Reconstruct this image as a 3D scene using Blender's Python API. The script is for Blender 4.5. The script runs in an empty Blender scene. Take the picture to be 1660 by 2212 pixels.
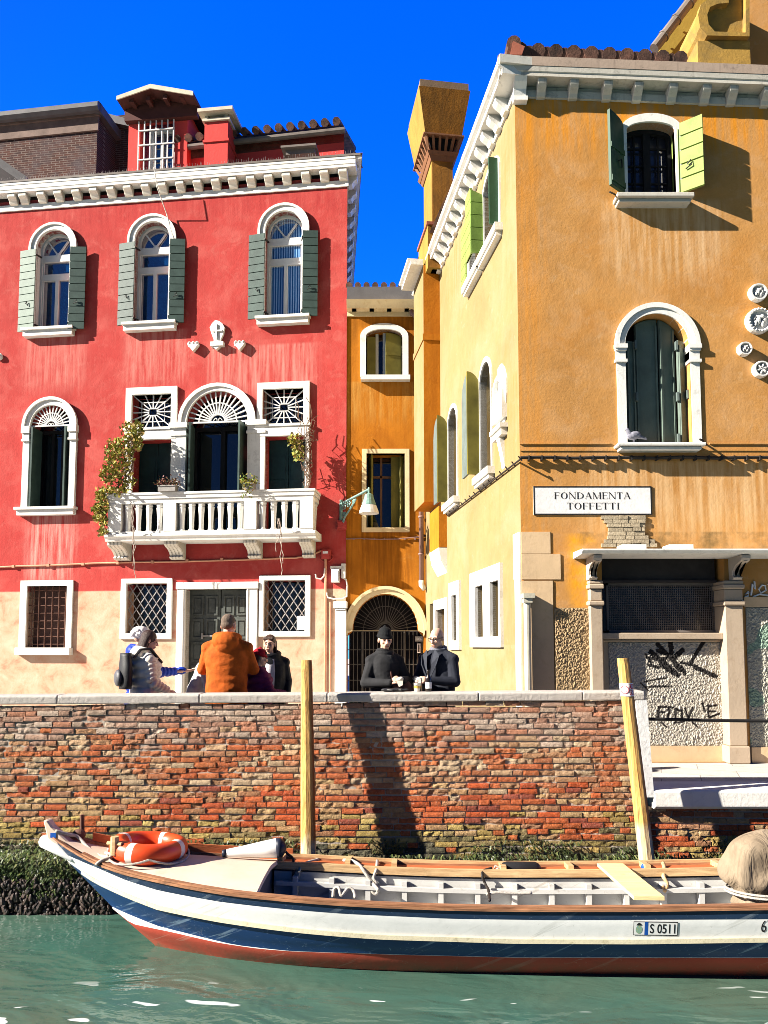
import bpy, math, random
from math import sin, cos, pi, radians, atan, atan2, sqrt, exp
from mathutils import Vector, Matrix, noise
from mathutils.geometry import delaunay_2d_cdt

RND = random.Random(11)
scene = bpy.context.scene
COL = scene.collection

# ------------------------------------------------------------------ camera
FOC = 1620.0 / 2212.0            # focal length in picture heights
PITCH = atan(0.0763)
EYE = Vector((0, 0, 1.5))
CY = 1272.4


def ray(px, py):
    a = (px - 830.0) / 1620.0
    b = (CY - py) / 1620.0
    c, s = cos(PITCH), sin(PITCH)
    return Vector((a, c - b * s, s + b * c))


def at_depth(px, py, Y):
    r = ray(px, py)
    return EYE + r * (Y / r.y)


def at_height(px, py, Z):
    r = ray(px, py)
    return EYE + r * ((Z - EYE.z) / r.z)


class Fr:
    """a facade: x runs to the right along it, y into the wall, z up"""
    def __init__(s, x, y, ang):
        s.o = Vector((x, y, 0)); s.a = ang
        s.u = Vector((cos(ang), sin(ang), 0)); s.n = Vector((-sin(ang), cos(ang), 0))
        s.m = Matrix.Translation(s.o) @ Matrix.Rotation(ang, 4, 'Z')

    def P(s, px, py, d=0.0):
        r = ray(px, py)
        t = ((s.o - EYE).dot(s.n) - d) / r.dot(s.n)
        p = EYE + r * t
        return (p - s.o).dot(s.u), p.z

    def rect(s, x0, y0, x1, y1, d=0.0):
        xm, ym = (x0 + x1) / 2, (y0 + y1) / 2
        return s.P(x0, ym, d)[0], s.P(xm, y1, d)[1], s.P(x1, ym, d)[0], s.P(xm, y0, d)[1]


cr = at_depth(1129, 1396, 9.85)
YF = Fr(cr.x, cr.y, 0.0)
rd = ray(608, 1396)
YS = Fr(cr.x, cr.y, atan2(-rd.y, -rd.x))
cr2 = at_depth(747, 1396, 16.4)
RED = Fr(cr2.x, cr2.y, atan2(-1, 8.29))
ORG = Fr(cr2.x, cr2.y + 0.03, 0.0)
PARY = 8.0
PAR = Fr(0, PARY, 0.0)
ZW = -1.11
WORLD = Fr(0, 0, 0)

# ------------------------------------------------------------------ objects
ROOTINV = {}


def props(o, label=None, cat=None, group=None, kind=None):
    if label: o['label'] = label
    if cat: o['category'] = cat
    if group: o['group'] = group
    if kind: o['kind'] = kind
    return o


def empty(name, fr=None, loc=None, rz=0.0, label=None, cat=None, group=None):
    o = bpy.data.objects.new(name, None)
    COL.objects.link(o)
    o.empty_display_size = 0.2
    m = fr.m.copy() if fr else Matrix.Translation(Vector(loc)) @ Matrix.Rotation(rz, 4, 'Z')
    o.matrix_world = m
    o['_m'] = 1
    del o['_m']
    ROOTINV[o.name] = m.inverted()
    return props(o, label, cat, group)


def rootinv(o):
    while o.parent is not None:
        o = o.parent
    return ROOTINV.get(o.name, Matrix.Identity(4))


class M:
    def __init__(s):
        s.v = []; s.f = []; s.col = None; s.fm = None

    def add(s, vs, fs):
        b = len(s.v)
        s.v += [Vector(v) for v in vs]
        s.f += [tuple(i + b for i in f) for f in fs]
        return s

    def box(s, x0, x1, y0, y1, z0, z1, T=None):
        if x0 > x1: x0, x1 = x1, x0
        if y0 > y1: y0, y1 = y1, y0
        if z0 > z1: z0, z1 = z1, z0
        vs = [(x0, y0, z0), (x1, y0, z0), (x1, y1, z0), (x0, y1, z0), (x0, y0, z1), (x1, y0, z1), (x1, y1, z1), (x0, y1, z1)]
        if T: vs = [T @ Vector(v) for v in vs]
        return s.add(vs, [(0, 3, 2, 1), (4, 5, 6, 7), (0, 1, 5, 4), (1, 2, 6, 5), (2, 3, 7, 6), (3, 0, 4, 7)])

    def prism(s, pts, y0, y1, T=None):
        """polygon in x,z pushed from y0 (front) to y1"""
        n = len(pts)
        vs = [Vector((p[0], y0, p[1])) for p in pts] + [Vector((p[0], y1, p[1])) for p in pts]
        if T: vs = [T @ v for v in vs]
        return s.add(vs, [tuple(range(n)), tuple(range(2 * n - 1, n - 1, -1))] + [(i, i + n, (i + 1) % n + n, (i + 1) % n) for i in range(n)])

    def prismx(s, pts, x0, x1, T=None):
        """polygon in y,z pushed from x0 to x1"""
        n = len(pts)
        vs = [Vector((x0, p[0], p[1])) for p in pts] + [Vector((x1, p[0], p[1])) for p in pts]
        if T: vs = [T @ v for v in vs]
        return s.add(vs, [tuple(range(n)), tuple(range(2 * n - 1, n - 1, -1))] + [(i, i + n, (i + 1) % n + n, (i + 1) % n) for i in range(n)])

    def ring(s, outer, inner, y0, y1, arc=False):
        if arc: outer, inner = outer[2:], inner[2:]
        n = len(outer)
        vs = [(p[0], y0, p[1]) for p in outer] + [(p[0], y0, p[1]) for p in inner]
        vs += [(p[0], y1, p[1]) for p in outer] + [(p[0], y1, p[1]) for p in inner]
        fs = []
        if arc: fs += [(0, n, 3 * n, 2 * n), (n - 1, 3 * n - 1, 4 * n - 1, 2 * n - 1)]
        for i in range(n - 1 if arc else n):
            j = (i + 1) % n
            fs += [(i, j, n + j, n + i), (2 * n + i, 3 * n + i, 3 * n + j, 2 * n + j), (i, 2 * n + i, 2 * n + j, j), (n + i, n + j, 3 * n + j, 3 * n + i)]
        return s.add(vs, fs)

    def tube(s, path, r, seg=6, closed=False, cap=True):
        path = [Vector(p) for p in path]
        n = len(path)
        rs = r if isinstance(r, (list, tuple)) else [r] * n
        b = len(s.v); prev = None
        for i, p in enumerate(path):
            a = path[(i - 1) % n] if (closed or i > 0) else p
            c = path[(i + 1) % n] if (closed or i < n - 1) else p
            t = (c - a)
            if t.length < 1e-9: t = Vector((0, 0, 1))
            t.normalize()
            if prev is None:
                q = Vector((0, 0, 1)) if abs(t.z) < .9 else Vector((1, 0, 0))
            else:
                q = prev
            x = (q - t * q.dot(t))
            if x.length < 1e-6: x = t.orthogonal()
            x.normalize(); prev = x
            y = t.cross(x)
            for k in range(seg):
                an = 2 * pi * k / seg + pi / seg
                s.v.append(p + (x * cos(an) + y * sin(an)) * rs[i])
        for i in range(n if closed else n - 1):
            j = (i + 1) % n
            for k in range(seg):
                l = (k + 1) % seg
                s.f.append((b + i * seg + k, b + i * seg + l, b + j * seg + l, b + j * seg + k))
        if cap and not closed:
            s.f.append(tuple(b + k for k in range(seg - 1, -1, -1)))
            s.f.append(tuple(b + (n - 1) * seg + k for k in range(seg)))
        return s

    def bar(s, p, q, w):
        return s.tube([p, q], w * .7071, 4)

    def lathe(s, prof, c=(0, 0, 0), seg=14, T=None):
        """profile of (radius, z)"""
        b = len(s.v)
        for r, z in prof:
            for k in range(seg):
                a = 2 * pi * k / seg
                v = Vector((c[0] + r * cos(a), c[1] + r * sin(a), c[2] + z))
                s.v.append(T @ v if T else v)
        m = len(prof)
        for i in range(m - 1):
            for k in range(seg):
                l = (k + 1) % seg
                s.f.append((b + i * seg + k, b + i * seg + l, b + (i + 1) * seg + l, b + (i + 1) * seg + k))
        s.f.append(tuple(b + k for k in range(seg - 1, -1, -1)))
        s.f.append(tuple(b + (m - 1) * seg + k for k in range(seg)))
        return s

    def ell(s, c, r, T=None, nu=14, nv=9):
        c = Vector(c)
        if isinstance(r, (int, float)): r = (r, r, r)
        b = len(s.v)
        vs = [Vector((0, 0, -r[2]))]
        for i in range(1, nv):
            ph = -pi / 2 + pi * i / nv
            for k in range(nu):
                a = 2 * pi * k / nu
                vs.append(Vector((r[0] * cos(ph) * cos(a), r[1] * cos(ph) * sin(a), r[2] * sin(ph))))
        vs.append(Vector((0, 0, r[2])))
        s.v += [(T @ v if T else v) + c for v in vs]
        for k in range(nu):
            s.f.append((b, b + 1 + (k + 1) % nu, b + 1 + k))
        for i in range(nv - 2):
            for k in range(nu):
                l = (k + 1) % nu
                s.f.append((b + 1 + i * nu + k, b + 1 + i * nu + l, b + 1 + (i + 1) * nu + l, b + 1 + (i + 1) * nu + k))
        t = b + 1 + (nv - 1) * nu
        for k in range(nu):
            s.f.append((t, t - nu + k, t - nu + (k + 1) % nu))
        return s

    def cap(s, p, q, r0, r1, seg=10):
        """tapered capsule"""
        p = Vector(p); q = Vector(q); d = (q - p)
        L = d.length
        if L < 1e-6: return s.ell(p, r0)
        d.normalize()
        pts = []; rs = []
        for k in range(1, 5):
            a = pi / 2 * k / 4
            pts.append(p - d * r0 * cos(a)); rs.append(r0 * sin(a))
        for k in range(3, -1, -1):
            a = pi / 2 * k / 4
            pts.append(q + d * r1 * cos(a)); rs.append(max(r1 * sin(a), r1 * .02))
        rs[0] = max(rs[0], .001)
        return s.tube(pts, rs, seg)

    def loft(s, rings, capends=True, closed=True):
        n = len(rings[0]); b = len(s.v)
        for r in rings: s.v += [Vector(p) for p in r]
        for i in range(len(rings) - 1):
            for k in range(n if closed else n - 1):
                l = (k + 1) % n
                s.f.append((b + i * n + k, b + i * n + l, b + (i + 1) * n + l, b + (i + 1) * n + k))
        if capends:
            s.f.append(tuple(b + k for k in range(n - 1, -1, -1)))
            s.f.append(tuple(b + (len(rings) - 1) * n + k for k in range(n)))
        return s

    def sheet(s, outline, holes, y, depth):
        """flat wall face at y with holes and their reveals (depth into the wall)"""
        pts = []; edges = []; faces = []
        for lp in [outline] + holes:
            b = len(pts)
            pts += [Vector((p[0], p[1])) for p in lp]
            idx = list(range(b, b + len(lp)))
            ar = sum(lp[i][0] * lp[(i + 1) % len(lp)][1] - lp[(i + 1) % len(lp)][0] * lp[i][1] for i in range(len(lp)))
            faces.append(idx if ar > 0 else idx[::-1])
        vo, eo, fo, ov, oe, of = delaunay_2d_cdt(pts, edges, faces, 0, 1e-6)
        b = len(s.v)
        s.v += [Vector((p[0], y, p[1])) for p in vo]
        for i, f in enumerate(fo):
            src = of[i]
            if src == [0]:
                s.f.append(tuple(b + k for k in f))
        for lp in holes:
            n = len(lp)
            vs = [(p[0], y, p[1]) for p in lp] + [(p[0], y + depth, p[1]) for p in lp]
            s.add(vs, [(i, (i + 1) % n, (i + 1) % n + n, i + n) for i in range(n)])
        return s

    def build(s, name, mat, parent=None, fr=None, smooth=False, label=None, cat=None, group=None, kind=None, T=None):
        me = bpy.data.meshes.new(name)
        inv = rootinv(parent) if parent else Matrix.Identity(4)
        m = inv @ fr.m if fr else inv
        if T is not None: m = m @ T
        vs = [m @ v for v in s.v]
        me.from_pydata(vs, [], s.f)
        me.validate(clean_customdata=False)
        me.update()
        if smooth:
            me.polygons.foreach_set('use_smooth', [True] * len(me.polygons))
        mats = mat if isinstance(mat, (list, tuple)) else [mat]
        for x in mats: me.materials.append(x)
        if s.fm and len(s.fm) == len(me.polygons):
            me.polygons.foreach_set('material_index', s.fm)
        if s.col is not None and len(s.col) == len(me.vertices):
            ca = me.color_attributes.new('tint', 'FLOAT_COLOR', 'POINT')
            ca.data.foreach_set('color', [c for v in s.col for c in (v[0], v[1], v[2], 1.0)])
        o = bpy.data.objects.new(name, me)
        COL.objects.link(o)
        if parent: o.parent = parent
        return props(o, label, cat, group, kind)


def recalc(o):
    import bmesh
    bm = bmesh.new(); bm.from_mesh(o.data)
    bmesh.ops.recalc_face_normals(bm, faces=bm.faces)
    bm.to_mesh(o.data); bm.free()
    return o


def bevel(o, w=.006, seg=1):
    b = o.modifiers.new('bevel', 'BEVEL'); b.width = w; b.segments = seg; b.limit_method = 'ANGLE'
    return o


def copy_part(o, off, fr=None, parent=None):
    c = o.copy(); COL.objects.link(c)
    c.parent = parent or o.parent
    v = Vector(off)
    if fr is not None:
        root = c
        while root.parent is not None: root = root.parent
        v = (rootinv(root).to_3x3() @ fr.m.to_3x3()) @ v
    c.location = o.location + v
    return c


def rectp(u0, z0, u1, z1):
    return [(u0, z0), (u1, z0), (u1, z1), (u0, z1)]


def archp(u0, z0, u1, zs, rise, n=16):
    c = (u0 + u1) / 2; h = (u1 - u0) / 2
    return [(u0, z0), (u1, z0)] + [(c + h * cos(pi * k / n), zs + rise * sin(pi * k / n)) for k in range(n + 1)]


# ------------------------------------------------------------------ materials
def srgb(r, g, b):
    f = lambda c: (c / 255 / 12.92) if c / 255 <= .04045 else ((c / 255 + .055) / 1.055) ** 2.4
    return (f(r), f(g), f(b), 1)


def c4(c):
    return (c[0], c[1], c[2], 1.0)


class Mat:
    def __init__(s, name, rough=.8, spec=.3):
        s.m = bpy.data.materials.new(name); s.m.use_nodes = True
        s.t = s.m.node_tree; s.b = s.t.nodes['Principled BSDF']
        s.b.inputs['Roughness'].default_value = rough
        s.b.inputs['Specular IOR Level'].default_value = spec
        s.tc = None; s.h = None

    def n(s, typ, **kw):
        x = s.t.nodes.new(typ)
        for k, v in kw.items(): setattr(x, k, v)
        return x

    def l(s, a, b): s.t.links.new(a, b)

    def coord(s, scale=(1, 1, 1), loc=(0, 0, 0), rot=(0, 0, 0), which='Object'):
        if s.tc is None: s.tc = s.n('ShaderNodeTexCoord')
        mp = s.n('ShaderNodeMapping')
        mp.inputs['Scale'].default_value = scale; mp.inputs['Location'].default_value = loc; mp.inputs['Rotation'].default_value = rot
        s.l(s.tc.outputs[which], mp.inputs[0])
        return mp.outputs[0]

    def noise(s, scale, detail=4, rough=.55, stretch=(1, 1, 1), dist=0.0, loc=(0, 0, 0)):
        x = s.n('ShaderNodeTexNoise'); x.inputs['Scale'].default_value = scale
        x.inputs['Detail'].default_value = detail; x.inputs['Roughness'].default_value = rough; x.inputs['Distortion'].default_value = dist
        s.l(s.coord(stretch, loc), x.inputs['Vector'])
        return x.outputs['Fac']

    def ramp(s, fac, stops, interp='LINEAR'):
        x = s.n('ShaderNodeValToRGB'); e = x.color_ramp.elements; x.color_ramp.interpolation = interp
        while len(e) < len(stops): e.new(.5)
        for i, (p, c) in enumerate(stops):
            e[i].position = p
            e[i].color = (c, c, c, 1) if isinstance(c, (int, float)) else c4(c)
        s.l(fac, x.inputs[0])
        return x.outputs[0]

    def mix(s, fac, a, b, mode='MIX'):
        x = s.n('ShaderNodeMix', data_type='RGBA', blend_type=mode)
        for sock, v in ((x.inputs[0], fac), (x.inputs[6], a), (x.inputs[7], b)):
            if isinstance(v, (int, float)): sock.default_value = v
            elif isinstance(v, (tuple, list)): sock.default_value = c4(v)
            else: s.l(v, sock)
        return x.outputs[2]

    def math(s, op, a, b=0.0, clamp=False):
        x = s.n('ShaderNodeMath', operation=op); x.use_clamp = clamp
        for i, v in enumerate((a, b)):
            if isinstance(v, (int, float)): x.inputs[i].default_value = v
            else: s.l(v, x.inputs[i])
        return x.outputs[0]

    def sep(s):
        if s.tc is None: s.tc = s.n('ShaderNodeTexCoord')
        x = s.n('ShaderNodeSeparateXYZ'); s.l(s.tc.outputs['Object'], x.inputs[0])
        return x.outputs

    def color(s, c):
        if isinstance(c, (tuple, list)): s.b.inputs['Base Color'].default_value = c4(c)
        else: s.l(c, s.b.inputs['Base Color'])
        return s

    def bump(s, h, strength=.4, dist=.01):
        x = s.n('ShaderNodeBump'); x.inputs['Strength'].default_value = strength; x.inputs['Distance'].default_value = dist
        s.l(h, x.inputs['Height'])
        if s.h is not None: s.l(s.h, x.inputs['Normal'])
        s.h = x.outputs[0]
        s.l(s.h, s.b.inputs['Normal'])
        return s


def simple(name, c, rough=.7, var=.25, scale=6, bump=.2, spec=.3, bscale=40, metal=0.0, dark=None):
    """paint, wood, stone: a colour that wanders a little, with a grain"""
    m = Mat(name, rough, spec)
    m.b.inputs['Metallic'].default_value = metal
    lo = dark or tuple(x * (1 - var) for x in c[:3]); hi = tuple(min(1, x * (1 + var * .5)) for x in c[:3])
    m.color(m.ramp(m.noise(scale, 5, .6), [(.3, lo), (.7, hi)]))
    if bump: m.bump(m.noise(bscale, 4, .6), bump, .01)
    return m.m


def stucco(name, c, rough=.9, patches=(), streak=None, bump=.5, low=None, var=.16, zones=()):
    AL = .85
    kk = lambda q: tuple(x * AL for x in q[:3])
    c = kk(c); patches = [(p[0], p[1], p[2], kk(p[3]), p[4]) for p in patches]
    if streak: streak = (kk(streak[0]),) + tuple(streak[1:])
    if low: low = tuple(low[:3]) + tuple(kk(q) for q in low[3:])
    zones = [tuple(z[:5]) + (kk(z[5]),) + tuple(z[6:]) for z in zones]
    m = Mat(name, rough, .15)
    lo = tuple(x * (1 - var) for x in c); hi = tuple(min(.97, x * (1 + var * .55)) for x in c)
    col = m.ramp(m.noise(.9, 6, .62, dist=.4), [(.3, lo), (.5, c), (.72, hi)])
    col = m.mix(m.ramp(m.noise(7, 6, .7), [(.35, 0.0), (.75, .45)]), col, tuple(x * .8 for x in c))
    for (sc, a, b, pc, amt) in patches:
        col = m.mix(m.ramp(m.noise(sc, 7, .65, dist=.6, loc=(sc * 3.1, 0, sc)), [(a, 0.0), (b, amt)]), col, pc)
    if streak:
        sc, amt, lo_, hi_ = streak
        col = m.mix(m.ramp(m.noise(1, 5, .65, stretch=(9, 9, .55)), [(lo_, 0.0), (hi_, amt)]), col, sc)
    for (x0, x1, z0, z1, soft, zc_, amt, vert) in zones:
        X = m.sep()
        def edge(v, a, b):
            r = m.n('ShaderNodeMapRange'); r.interpolation_type = 'SMOOTHSTEP'; r.inputs[1].default_value = a; r.inputs[2].default_value = b; m.l(v, r.inputs[0]); return r.outputs[0]
        f = m.math('MULTIPLY', m.math('MULTIPLY', edge(X[0], x0 - soft, x0 + soft), edge(X[0], x1 + soft, x1 - soft)), m.math('MULTIPLY', edge(X[2], z0 - soft * 2, z0 + soft), edge(X[2], z1 + soft * .3, z1 - soft * .1)))
        nz = m.ramp(m.noise(1, 5, .65, stretch=(11, 11, .7) if vert else (3, 3, 3), loc=(x0, 0, z0)), [(.4, 0.0), (.62, 1.0)])
        col = m.mix(m.math('MULTIPLY', m.math('MULTIPLY', f, nz), amt), col, zc_)
    if low:
        z = m.sep()[2]
        zn = m.math('ADD', z, m.math('MULTIPLY', m.math('SUBTRACT', m.noise(1.5, 5, .6), .5), low[2]))
        f = m.ramp(m.math('MULTIPLY_ADD', zn, 1.0), [(0, 1.0), (1, 1.0)]) if False else None
        mr = m.n('ShaderNodeMapRange'); mr.inputs[1].default_value = low[0]; mr.inputs[2].default_value = low[1]
        mr.inputs[3].default_value = 1; mr.inputs[4].default_value = 0
        m.l(zn, mr.inputs[0])
        lc = m.ramp(m.noise(2.2, 7, .7, dist=.5), [(.28, low[4]), (.45, low[3]), (.66, low[5])])
        col = m.mix(mr.outputs[0], col, lc)
    m.color(col)
    m.bump(m.noise(5, 6, .6), bump * .6, .03)
    m.bump(m.noise(26, 5, .65), bump, .012)
    return m.m
MT = {}
MT['red'] = stucco('red_stucco', (.55, .068, .06), patches=[(.55, .45, .75, (.5, .045, .042), .6), (1.3, .46, .72, (.62, .13, .11), .85), (3.2, .55, .75, (.64, .17, .14), .7), (9, .66, .74, (.3, .03, .03), .4)], streak=((.66, .16, .13), .25, .52, .8),
                   bump=.45, low=(2.74, 2.77, .02, (.74, .44, .29), (.66, .2, .12), (.8, .58, .42)),
                   zones=[(RED.P(60, 1200)[0], RED.P(160, 1200)[0], RED.P(100, 1250)[1], RED.P(100, 1114)[1], .2, (.8, .42, .36), .8, True),
                          (RED.P(260, 1200)[0], RED.P(400, 1200)[0], RED.P(300, 820)[1], RED.P(300, 717)[1], .2, (.74, .3, .25), .6, True),
                          (RED.P(40, 1200)[0], RED.P(170, 1200)[0], RED.P(100, 830)[1], RED.P(100, 729)[1], .2, (.74, .3, .25), .6, True),
                          (RED.P(440, 1200)[0], RED.P(680, 1200)[0], RED.P(500, 840)[1], RED.P(500, 750)[1], .2, (.74, .32, .27), .7, True),
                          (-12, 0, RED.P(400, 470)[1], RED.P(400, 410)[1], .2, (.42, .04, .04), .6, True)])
MT['red_plain'] = stucco('red_attic_stucco', (.8, .09, .08), bump=.3)
MT['orange'] = stucco('orange_stucco', (.62, .215, .016), patches=[(1.2, .48, .75, (.4, .12, .008), .75), (2.6, .6, .8, (.72, .42, .12), .5)], streak=((.4, .12, .008), .6, .48, .72), bump=.3,
                      zones=[(ORG.P(775, 0)[0], ORG.P(890, 0)[0], ORG.P(830, 1262)[1], ORG.P(830, 1150)[1], .15, (.3, .1, .008), .85, True), (-.1, 2, ORG.P(830, 730)[1], ORG.P(830, 680)[1], .15, (.35, .12, .01), .8, True), (ORG.P(740, 0)[0], ORG.P(772, 0)[0], 2, 8, .1, (.3, .1, .01), .7, True), (-.1, 2, ORG.P(830, 900)[1], ORG.P(830, 826)[1], .15, (.7, .36, .08), .7, True)])  # left edge strip paints the red house's cast shadow; drips are stains
u_ = lambda px, py: YF.P(px, py)
_t = YF.P(1300, 225)[1]; _s1 = YF.P(1415, 436)[1]; _s2 = YF.P(1430, 1000)[1]; _cn = YF.P(1430, 1186)[1]
MT['ochre'] = stucco('ochre_stucco', (.66, .325, .098), patches=[(.8, .5, .75, (.62, .24, .035), .65), (2.2, .48, .72, (.72, .42, .2), .65), (1.7, .56, .8, (.46, .18, .035), .5), (6, .58, .78, (.76, .48, .24), .55), (11, .64, .74, (.4, .17, .05), .35)],
                     streak=((.9, .55, .24), .3, .6, .82), bump=.3, var=.2,
                     zones=[(-.2, 7, _t - .55, _t + .3, .2, (.88, .32, .012), .85, True), (u_(1300, 0)[0], u_(1540, 0)[0], _s1 - .9, _s1, .25, (.93, .62, .34), .7, True),
                            (u_(1250, 0)[0], u_(1640, 0)[0], _s2 - .8, _s2, .25, (.93, .6, .3), .8, True), (u_(1205, 0)[0], u_(1262, 0)[0], _cn - 1.1, _cn + .2, .1, (.93, .4, .02), .95, False),
                            (u_(1230, 0)[0], 7, _cn, _cn + .22, .08, (.2, .13, .05), .8, False), (-.1, .35, 1, 9, .15, (.85, .33, .04), .6, True)])
MT['cream'] = stucco('cream_stucco', (.355, .26, .118), patches=[(.7, .45, .75, (.39, .31, .19), .85), (2.4, .55, .78, (.33, .19, .05), .5), (5, .6, .75, (.4, .34, .24), .5)], zones=[(-20, 20, YS.P(1120, 1393)[1] - 2, YS.P(1120, 1393)[1], .03, (.36, .29, .16), .8, False), (-20, 20, 4.2, 5.2, .3, (.33, .18, .04), .45, True), (-20, 20, 8.1, 8.9, .3, (.34, .2, .06), .5, True)], streak=((.34, .19, .05), .35, .55, .8), bump=.2)
MT['chim'] = stucco('chimney_stucco', (.38, .26, .06), patches=[(1.6, .45, .7, (.3, .17, .04), .7)], streak=((.25, .15, .04), .5, .5, .75), bump=.3)
MT['chim_front'] = stucco('sooty_chimney_stucco', (.46, .2, .035), patches=[(1.6, .4, .7, (.2, .1, .025), .8), (4, .6, .8, (.6, .32, .1), .5)], streak=((.12, .07, .03), .6, .48, .72), bump=.35)
MT['volute'] = stucco('weathered_stucco', (.5, .3, .07), patches=[(2.2, .45, .7, (.2, .15, .07), .8), (5, .6, .75, (.8, .52, .15), .7)], bump=.4)


def stone(name, c=(.82, .8, .75), dirt=(.3, .27, .22), amt=.5, bump=.25, rough=.75, sc=3.0, streaky=True):
    m = Mat(name, rough, .25)
    col = m.ramp(m.noise(sc, 6, .65), [(.3, tuple(x * .86 for x in c)), (.6, c)])
    col = m.mix(m.ramp(m.noise(sc * 2.3, 7, .7, dist=.5, loc=(4, 1, 2)), [(.56, 0.0), (.76, amt)]), col, dirt)
    if streaky:
        col = m.mix(m.ramp(m.noise(1, 5, .6, stretch=(14, 14, 1.2)), [(.58, 0.0), (.8, amt * .6)]), col, dirt)
    m.color(col)
    m.bump(m.noise(28, 5, .65), bump, .01)
    return m.m


MT['stone'] = stone('white_istrian_stone', (.88, .86, .8))
MT['cornice'] = stone('weathered_cornice_stone', (.93, .9, .83), (.09, .075, .06), .5, sc=4.5, streaky=False)
MT['greystone'] = stone('grey_cornice_stone', (.62, .58, .5), (.16, .14, .12), .7, sc=2.5)
MT['beige'] = stone('beige_stone', (.7, .5, .3), (.45, .28, .12), .5)
MT['pillar'] = stone('brown_pillar_stone', (.5, .39, .28), (.3, .2, .12), .6)
MT['coping'] = stone('coping_stone', (.52, .475, .43), (.26, .25, .24), .75, bump=.9, sc=6, streaky=True)
MT['endstone'] = stone('pitted_white_stone', (.85, .84, .82), (.3, .28, .26), .7, bump=.5, sc=9, streaky=False)
MT['kerb'] = stone('kerb_stone', (.86, .84, .78), (.42, .41, .4), .5, bump=.4, sc=3)
MT['marble'] = stone('sign_plaster', (.86, .84, .82), (.6, .58, .56), .4, bump=.3, sc=9, streaky=False)
MT['ink'] = simple('black_lettering', (.012, .012, .013), .6, .2, bump=0)
MT['dark'] = simple('dark_interior', (.008, .008, .01), .8, .3, bump=0)
MT['shutter'] = simple('green_shutter_paint', (.055, .09, .078), .5, .25, 5, .15)
MT['shutter_pale'] = simple('sunlit_green_shutter_paint', (.17, .23, .19), .6, .2, 6, .2)  # lighter copy of the shutter green, sun on a turned leaf put into colour
MT['shutter_dark'] = simple('dark_teal_shutter_paint', (.018, .05, .05), .5, .3, 5, .1)
MT['greydoor'] = simple('grey_green_shutter_paint', (.135, .18, .15), .55, .3, 3, .15)
MT['lime'] = simple('lime_green_shutter_paint', (.26, .34, .085), .6, .2, 5, .15)
MT['green_dk'] = simple('bottle_green_shutter_paint', (.02, .07, .035), .55, .25, 5, .1)
MT['olive'] = simple('olive_shutter_paint', (.2, .17, .03), .6, .4, 2.5, .1)
MT['palepanel'] = simple('pale_grey_shutter_paint', (.14, .18, .17), .6, .3, 3, .1)  # paler colour carries the sun falling on the folded-back leaf
MT['whitewood'] = simple('white_window_paint', (.8, .79, .76), .5, .1, 4, .05)
MT['iron'] = simple('black_wrought_iron', (.02, .019, .018), .55, .3, 8, .1)
MT['rust'] = simple('rusty_iron', (.14, .065, .045), .8, .4, 10, .3)
MT['whiteiron'] = simple('pale_painted_iron', (.72, .72, .7), .6, .15, 8, .1)
MT['greyiron'] = simple('grey_iron', (.33, .31, .29), .6, .3, 8, .1)
MT['door'] = simple('dark_grey_green_door_paint', (.085, .095, .085), .6, .5, 4, .25)
MT['brownwood'] = simple('brown_door_wood', (.22, .11, .06), .7, .4, 3, .2)
MT['lead'] = simple('lead_flashing', (.13, .125, .13), .6, .3, 2, .2)
MT['gutter'] = simple('grey_brown_metal_gutter', (.2, .17, .15), .5, .3, 3, .1)
MT['pipe'] = simple('mauve_brown_drainpipe_paint', (.3, .17, .14), .5, .2, 3, .1)
MT['pinkpipe'] = simple('salmon_conduit_paint', (.7, .33, .2), .6, .2, 3, .1)
MT['whitepipe'] = simple('white_plastic_pipe', (.78, .74, .66), .5, .15, 3, .05)
MT['redbox'] = simple('red_painted_box', (.5, .06, .05), .6, .2, 3, .1)
MT['tile'] = simple('old_roof_tile', (.17, .085, .06), .9, .65, 5, .5, dark=(.035, .025, .022))
MT['cable'] = simple('black_cable', (.03, .025, .022), .6, .2, 8, 0)
MT['cream_wood'] = simple('pale_roof_board', (.6, .54, .42), .7, .2, 4, .2)
MT['lampgreen'] = simple('verdigris_lamp_paint', (.2, .34, .3), .5, .3, 20, .2)
MT['shade'] = simple('white_lamp_shade', (.85, .85, .83), .3, .05, 4, 0)


def glass(name, c=(.01, .02, .05), ior=1.9, rough=.03):
    m = Mat(name, rough, .9)
    m.b.inputs['IOR'].default_value = ior
    m.color(m.ramp(m.noise(3, 3), [(.3, tuple(x * .6 for x in c)), (.7, c)]))
    m.bump(m.noise(1.6, 2), .05, .02)
    return m.m


MT['glass'] = glass('window_glass', (.004, .045, .16), 2.3)  # blue base colour paints in the sky's reflection
MT['glass_dark'] = glass('dark_window_glass', (.008, .01, .014), 1.6)


def curtain():
    m = Mat('curtain_behind_glass', .08, .9)
    m.b.inputs['IOR'].default_value = 2.0
    w = m.n('ShaderNodeTexWave'); w.inputs['Scale'].default_value = 5.5; w.inputs['Distortion'].default_value = 3
    w.inputs['Detail Scale'].default_value = .6
    m.l(m.coord((1, 1, .12)), w.inputs['Vector'])
    m.color(m.ramp(w.outputs[0], [(.15, (.01, .06, .2)), (.6, (.1, .3, .62)), (.95, (.35, .52, .75))]))
    return m.m


MT['curtain'] = curtain()


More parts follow.
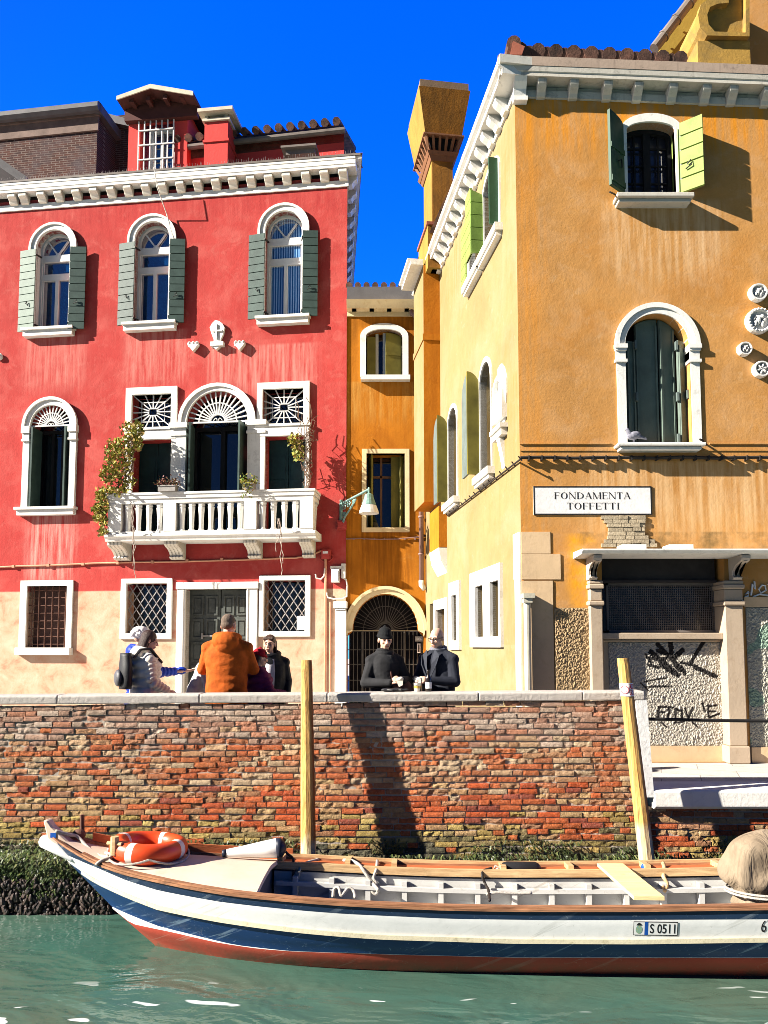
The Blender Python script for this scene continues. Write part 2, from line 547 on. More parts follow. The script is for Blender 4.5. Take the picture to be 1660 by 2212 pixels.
def brickmat(name='weathered_brick', grime=True):
    m = Mat(name, .92, .15)
    a = m.n('ShaderNodeVertexColor'); a.layer_name = 'tint'
    col = m.mix(m.ramp(m.noise(22, 6, .7), [(.3, .75), (.75, 0.0)]), a.outputs[0], m.mix(1.0, a.outputs[0], (.42, .38, .36), 'MULTIPLY'))
    col = m.mix(m.ramp(m.noise(45, 5, .7, loc=(3, 3, 3)), [(.56, 0.0), (.75, .55)]), col, (.62, .52, .42))
    m.color(col)
    m.bump(m.noise(42, 6, .75), 1.0, .02)
    m.bump(m.noise(110, 5, .7), .7, .006)
    return m.m


MT['brick'] = brickmat()
MT['mortar'] = stone('old_mortar', (.47, .4, .33), (.25, .2, .16), .6, bump=.8, sc=5, streaky=False)


def darkbrick():
    m = Mat('dark_old_brick', .95, .1)
    b = m.n('ShaderNodeTexBrick')
    b.inputs['Scale'].default_value = 1; b.inputs['Brick Width'].default_value = .27; b.inputs['Row Height'].default_value = .075
    b.inputs['Mortar Size'].default_value = .009; b.inputs['Color1'].default_value = (.1, .045, .035, 1); b.inputs['Color2'].default_value = (.055, .032, .03, 1)
    b.inputs['Mortar'].default_value = (.2, .16, .14, 1)
    m.l(m.coord((1, 1, 1), rot=(radians(90), 0, 0)), b.inputs['Vector'])
    m.color(m.mix(m.ramp(m.noise(1.3, 6, .7), [(.45, 0.0), (.7, .75)]), b.outputs[0], (.1, .08, .085)))
    m.bump(b.outputs[1], -.4, .02); m.bump(m.noise(30, 5, .7), .5, .01)
    return m.m


MT['darkbrick'] = darkbrick()


def rough_render():
    m = Mat('rough_pebble_render', .95, .1)
    a = m.n('ShaderNodeVertexColor'); a.layer_name = 'tint'
    c = m.mix(m.ramp(m.noise(35, 5, .7), [(.35, .5), (.7, 0.0)]), a.outputs[0], m.mix(1.0, a.outputs[0], (.5, .48, .45), 'MULTIPLY'))
    m.color(c); m.bump(m.noise(70, 4, .7), .6, .01)
    return m.m


MT['pebble'] = rough_render()


def tinted(name, rough=.8, bump=.3, bscale=40, spec=.25, var=.25):
    m = Mat(name, rough, spec)
    a = m.n('ShaderNodeVertexColor'); a.layer_name = 'tint'
    m.color(m.mix(m.ramp(m.noise(bscale * .4, 5, .65), [(.35, var * 2), (.7, 0.0)]), a.outputs[0], m.mix(1.0, a.outputs[0], (.6, .58, .56), 'MULTIPLY')))
    m.bump(m.noise(bscale, 4, .65), bump, .01)
    return m.m


MT['tinted'] = tinted('stained_timber')
MT['stone_warm'] = stone('warm_cream_stone', (.85, .68, .4), (.55, .3, .08), .6)
MT['gateiron'] = simple('dull_gate_iron', (.09, .08, .07), .6, .3, 8, .1)
MT['eaves'] = stone('grimy_shaded_eaves_brick', (.42, .32, .25), (.12, .09, .08), .8, sc=4)
MT['eaves_lit'] = stone('sunlit_eaves_stone', (.8, .76, .66), (.4, .3, .2), .4, sc=4)  # sunlit and shaded copies of the eaves, light put into the colour
MT['lime_dk'] = simple('olive_green_shutter_paint', (.2, .32, .06), .6, .25, 4, .15)
MT['redmortar'] = stone('red_brick_edging', (.4, .13, .08), (.12, .06, .05), .6, sc=6)
MT['slat'] = stone('sooty_brown_vent_tile', (.26, .12, .06), (.08, .04, .03), .7, sc=6)
MT['redmortar_grey'] = stone('sooty_rim_tile', (.25, .17, .11), (.07, .055, .05), .8, sc=6)
MT['glass_grey'] = glass('grey_window_glass', (.05, .05, .075), 1.7)
MT['roundel'] = stone('sooty_carved_marble', (.84, .82, .78), (.03, .028, .026), .85, sc=9, streaky=False)
MT['stone_brown'] = stone('brownish_carved_stone', (.62, .52, .42), (.15, .1, .07), .6)
MT['shoplintel'] = simple('dark_stained_lintel', (.05, .042, .04), .8, .4, 3, .2)
MT['meshwire'] = simple('galvanised_wire', (.17, .15, .14), .55, .2, 8, 0)
MT['shopglass'] = glass('dusty_shop_glass', (.035, .016, .012), 1.5, .15)
MT['pipe_pale'] = simple('pale_painted_pipe', (.6, .56, .44), .6, .25, 4, .1)
MT['orange_lit'] = stucco('yellow_orange_stucco', (.9, .42, .06), patches=[(1.2, .5, .8, (.75, .28, .02), .6)], bump=.25)
MT['cream_deep'] = stucco('deep_yellow_stucco', (.42, .3, .06), bump=.2)
MT['browncornice'] = simple('brown_stone_cornice', (.2, .14, .115), .85, .3, 3, .3)
MT['corbel'] = stone('warm_corbel_stone', (.9, .84, .72), (.5, .4, .28), .4)
MT['bracket'] = stone('carved_console_stone', (.82, .77, .66), (.35, .26, .16), .5)
MT['weed'] = tinted('wet_weed', .45, .2, 60, .5)
MT['weedstone'] = simple('slimy_footing_stone', (.1, .1, .06), .6, .5, 5, .5, dark=(.03, .03, .02))
MT['pigeon'] = simple('pigeon_feathers', (.28, .28, .33), .8, .4, 25, .2, dark=(.1, .1, .13))
MT['strake'] = stone('yellowed_rubbing_strake', (.62, .56, .4), (.2, .16, .06), .7, sc=6, streaky=False)
MT['dark_inside'] = simple('dark_grey_inside_paint', (.1, .1, .11), .8, .3, 4, .1)
MT['bluetape'] = simple('blue_tape', (.01, .09, .42), .5, .2, 8, .1)
MT['bluetape_dark'] = simple('black_fender_end', (.015, .02, .04), .45, .2, 8, .1)
MT['crest'] = simple('green_blue_crest', (.1, .3, .28), .5, .8, 60, 0, dark=(.4, .42, .2))
MT['rope'] = simple('weathered_rope', (.5, .46, .4), .9, .3, 60, .5, bscale=150)
MT['rubber'] = simple('black_rubber', (.02, .02, .022), .5, .3, 6, .2)


def poletimber():
    m = Mat('split_mooring_timber', .75, .25)
    a = m.n('ShaderNodeVertexColor'); a.layer_name = 'tint'
    g = m.noise(1, 6, .65, stretch=(45, 45, 1.6), dist=.4)
    c = m.mix(m.ramp(g, [(.36, .8), (.6, 0.0)]), a.outputs[0], m.mix(1.0, a.outputs[0], (.62, .45, .3), 'MULTIPLY'))
    c = m.mix(m.ramp(m.noise(1, 5, .7, stretch=(60, 60, 3), loc=(3, 2, 1)), [(.57, 0.0), (.66, .75)]), c, (.16, .08, .03))
    m.color(c); m.bump(g, .6, .012)
    return m.m


MT['pole'] = poletimber()
def pbox(m, fr, x0, y0, x1, y1, ya, yb, d=None):
    """box given by picture corners, from depth ya to yb (negative = proud of the wall)"""
    u0, z0, u1, z1 = fr.rect(x0, y0, x1, y1, -ya if d is None else d)
    return m.box(u0, u1, ya, yb, z0, z1)


def shutter(parent, fr, u, y, w, z0, z1, ang, mat, boards=0, th=.04, name='shutter', arch=0.0, label=None, hook=True, panels=0):
    """leaf hinged at (u, y); w is signed width, ang its swing out of the wall plane; arch = extra height at the free edge"""
    T = Matrix.Translation((u, y, 0)) @ Matrix.Rotation(ang, 4, 'Z')
    m = M()
    s = 1 if w > 0 else -1
    a, b = (0, w) if w > 0 else (w, 0)
    if arch:
        n = 7
        pts = [(0, z0), (w, z0)] + [(w * cos(pi / 2 * k / n), z1 - arch + arch * sin(pi / 2 * (1 - k / n))) if False else (w * (1 - k / n), z1 - arch + arch * sqrt(max(0, 1 - (k / n) ** 2))) for k in range(n + 1)]
        if w < 0: pts = pts[::-1]
        m.prism(pts, 0, th, T)
        m.box(a + .01, b - .01, -.012, 0, z0 + .06, z0 + .14, T); m.box(a + .01, b - .01, -.012, 0, z0 + (z1 - z0) * .5, z0 + (z1 - z0) * .5 + .07, T)
    elif boards:
        h = (z1 - z0) / boards
        for k in range(boards):
            m.box(a, b, RND.uniform(-.002, .002), th * .7, z0 + k * h + h * .05, z0 + (k + 1) * h - h * .05, T)
        m.box(a + .012, b - .012, th * .5, th, z0 + .01, z1 - .01, T)
    else:
        m.box(a, b, 0, th, z0, z1, T)
        if panels:
            h = (z1 - z0) / panels
            for k in range(panels):
                m.box(a + .05, b - .05, -.012, 0, z0 + k * h + .05, z0 + (k + 1) * h - .05, T)
    o = m.build(name, mat, parent, fr, label=label)
    if hook:
        k = M()
        hu = w * .45
        zz = z0 + (z1 - z0) * .3
        k.tube([T @ Vector((hu - .05 * s, -.02, zz)), T @ Vector((hu + .03, -.03, zz + .03)), T @ Vector((hu + .02, -.03, zz + .1)), T @ Vector((hu - .03, -.02, zz + .06))], .009, 5)
        for q in (.1, .9):
            k.box(a + .02, b - .02, -.008, 0.0, z0 + (z1 - z0) * q, z0 + (z1 - z0) * q + .025, T) if False else None
        k.build('hook', MT['iron'], o, fr)
    return o


red = empty('red_house', RED, label='red stucco house with a stone balcony, arched windows and a pale peeling ground floor', cat='house')
RW = {}


def rr(x0, y0, x1, y1): return RED.rect(x0, y0, x1, y1)


holes = []


def red_upper(cx, x0, x1, top, bottom, sill, lsh, rsh, pane_mat, shmat):
    u0, z0, u1, z1 = rr(x0, top, x1, bottom)
    rise = (u1 - u0) / 2; zs = z1 - rise; w = .15
    holes.append(archp(u0, z0, u1, zs, rise))
    m = M().ring(archp(u0 - w, z0, u1 + w, zs, rise + w), archp(u0, z0, u1, zs, rise), -.07, .14)
    m.ring(archp(u0 - w - .02, z0, u1 + w + .02, zs, rise + w + .02), archp(u0 - w + .035, z0, u1 + w - .035, zs, rise + w - .035), -.1, -.06)
    win = m.build('window', MT['stone'], red, RED)
    su0, sz0, su1, sz1 = rr(*sill)
    sm = M().box(su0, su1, -.2, .1, sz1 - .06, sz1).box(su0 + .03, su1 - .03, -.15, .1, sz0, sz1 - .06)
    sm.build('sill', MT['stone'], win, RED)
    # white timber sash
    H = z1 - z0; f = .055
    s = M().ring(archp(u0, z0, u1, zs, rise), archp(u0 + f, z0 + f, u1 - f, zs, rise - f), .14, .22)
    b1a, b1b = z1 - H * .285, z1 - H * .217
    b2a, b2b = z1 - H * .475, z1 - H * .41
    s.box(u0 + .02, u1 - .02, .145, .22, b1a, b1b).box(u0 + .02, u1 - .02, .15, .22, b2a, b2b)
    c = (u0 + u1) / 2
    s.box(c - .04, c + .04, .152, .22, z0 + .03, b2a)
    for q in (u0 + f, u1 - f): s.box(q - .03, q + .03, .165, .23, z0 + .03, b1a)
    hub = (c, .17, b1b)
    s.ell(hub, (.07, .03, .07))
    for an in (55, 125):
        s.bar(hub, (c + (rise) * cos(radians(an)), .17, b1b + rise * sin(radians(an)) * .95), .035)
    s.build('sash', MT['whitewood'], win, RED)
    M().prism(archp(u0 + .01, z0 + .01, u1 - .01, zs, rise - .01), .2, .26).build('pane', pane_mat, win, RED)
    for (sx0, sy0, sx1, sy1), side in ((lsh, -1), (rsh, 1)):
        a0, c0, a1, c1 = RED.rect(sx0, sy0, sx1, sy1, .12)
        hu = a1 if side < 0 else a0
        shutter(win, RED, hu, -.17, (a1 - a0) * side, c0, c1, radians(-9) if side < 0 else radians(9), shmat[0 if side < 0 else 1], boards=11)
        for zq in (c0 + .15, c1 - .15):
            M().bar((hu, -.17, zq), (hu + (.06 if side < 0 else -.06), 0, zq), .03).build('hinge', MT['iron'], win, RED)
    return win


red_upper(115, 79, 153, 499, 711, (55, 712, 165, 729), (40, 540, 77, 716), (152, 533, 184, 711), MT['glass'], (MT['shutter_pale'], MT['shutter']))
red_upper(330, 292, 367, 481, 699, (270, 700, 385, 717), (255, 524, 291, 702), (368, 516, 399, 697), MT['glass'], (MT['shutter'], MT['shutter']))
red_upper(613, 574, 654, 458, 686, (556, 687, 672, 704), (536, 506, 572, 689), (655, 498, 687, 683), MT['curtain'], (MT['shutter'], MT['shutter']))


def fan(m, c, z, r, y, n=13, w=.02, mid=.62, hub=.24):
    for k in range(n + 1):
        a = pi * k / n
        if k in (0, n): continue
        m.bar((c + r * hub * cos(a), y, z + r * hub * sin(a)), (c + r * .97 * cos(a), y, z + r * .97 * sin(a)), w)
    for q in (mid, hub):
        m.tube([(c + r * q * cos(pi * k / 16), y, z + r * q * sin(pi * k / 16)) for k in range(17)], w * .6, 4)
    for sx in (-1, 1):   # little scrolls inside the hub
        m.tube([(c + sx * r * hub * (.12 + .36 * (1 - cos(t * .6))) * .9, y, z + r * hub * (.2 + .28 * sin(t * 1.0) + .1 * t / 3)) for t in [i * .5 for i in range(8)]], w * .4, 4)
    m.bar((c - r, y, z), (c + r, y, z), w * 1.3)


# middle floor single arched window
u0, z0, u1, z1 = rr(67, 877, 152.5, 1098)
rise = (u1 - u0) / 2; zs = z1 - rise; w = .17
holes.append(archp(u0, z0, u1, zs, rise))
m = M().ring(archp(u0 - w, zs, u1 + w, zs + .001, rise + w), archp(u0, zs, u1, zs + .001, rise), -.08, .3, True)
m.ring(archp(u0 - w - .02, zs, u1 + w + .02, zs + .001, rise + w + .02), archp(u0 - w + .05, zs, u1 + w - .05, zs + .001, rise + w - .05), -.12, -.07, True)
for a, b in ((u0 - w, u0), (u1, u1 + w)):
    m.box(a - .02, b + .02, -.13, .12, zs - .17, zs - .004)
    m.box(a, b, -.1, .12, zs - .31, zs - .18).box(a - .015, b + .015, -.12, .12, zs - .36, zs - .31)
    m.box(a + .01, b - .002, -.08, .12, z0, zs - .36)
win = m.build('window', MT['stone'], red, RED)
a, b, c, d = rr(44, 1097, 165, 1114)
M().box(a - .04, c + .04, -.2, .1, d - .06, d).box(a, c, -.15, .1, b, d - .06).build('sill', MT['stone'], win, RED)
g = M(); fan(g, (u0 + u1) / 2, zs + .01, rise, -.02, n=15, w=.024)
g.build('grille', MT['whiteiron'], win, RED)
M().prism(archp(u0 + .005, z0 + .005, u1 - .005, zs, rise - .005), .42, .46).build('pane', MT['glass_dark'], win, RED)
gl = M().box(u0 + .62, u1 - .02, .36, .38, z0 + .62, zs - .25); gl.build('casement', MT['glass'], win, RED)
M().box(u0 + .3, u0 + .36, .36, .42, z0, zs).box(u0 + .55, u0 + .62, .35, .42, z0, zs).box(u0, u1, .35, .42, zs - .06, zs).build('sash', MT['dark'], win, RED)
for uu, sg in ((u0 + .045, -1), (u1 - .12, -1)):
    shutter(win, RED, uu, .3, .42, z0 + .02, zs - .03, radians(-88), MT['shutter'], panels=2, hook=False)


def grille_window(ox0, oy0, ox1, oy1, ix0, iy0, ix1, iy1, kind, sill=None):
    u0, z0, u1, z1 = rr(ix0, iy0, ix1, iy1)
    a0, b0, a1, b1 = rr(ox0, oy0, ox1, oy1)
    holes.append(rectp(u0, z0, u1, z1))
    win = bevel(M().ring(rectp(a0, b0, a1, b1), rectp(u0, z0, u1, z1), -.05, .26).build('window', MT['stone'], red, RED), .012)
    if sill:
        q = rr(*sill)
        bevel(M().box(q[0], q[2], -.15, .1, q[1], q[3]).build('sill', MT['stone'], win, RED), .012)
    g = M()
    if kind == 'square':
        n, k = 6, 8
        for i in range(n): g.tube([(u0 + (u1 - u0) * (i + .5) / n, .06, z0), (u0 + (u1 - u0) * (i + .5) / n, .06, z1)], .012, 6)
        for i in range(k): g.tube([(u0, .06 + .014, z0 + (z1 - z0) * (i + .5) / k), (u1, .06 + .014, z0 + (z1 - z0) * (i + .5) / k)], .011, 6)
        g.build('grille', MT['rust'], win, RED)
        M().box(u0, u1, .27, .3, z0, z1).build('shutter', MT['rustboard'], win, RED)
    else:
        s = (u1 - u0) / 5.0; hh = z1 - z0
        sl = 1.45
        for i in range(-9, 8):
            for sg in (1, -1):
                # line x = x0 + sg*t , z = z0 + sl*t
                x = u0 + i * s if sg > 0 else u1 - i * s
                t0, t1 = 0.0, hh / sl
                lo = (u0 - x) / sg; hi = (u1 - x) / sg
                if sg < 0: lo, hi = hi, lo
                t0 = max(t0, lo); t1 = min(t1, hi)
                if t1 - t0 > .02:
                    g.tube([(x + sg * t0, .07 + .012 * sg, z0 + sl * t0), (x + sg * t1, .07 + .012 * sg, z0 + sl * t1)], .011, 5)
        g.build('grille', MT['greyiron'], win, RED)
        M().box(u0, u1, .34, .37, z0, z1).build('pane', MT['glass_dark'], win, RED)
    return win


MT['rustboard'] = simple('brown_window_shutter', (.1, .055, .045), .8, .3, 3, .2)
grille_window(45, 1254, 158, 1400, 59, 1266, 145.5, 1400, 'square', (39, 1399, 158, 1415))
wl = grille_window(262, 1250, 373, 1381, 275, 1261, 361.5, 1368, 'diag')
wr = grille_window(561, 1243, 672, 1376, 571.5, 1254, 660, 1363.5, 'diag')
q = rr(642, 1331, 661, 1361)
M().box(q[0], q[2], -.01, 0.0, q[1], q[3]).build('notice', MT['shade'], wr, RED, T=Matrix.Translation((0, .0, 0)))

# street door
u0, z0, u1, z1 = rr(401, 1273, 533, 1500); z0 = 0.0
holes.append(rectp(u0, z0, u1, z1))
a0, _, a1, b1 = rr(383, 1258, 557, 1500)
m = M()
m.box(a0, u0, -.06, .3, 0, z1).box(u1, a1, -.06, .3, 0, z1).box(a0 - .02, a1 + .02, -.09, .3, z1, b1)
m.box(u1 + .01, u1 + .05, -.075, -.05, 0, z1 + .02).box(a0 + .03, u0 - .03, -.075, -.05, 0, z1)
dr = bevel(m.build('door', MT['stone'], red, RED), .01)
mid = (u0 + u1) / 2 + .03
lf = M()
for (p, q) in ((u0, mid - .012), (mid + .012, u1)):
    lf.box(p, q, .22, .27, 0, z1)
    n = 5
    for col in range(2):
        for r_ in range(n):
            h = (z1 - .15) / n
            xa = p + (q - p) * (.08 + .46 * col); xb = p + (q - p) * (.46 + .46 * col)
            lf.ring(rectp(xa, .1 + r_ * h, xb, .02 + (r_ + 1) * h), rectp(xa + .04, .14 + r_ * h, xb - .04, -.02 + (r_ + 1) * h), .195, .225)
            lf.box(xa + .07, xb - .07, .205, .225, .17 + r_ * h, -.05 + (r_ + 1) * h)
lf.build('door_leaf', MT['door'], dr, RED)
k = M(); hz = rr(430, 1368, 446, 1375)
k.box(hz[0], hz[2] + .1, .16, .2, hz[1], hz[1] + .03).box(hz[0], hz[0] + .03, .15, .2, hz[1] - .05, hz[1] + .08)
k.build('handle', MT['greyiron'], dr, RED)
M().box(u0, u1, .3, .32, 0, z1).build('door_back', MT['dark'], dr, RED)

# ---------- balcony storey: three openings
ulo = rr(287, 853, 372, 925); ul2 = rr(289, 951, 372, 1061)
uro = rr(569, 841, 657, 917); ur2 = rr(574, 943, 661, 1056)
uc = rr(404.5, 846, 537, 1060)
zf = RED.P(450, 1160)[1]
crise = (uc[2] - uc[0]) / 2; czs = uc[3] - crise
lz0 = zf
holes += [rectp(ulo[0], ulo[1], ulo[2], ulo[3]), rectp(ul2[0], lz0, ul2[2], ul2[3]), rectp(uro[0], uro[1], uro[2], uro[3]), rectp(ur2[0], lz0, ur2[2], ur2[3]), archp(uc[0], lz0, uc[2], czs, crise)]
for (lo, l2, outer, tag_) in ((ulo, ul2, rr(274, 838, 384, 951), 'l'), (uro, ur2, rr(557, 827, 670, 943), 'r')):
    m = M().ring(rectp(outer[0], lo[1] - .001, outer[2], outer[3]), rectp(lo[0], lo[1], lo[2], lo[3]), -.07, .27)
    m.box(outer[0], outer[2], -.085, .16, outer[1], lo[1] - .002)
    m.box(outer[0] - .03, outer[2] + .03, -.11, .16, lo[1] - .06, lo[1] - .003)
    if tag_ == 'l': m.box(outer[0], l2[0], -.07, .27, lz0, outer[1] - .002)
    else: m.box(l2[2], outer[2], -.07, .27, lz0, outer[1] - .002)
    win = m.build('window', MT['stone'], red, RED)
    c = (lo[0] + lo[2]) / 2; cz = (lo[1] + lo[3]) / 2; hw = (lo[2] - lo[0]) / 2; hh = (lo[3] - lo[1]) / 2
    g = M(); y = .05
    for q in (.58, .2):
        g.tube([(c - hw * q, y, cz - hh * q), (c + hw * q, y, cz - hh * q), (c + hw * q, y, cz + hh * q), (c - hw * q, y, cz + hh * q)], .017, 4, closed=True)
    for i in range(16):
        a = 2 * pi * i / 16
        dx, dz = cos(a), sin(a); t = 1 / max(abs(dx), abs(dz))
        g.bar((c + hw * .2 * dx * t, y, cz + hh * .2 * dz * t), (c + hw * dx * t, y, cz + hh * dz * t), .024)
    g.build('grille', MT['whiteiron'], win, RED)
    M().box(lo[0], lo[2], .3, .33, lo[1], lo[3]).build('pane', MT['glass_dark'], win, RED)
    mm = (l2[0] + l2[2]) / 2
    d = M()
    for p, q in ((l2[0] + .01, mm - .006), (mm + .006, l2[2] - .01)):
        d.box(p, q, .28, .33, lz0, l2[3])
        for k in range(3):
            d.box(p + .06, q - .06, .262, .285, lz0 + .1 + k * .62, lz0 + .62 + k * .62)
    d.build('door_leaf', MT['shutter_dark'], win, RED)
# centre arch with pilasters
m = M().ring(archp(uc[0] - .17, czs, uc[2] + .17, czs + .001, crise + .15), archp(uc[0], czs, uc[2], czs + .001, crise), -.08, .16, True)
m.ring(archp(uc[0] - .19, czs, uc[2] + .19, czs + .001, crise + .17), archp(uc[0] - .11, czs, uc[2] + .11, czs + .001, crise + .09), -.115, -.075, True)
for (p, q) in ((ul2[2], uc[0]), (uc[2], ur2[0])):
    m.box(p, q, -.08, .16, lz0, czs - .3).box(p - .02, q + .02, -.11, .16, czs - .3, czs - .24).box(p, q, -.09, .16, czs - .24, czs - .12)
    m.box(p - .04, q + .04, -.14, .16, czs - .12, czs - .003)
win = m.build('window', MT['stone'], red, RED)
g = M(); fan(g, (uc[0] + uc[2]) / 2, czs + .01, crise, .0, n=17, w=.03)
g.build('grille', MT['whiteiron'], win, RED)
M().prism(archp(uc[0] + .005, lz0, uc[2] - .005, czs, crise - .005), .45, .5).build('pane', MT['glass_dark'], win, RED)
c = (uc[0] + uc[2]) / 2
M().box(uc[0], uc[0] + .08, .34, .44, lz0, czs).box(uc[2] - .08, uc[2], .34, .44, lz0, czs).box(c - .05, c + .05, .36, .44, lz0, czs - .05).box(uc[0], uc[2], .35, .44, czs - .08, czs).build('sash', MT['brownwood_dk'] if 'brownwood_dk' in MT else MT['dark'], win, RED)
shutter(win, RED, uc[0] + .05, .24, .5, lz0, czs - .04, radians(-80), MT['shutter'], panels=2, hook=False)
shutter(win, RED, uc[2] - .14, .24, .5, lz0, czs - .04, radians(-92), MT['shutter'], panels=2, hook=False)

# ---------- wall
ZT = RED.P(400, 405)[1]
zl = RED.P(0, 450)[1]; ZT = RED.P(747, 395)[1]
UL = -10.5
wall = M().sheet(rectp(UL, 0, 0, ZT + .15), holes, 0, .34)
SH = Matrix(((1, -.195, 0, 0), (0, 1, 0, 0), (0, 0, 1, 0), (0, 0, 0, 1)))
wall.box(UL, UL + .3, .34, 9, 0, ZT).box(-.3, 0, .002, 9, 0, ZT + .15, SH).box(UL, -1.9, 8.7, 9, 0, ZT)
wall = wall.build('wall', MT['red'], red, RED)
recalc(wall)
bk = M()
for h in holes:
    pass
bk.box(UL + .3, -.3, .6, .62, 0.02, ZT).build('room_backing', MT['dark'], red, RED)

# ---------- cornice along front and right side
c0 = M()
OV = .22
zb0 = ZT  # top of frieze band
fr_b, fr_t = RED.P(747, 404)[1], RED.P(747, 391)[1]
zc1 = RED.P(747, 360, OV)[1]; zc2 = RED.P(747, 339, OV)[1]
prof = [(0.0, zc1), (-OV, zc1), (-OV, zc1 + .06), (-OV - .012, zc1 + .07), (-OV - .012, zc2 - .06), (-OV - .024, zc2 - .055), (-OV - .024, zc2), (0.02, zc2)]
m = M()
m.prismx(prof, UL, OV + .0)
m.box(UL, .03, -.035, -.001, fr_b, fr_t)
# side run
for k in range(1):
    m.box(.0, OV, -.0, 9, zc1, zc1 + .1, SH).box(0, OV + .05, 0, 9, zc1 + .1, zc2 - .05, SH).box(0, OV + .1, -OV, 9, zc2 - .06, zc2 + .002, SH)
    m.box(.001, .03, -.03, 9, fr_b, fr_t, SH)
cor = m.build('cornice', MT['cornice'], red, RED)
ch = zc1 - fr_t
bp = [(0, fr_t - .03), (-.08, fr_t - .02), (-.12, fr_t + ch * .25), (-.15, fr_t + ch * .4), (-.195, fr_t + ch * .55), (-.2, zc1), (0, zc1)]
xs = [18, 42, 81, 118, 157, 195, 232, 269, 308, 344.5, 383, 421, 460.5, 497.5, 537, 576, 615, 657, 697.5, 738.5]
br = None
for i, x in enumerate(xs):
    u = RED.P(x, 420, .3)[0]
    if br is None:
        br = M().prismx(bp, -.1, .1).build('bracket', MT['corbel'] if 'corbel' in MT else MT['stone'], cor, RED); bevel(br, .012)
        br.location = rootinv(red).to_3x3() @ RED.m.to_3x3() @ Vector((u, 0, 0)); first = u
    else:
        copy_part(br, (u - first, 0, 0), RED)
bs = None
for i in range(13):
    if bs is None:
        bs = M().prism([(-b[0], b[1]) for b in bp], .12, .3).build('bracket', MT['stone'], cor, RED)
    else: copy_part(bs, (-.195 * .55 * i, i * .55, 0), RED)
# gutter edge and roof
m = M()
m.box(UL, OV + .12, -OV - .035, -.02, zc2 + .004, zc2 + .05)
m.prismx([(-OV - .02, zc2 + .055), (1.0, zc2 + .16), (8.8, zc2 + .16), (8.8, zc2 + .1), (-OV - .02, zc2 + .048)], UL, OV + .12, SH)
m.build('roof', MT['gutter'], red, RED)
sp = M()
for i in range(150):
    u = UL + 2 + (OV - UL - 2) * i / 150
    sp.bar((u, -OV + .03, zc2 + .05), (u + RND.uniform(-.02, .02), -OV + .03 + RND.uniform(-.05, .05), zc2 + .16), .0045)
sp.build('bird_spikes', MT['greyiron'], red, RED)

# ---------- attic storey, dormer, chimney above the cornice
D = -.9
a = RED.rect(498, 300, 744, 345, D)
m = M()
za = RED.P(744, 284, D)[1]; zb = RED.P(500, 314, D)[1]
uL = RED.P(380, 330, D)[0]; uR = RED.P(744, 300, D)[0]
m.box(uL + .17, uR + .175, .9, 6, zc2, min(za, zb) + .05, SH)
at = m.build('attic_wall', MT['red_plain'], red, RED)
zz = (za + zb) / 2
m = M().tube([(uL, .72, RED.P(500, 310, -.7)[1]), (uR + .05, .72, RED.P(740, 280, -.7)[1])], .07, 8)
m.build('gutter', MT['gutter'], at, RED)
zg0 = RED.P(500, 312, D)[1]; zg1 = RED.P(740, 282, D)[1]
m = M()
n = 15
for i in range(n):
    t = (i + .5) / n
    u = uL + (uR - uL) * t; zq = zg0 + (zg1 - zg0) * t
    m.tube([(u, .62, zq + .05), (u, 3, zq + 1.0)], .1, 8)
m.add([(uL, .66, zg0 - .02), (uR, .66, zg1 - .02), (uR, 4, zg1 + 1.1), (uL, 4, zg0 + 1.1)], [(0, 1, 2, 3)])
m.add([(uL, .9, zg0 - .3), (uR, .9, zg1 - .3), (uR, .9, zg1 + .02), (uL, .9, zg0 + .02)], [(0, 1, 2, 3)])
m.build('roof', MT['tile'], at, RED)
b = RED.rect(619, 316, 681, 335, -.5)
M().box(b[0], b[2], .45, .75, b[1], b[3] - .1).box(b[0] - .1, b[2] + .05, .35, .8, b[3] - .1, b[3] - .05).build('vent_hood', MT['gutter'], at, RED)
# dormer
D = -.65
w = RED.rect(278, 240, 405, 350, D)
wi = RED.rect(303, 255, 378, 352, D)
body = M().sheet([(w[0], zc2), (w[2], zc2), (w[2], RED.P(400, 235, D)[1]), (RED.P(335, 200, D)[0], RED.P(335, 200, D)[1]), (w[0], RED.P(290, 232, D)[1])], [rectp(wi[0], zc2 + .05, wi[2], wi[3])], .65, .3)
MT['dark_board'] = simple('shaded_red_eave_board', (.09, .03, .025), .8, .3, 4, .2)  # red-brown deepened to hold the shade under the dormer eaves
zE = RED.P(405, 232, D)[1]
body.box(w[0], w[0] + .05, .652, 4.5, zc2, RED.P(290, 232, D)[1]).box(w[2] - .05, w[2], .652, 4.5, zc2, RED.P(400, 238, D)[1])
dm = body.build('dormer', MT['red_plain'], red, RED)
D2 = -.15
l = RED.P(253, 209, D2); ap = RED.P(326, 184, D2); r_ = RED.P(408, 195, D2)
th = .085
m = M().prism([l, r_ if False else (ap[0], ap[1] - .0), (ap[0], ap[1] - th), (l[0], l[1] - th)], .15, 4.6)
m.prism([ap, (r_[0] + .12, r_[1] - .06), (r_[0] + .12, r_[1] - .06 - th), (ap[0], ap[1] - th)], .15, 4.6)
m.build('roof', MT['dark_board'], dm, RED)
m = M().prism([l, (ap[0], ap[1] + .012), (ap[0], ap[1] - th - .01), (l[0], l[1] - th - .01)], .122, .148)
m.prism([(ap[0], ap[1] + .012), (r_[0] + .12, r_[1] - .05), (r_[0] + .12, r_[1] - .07 - th), (ap[0], ap[1] - th - .01)], .122, .148)
m.build('fascia', MT['cream_wood'], dm, RED)
m = M()
m.prism([(l[0] + .03, l[1] - th - .005), (ap[0], ap[1] - th - .005), (r_[0] + .08, r_[1] - .06 - th - .005), (r_[0] + .08, r_[1] - .3 - th), (l[0] + .03, l[1] - .28 - th)], .5, .64)
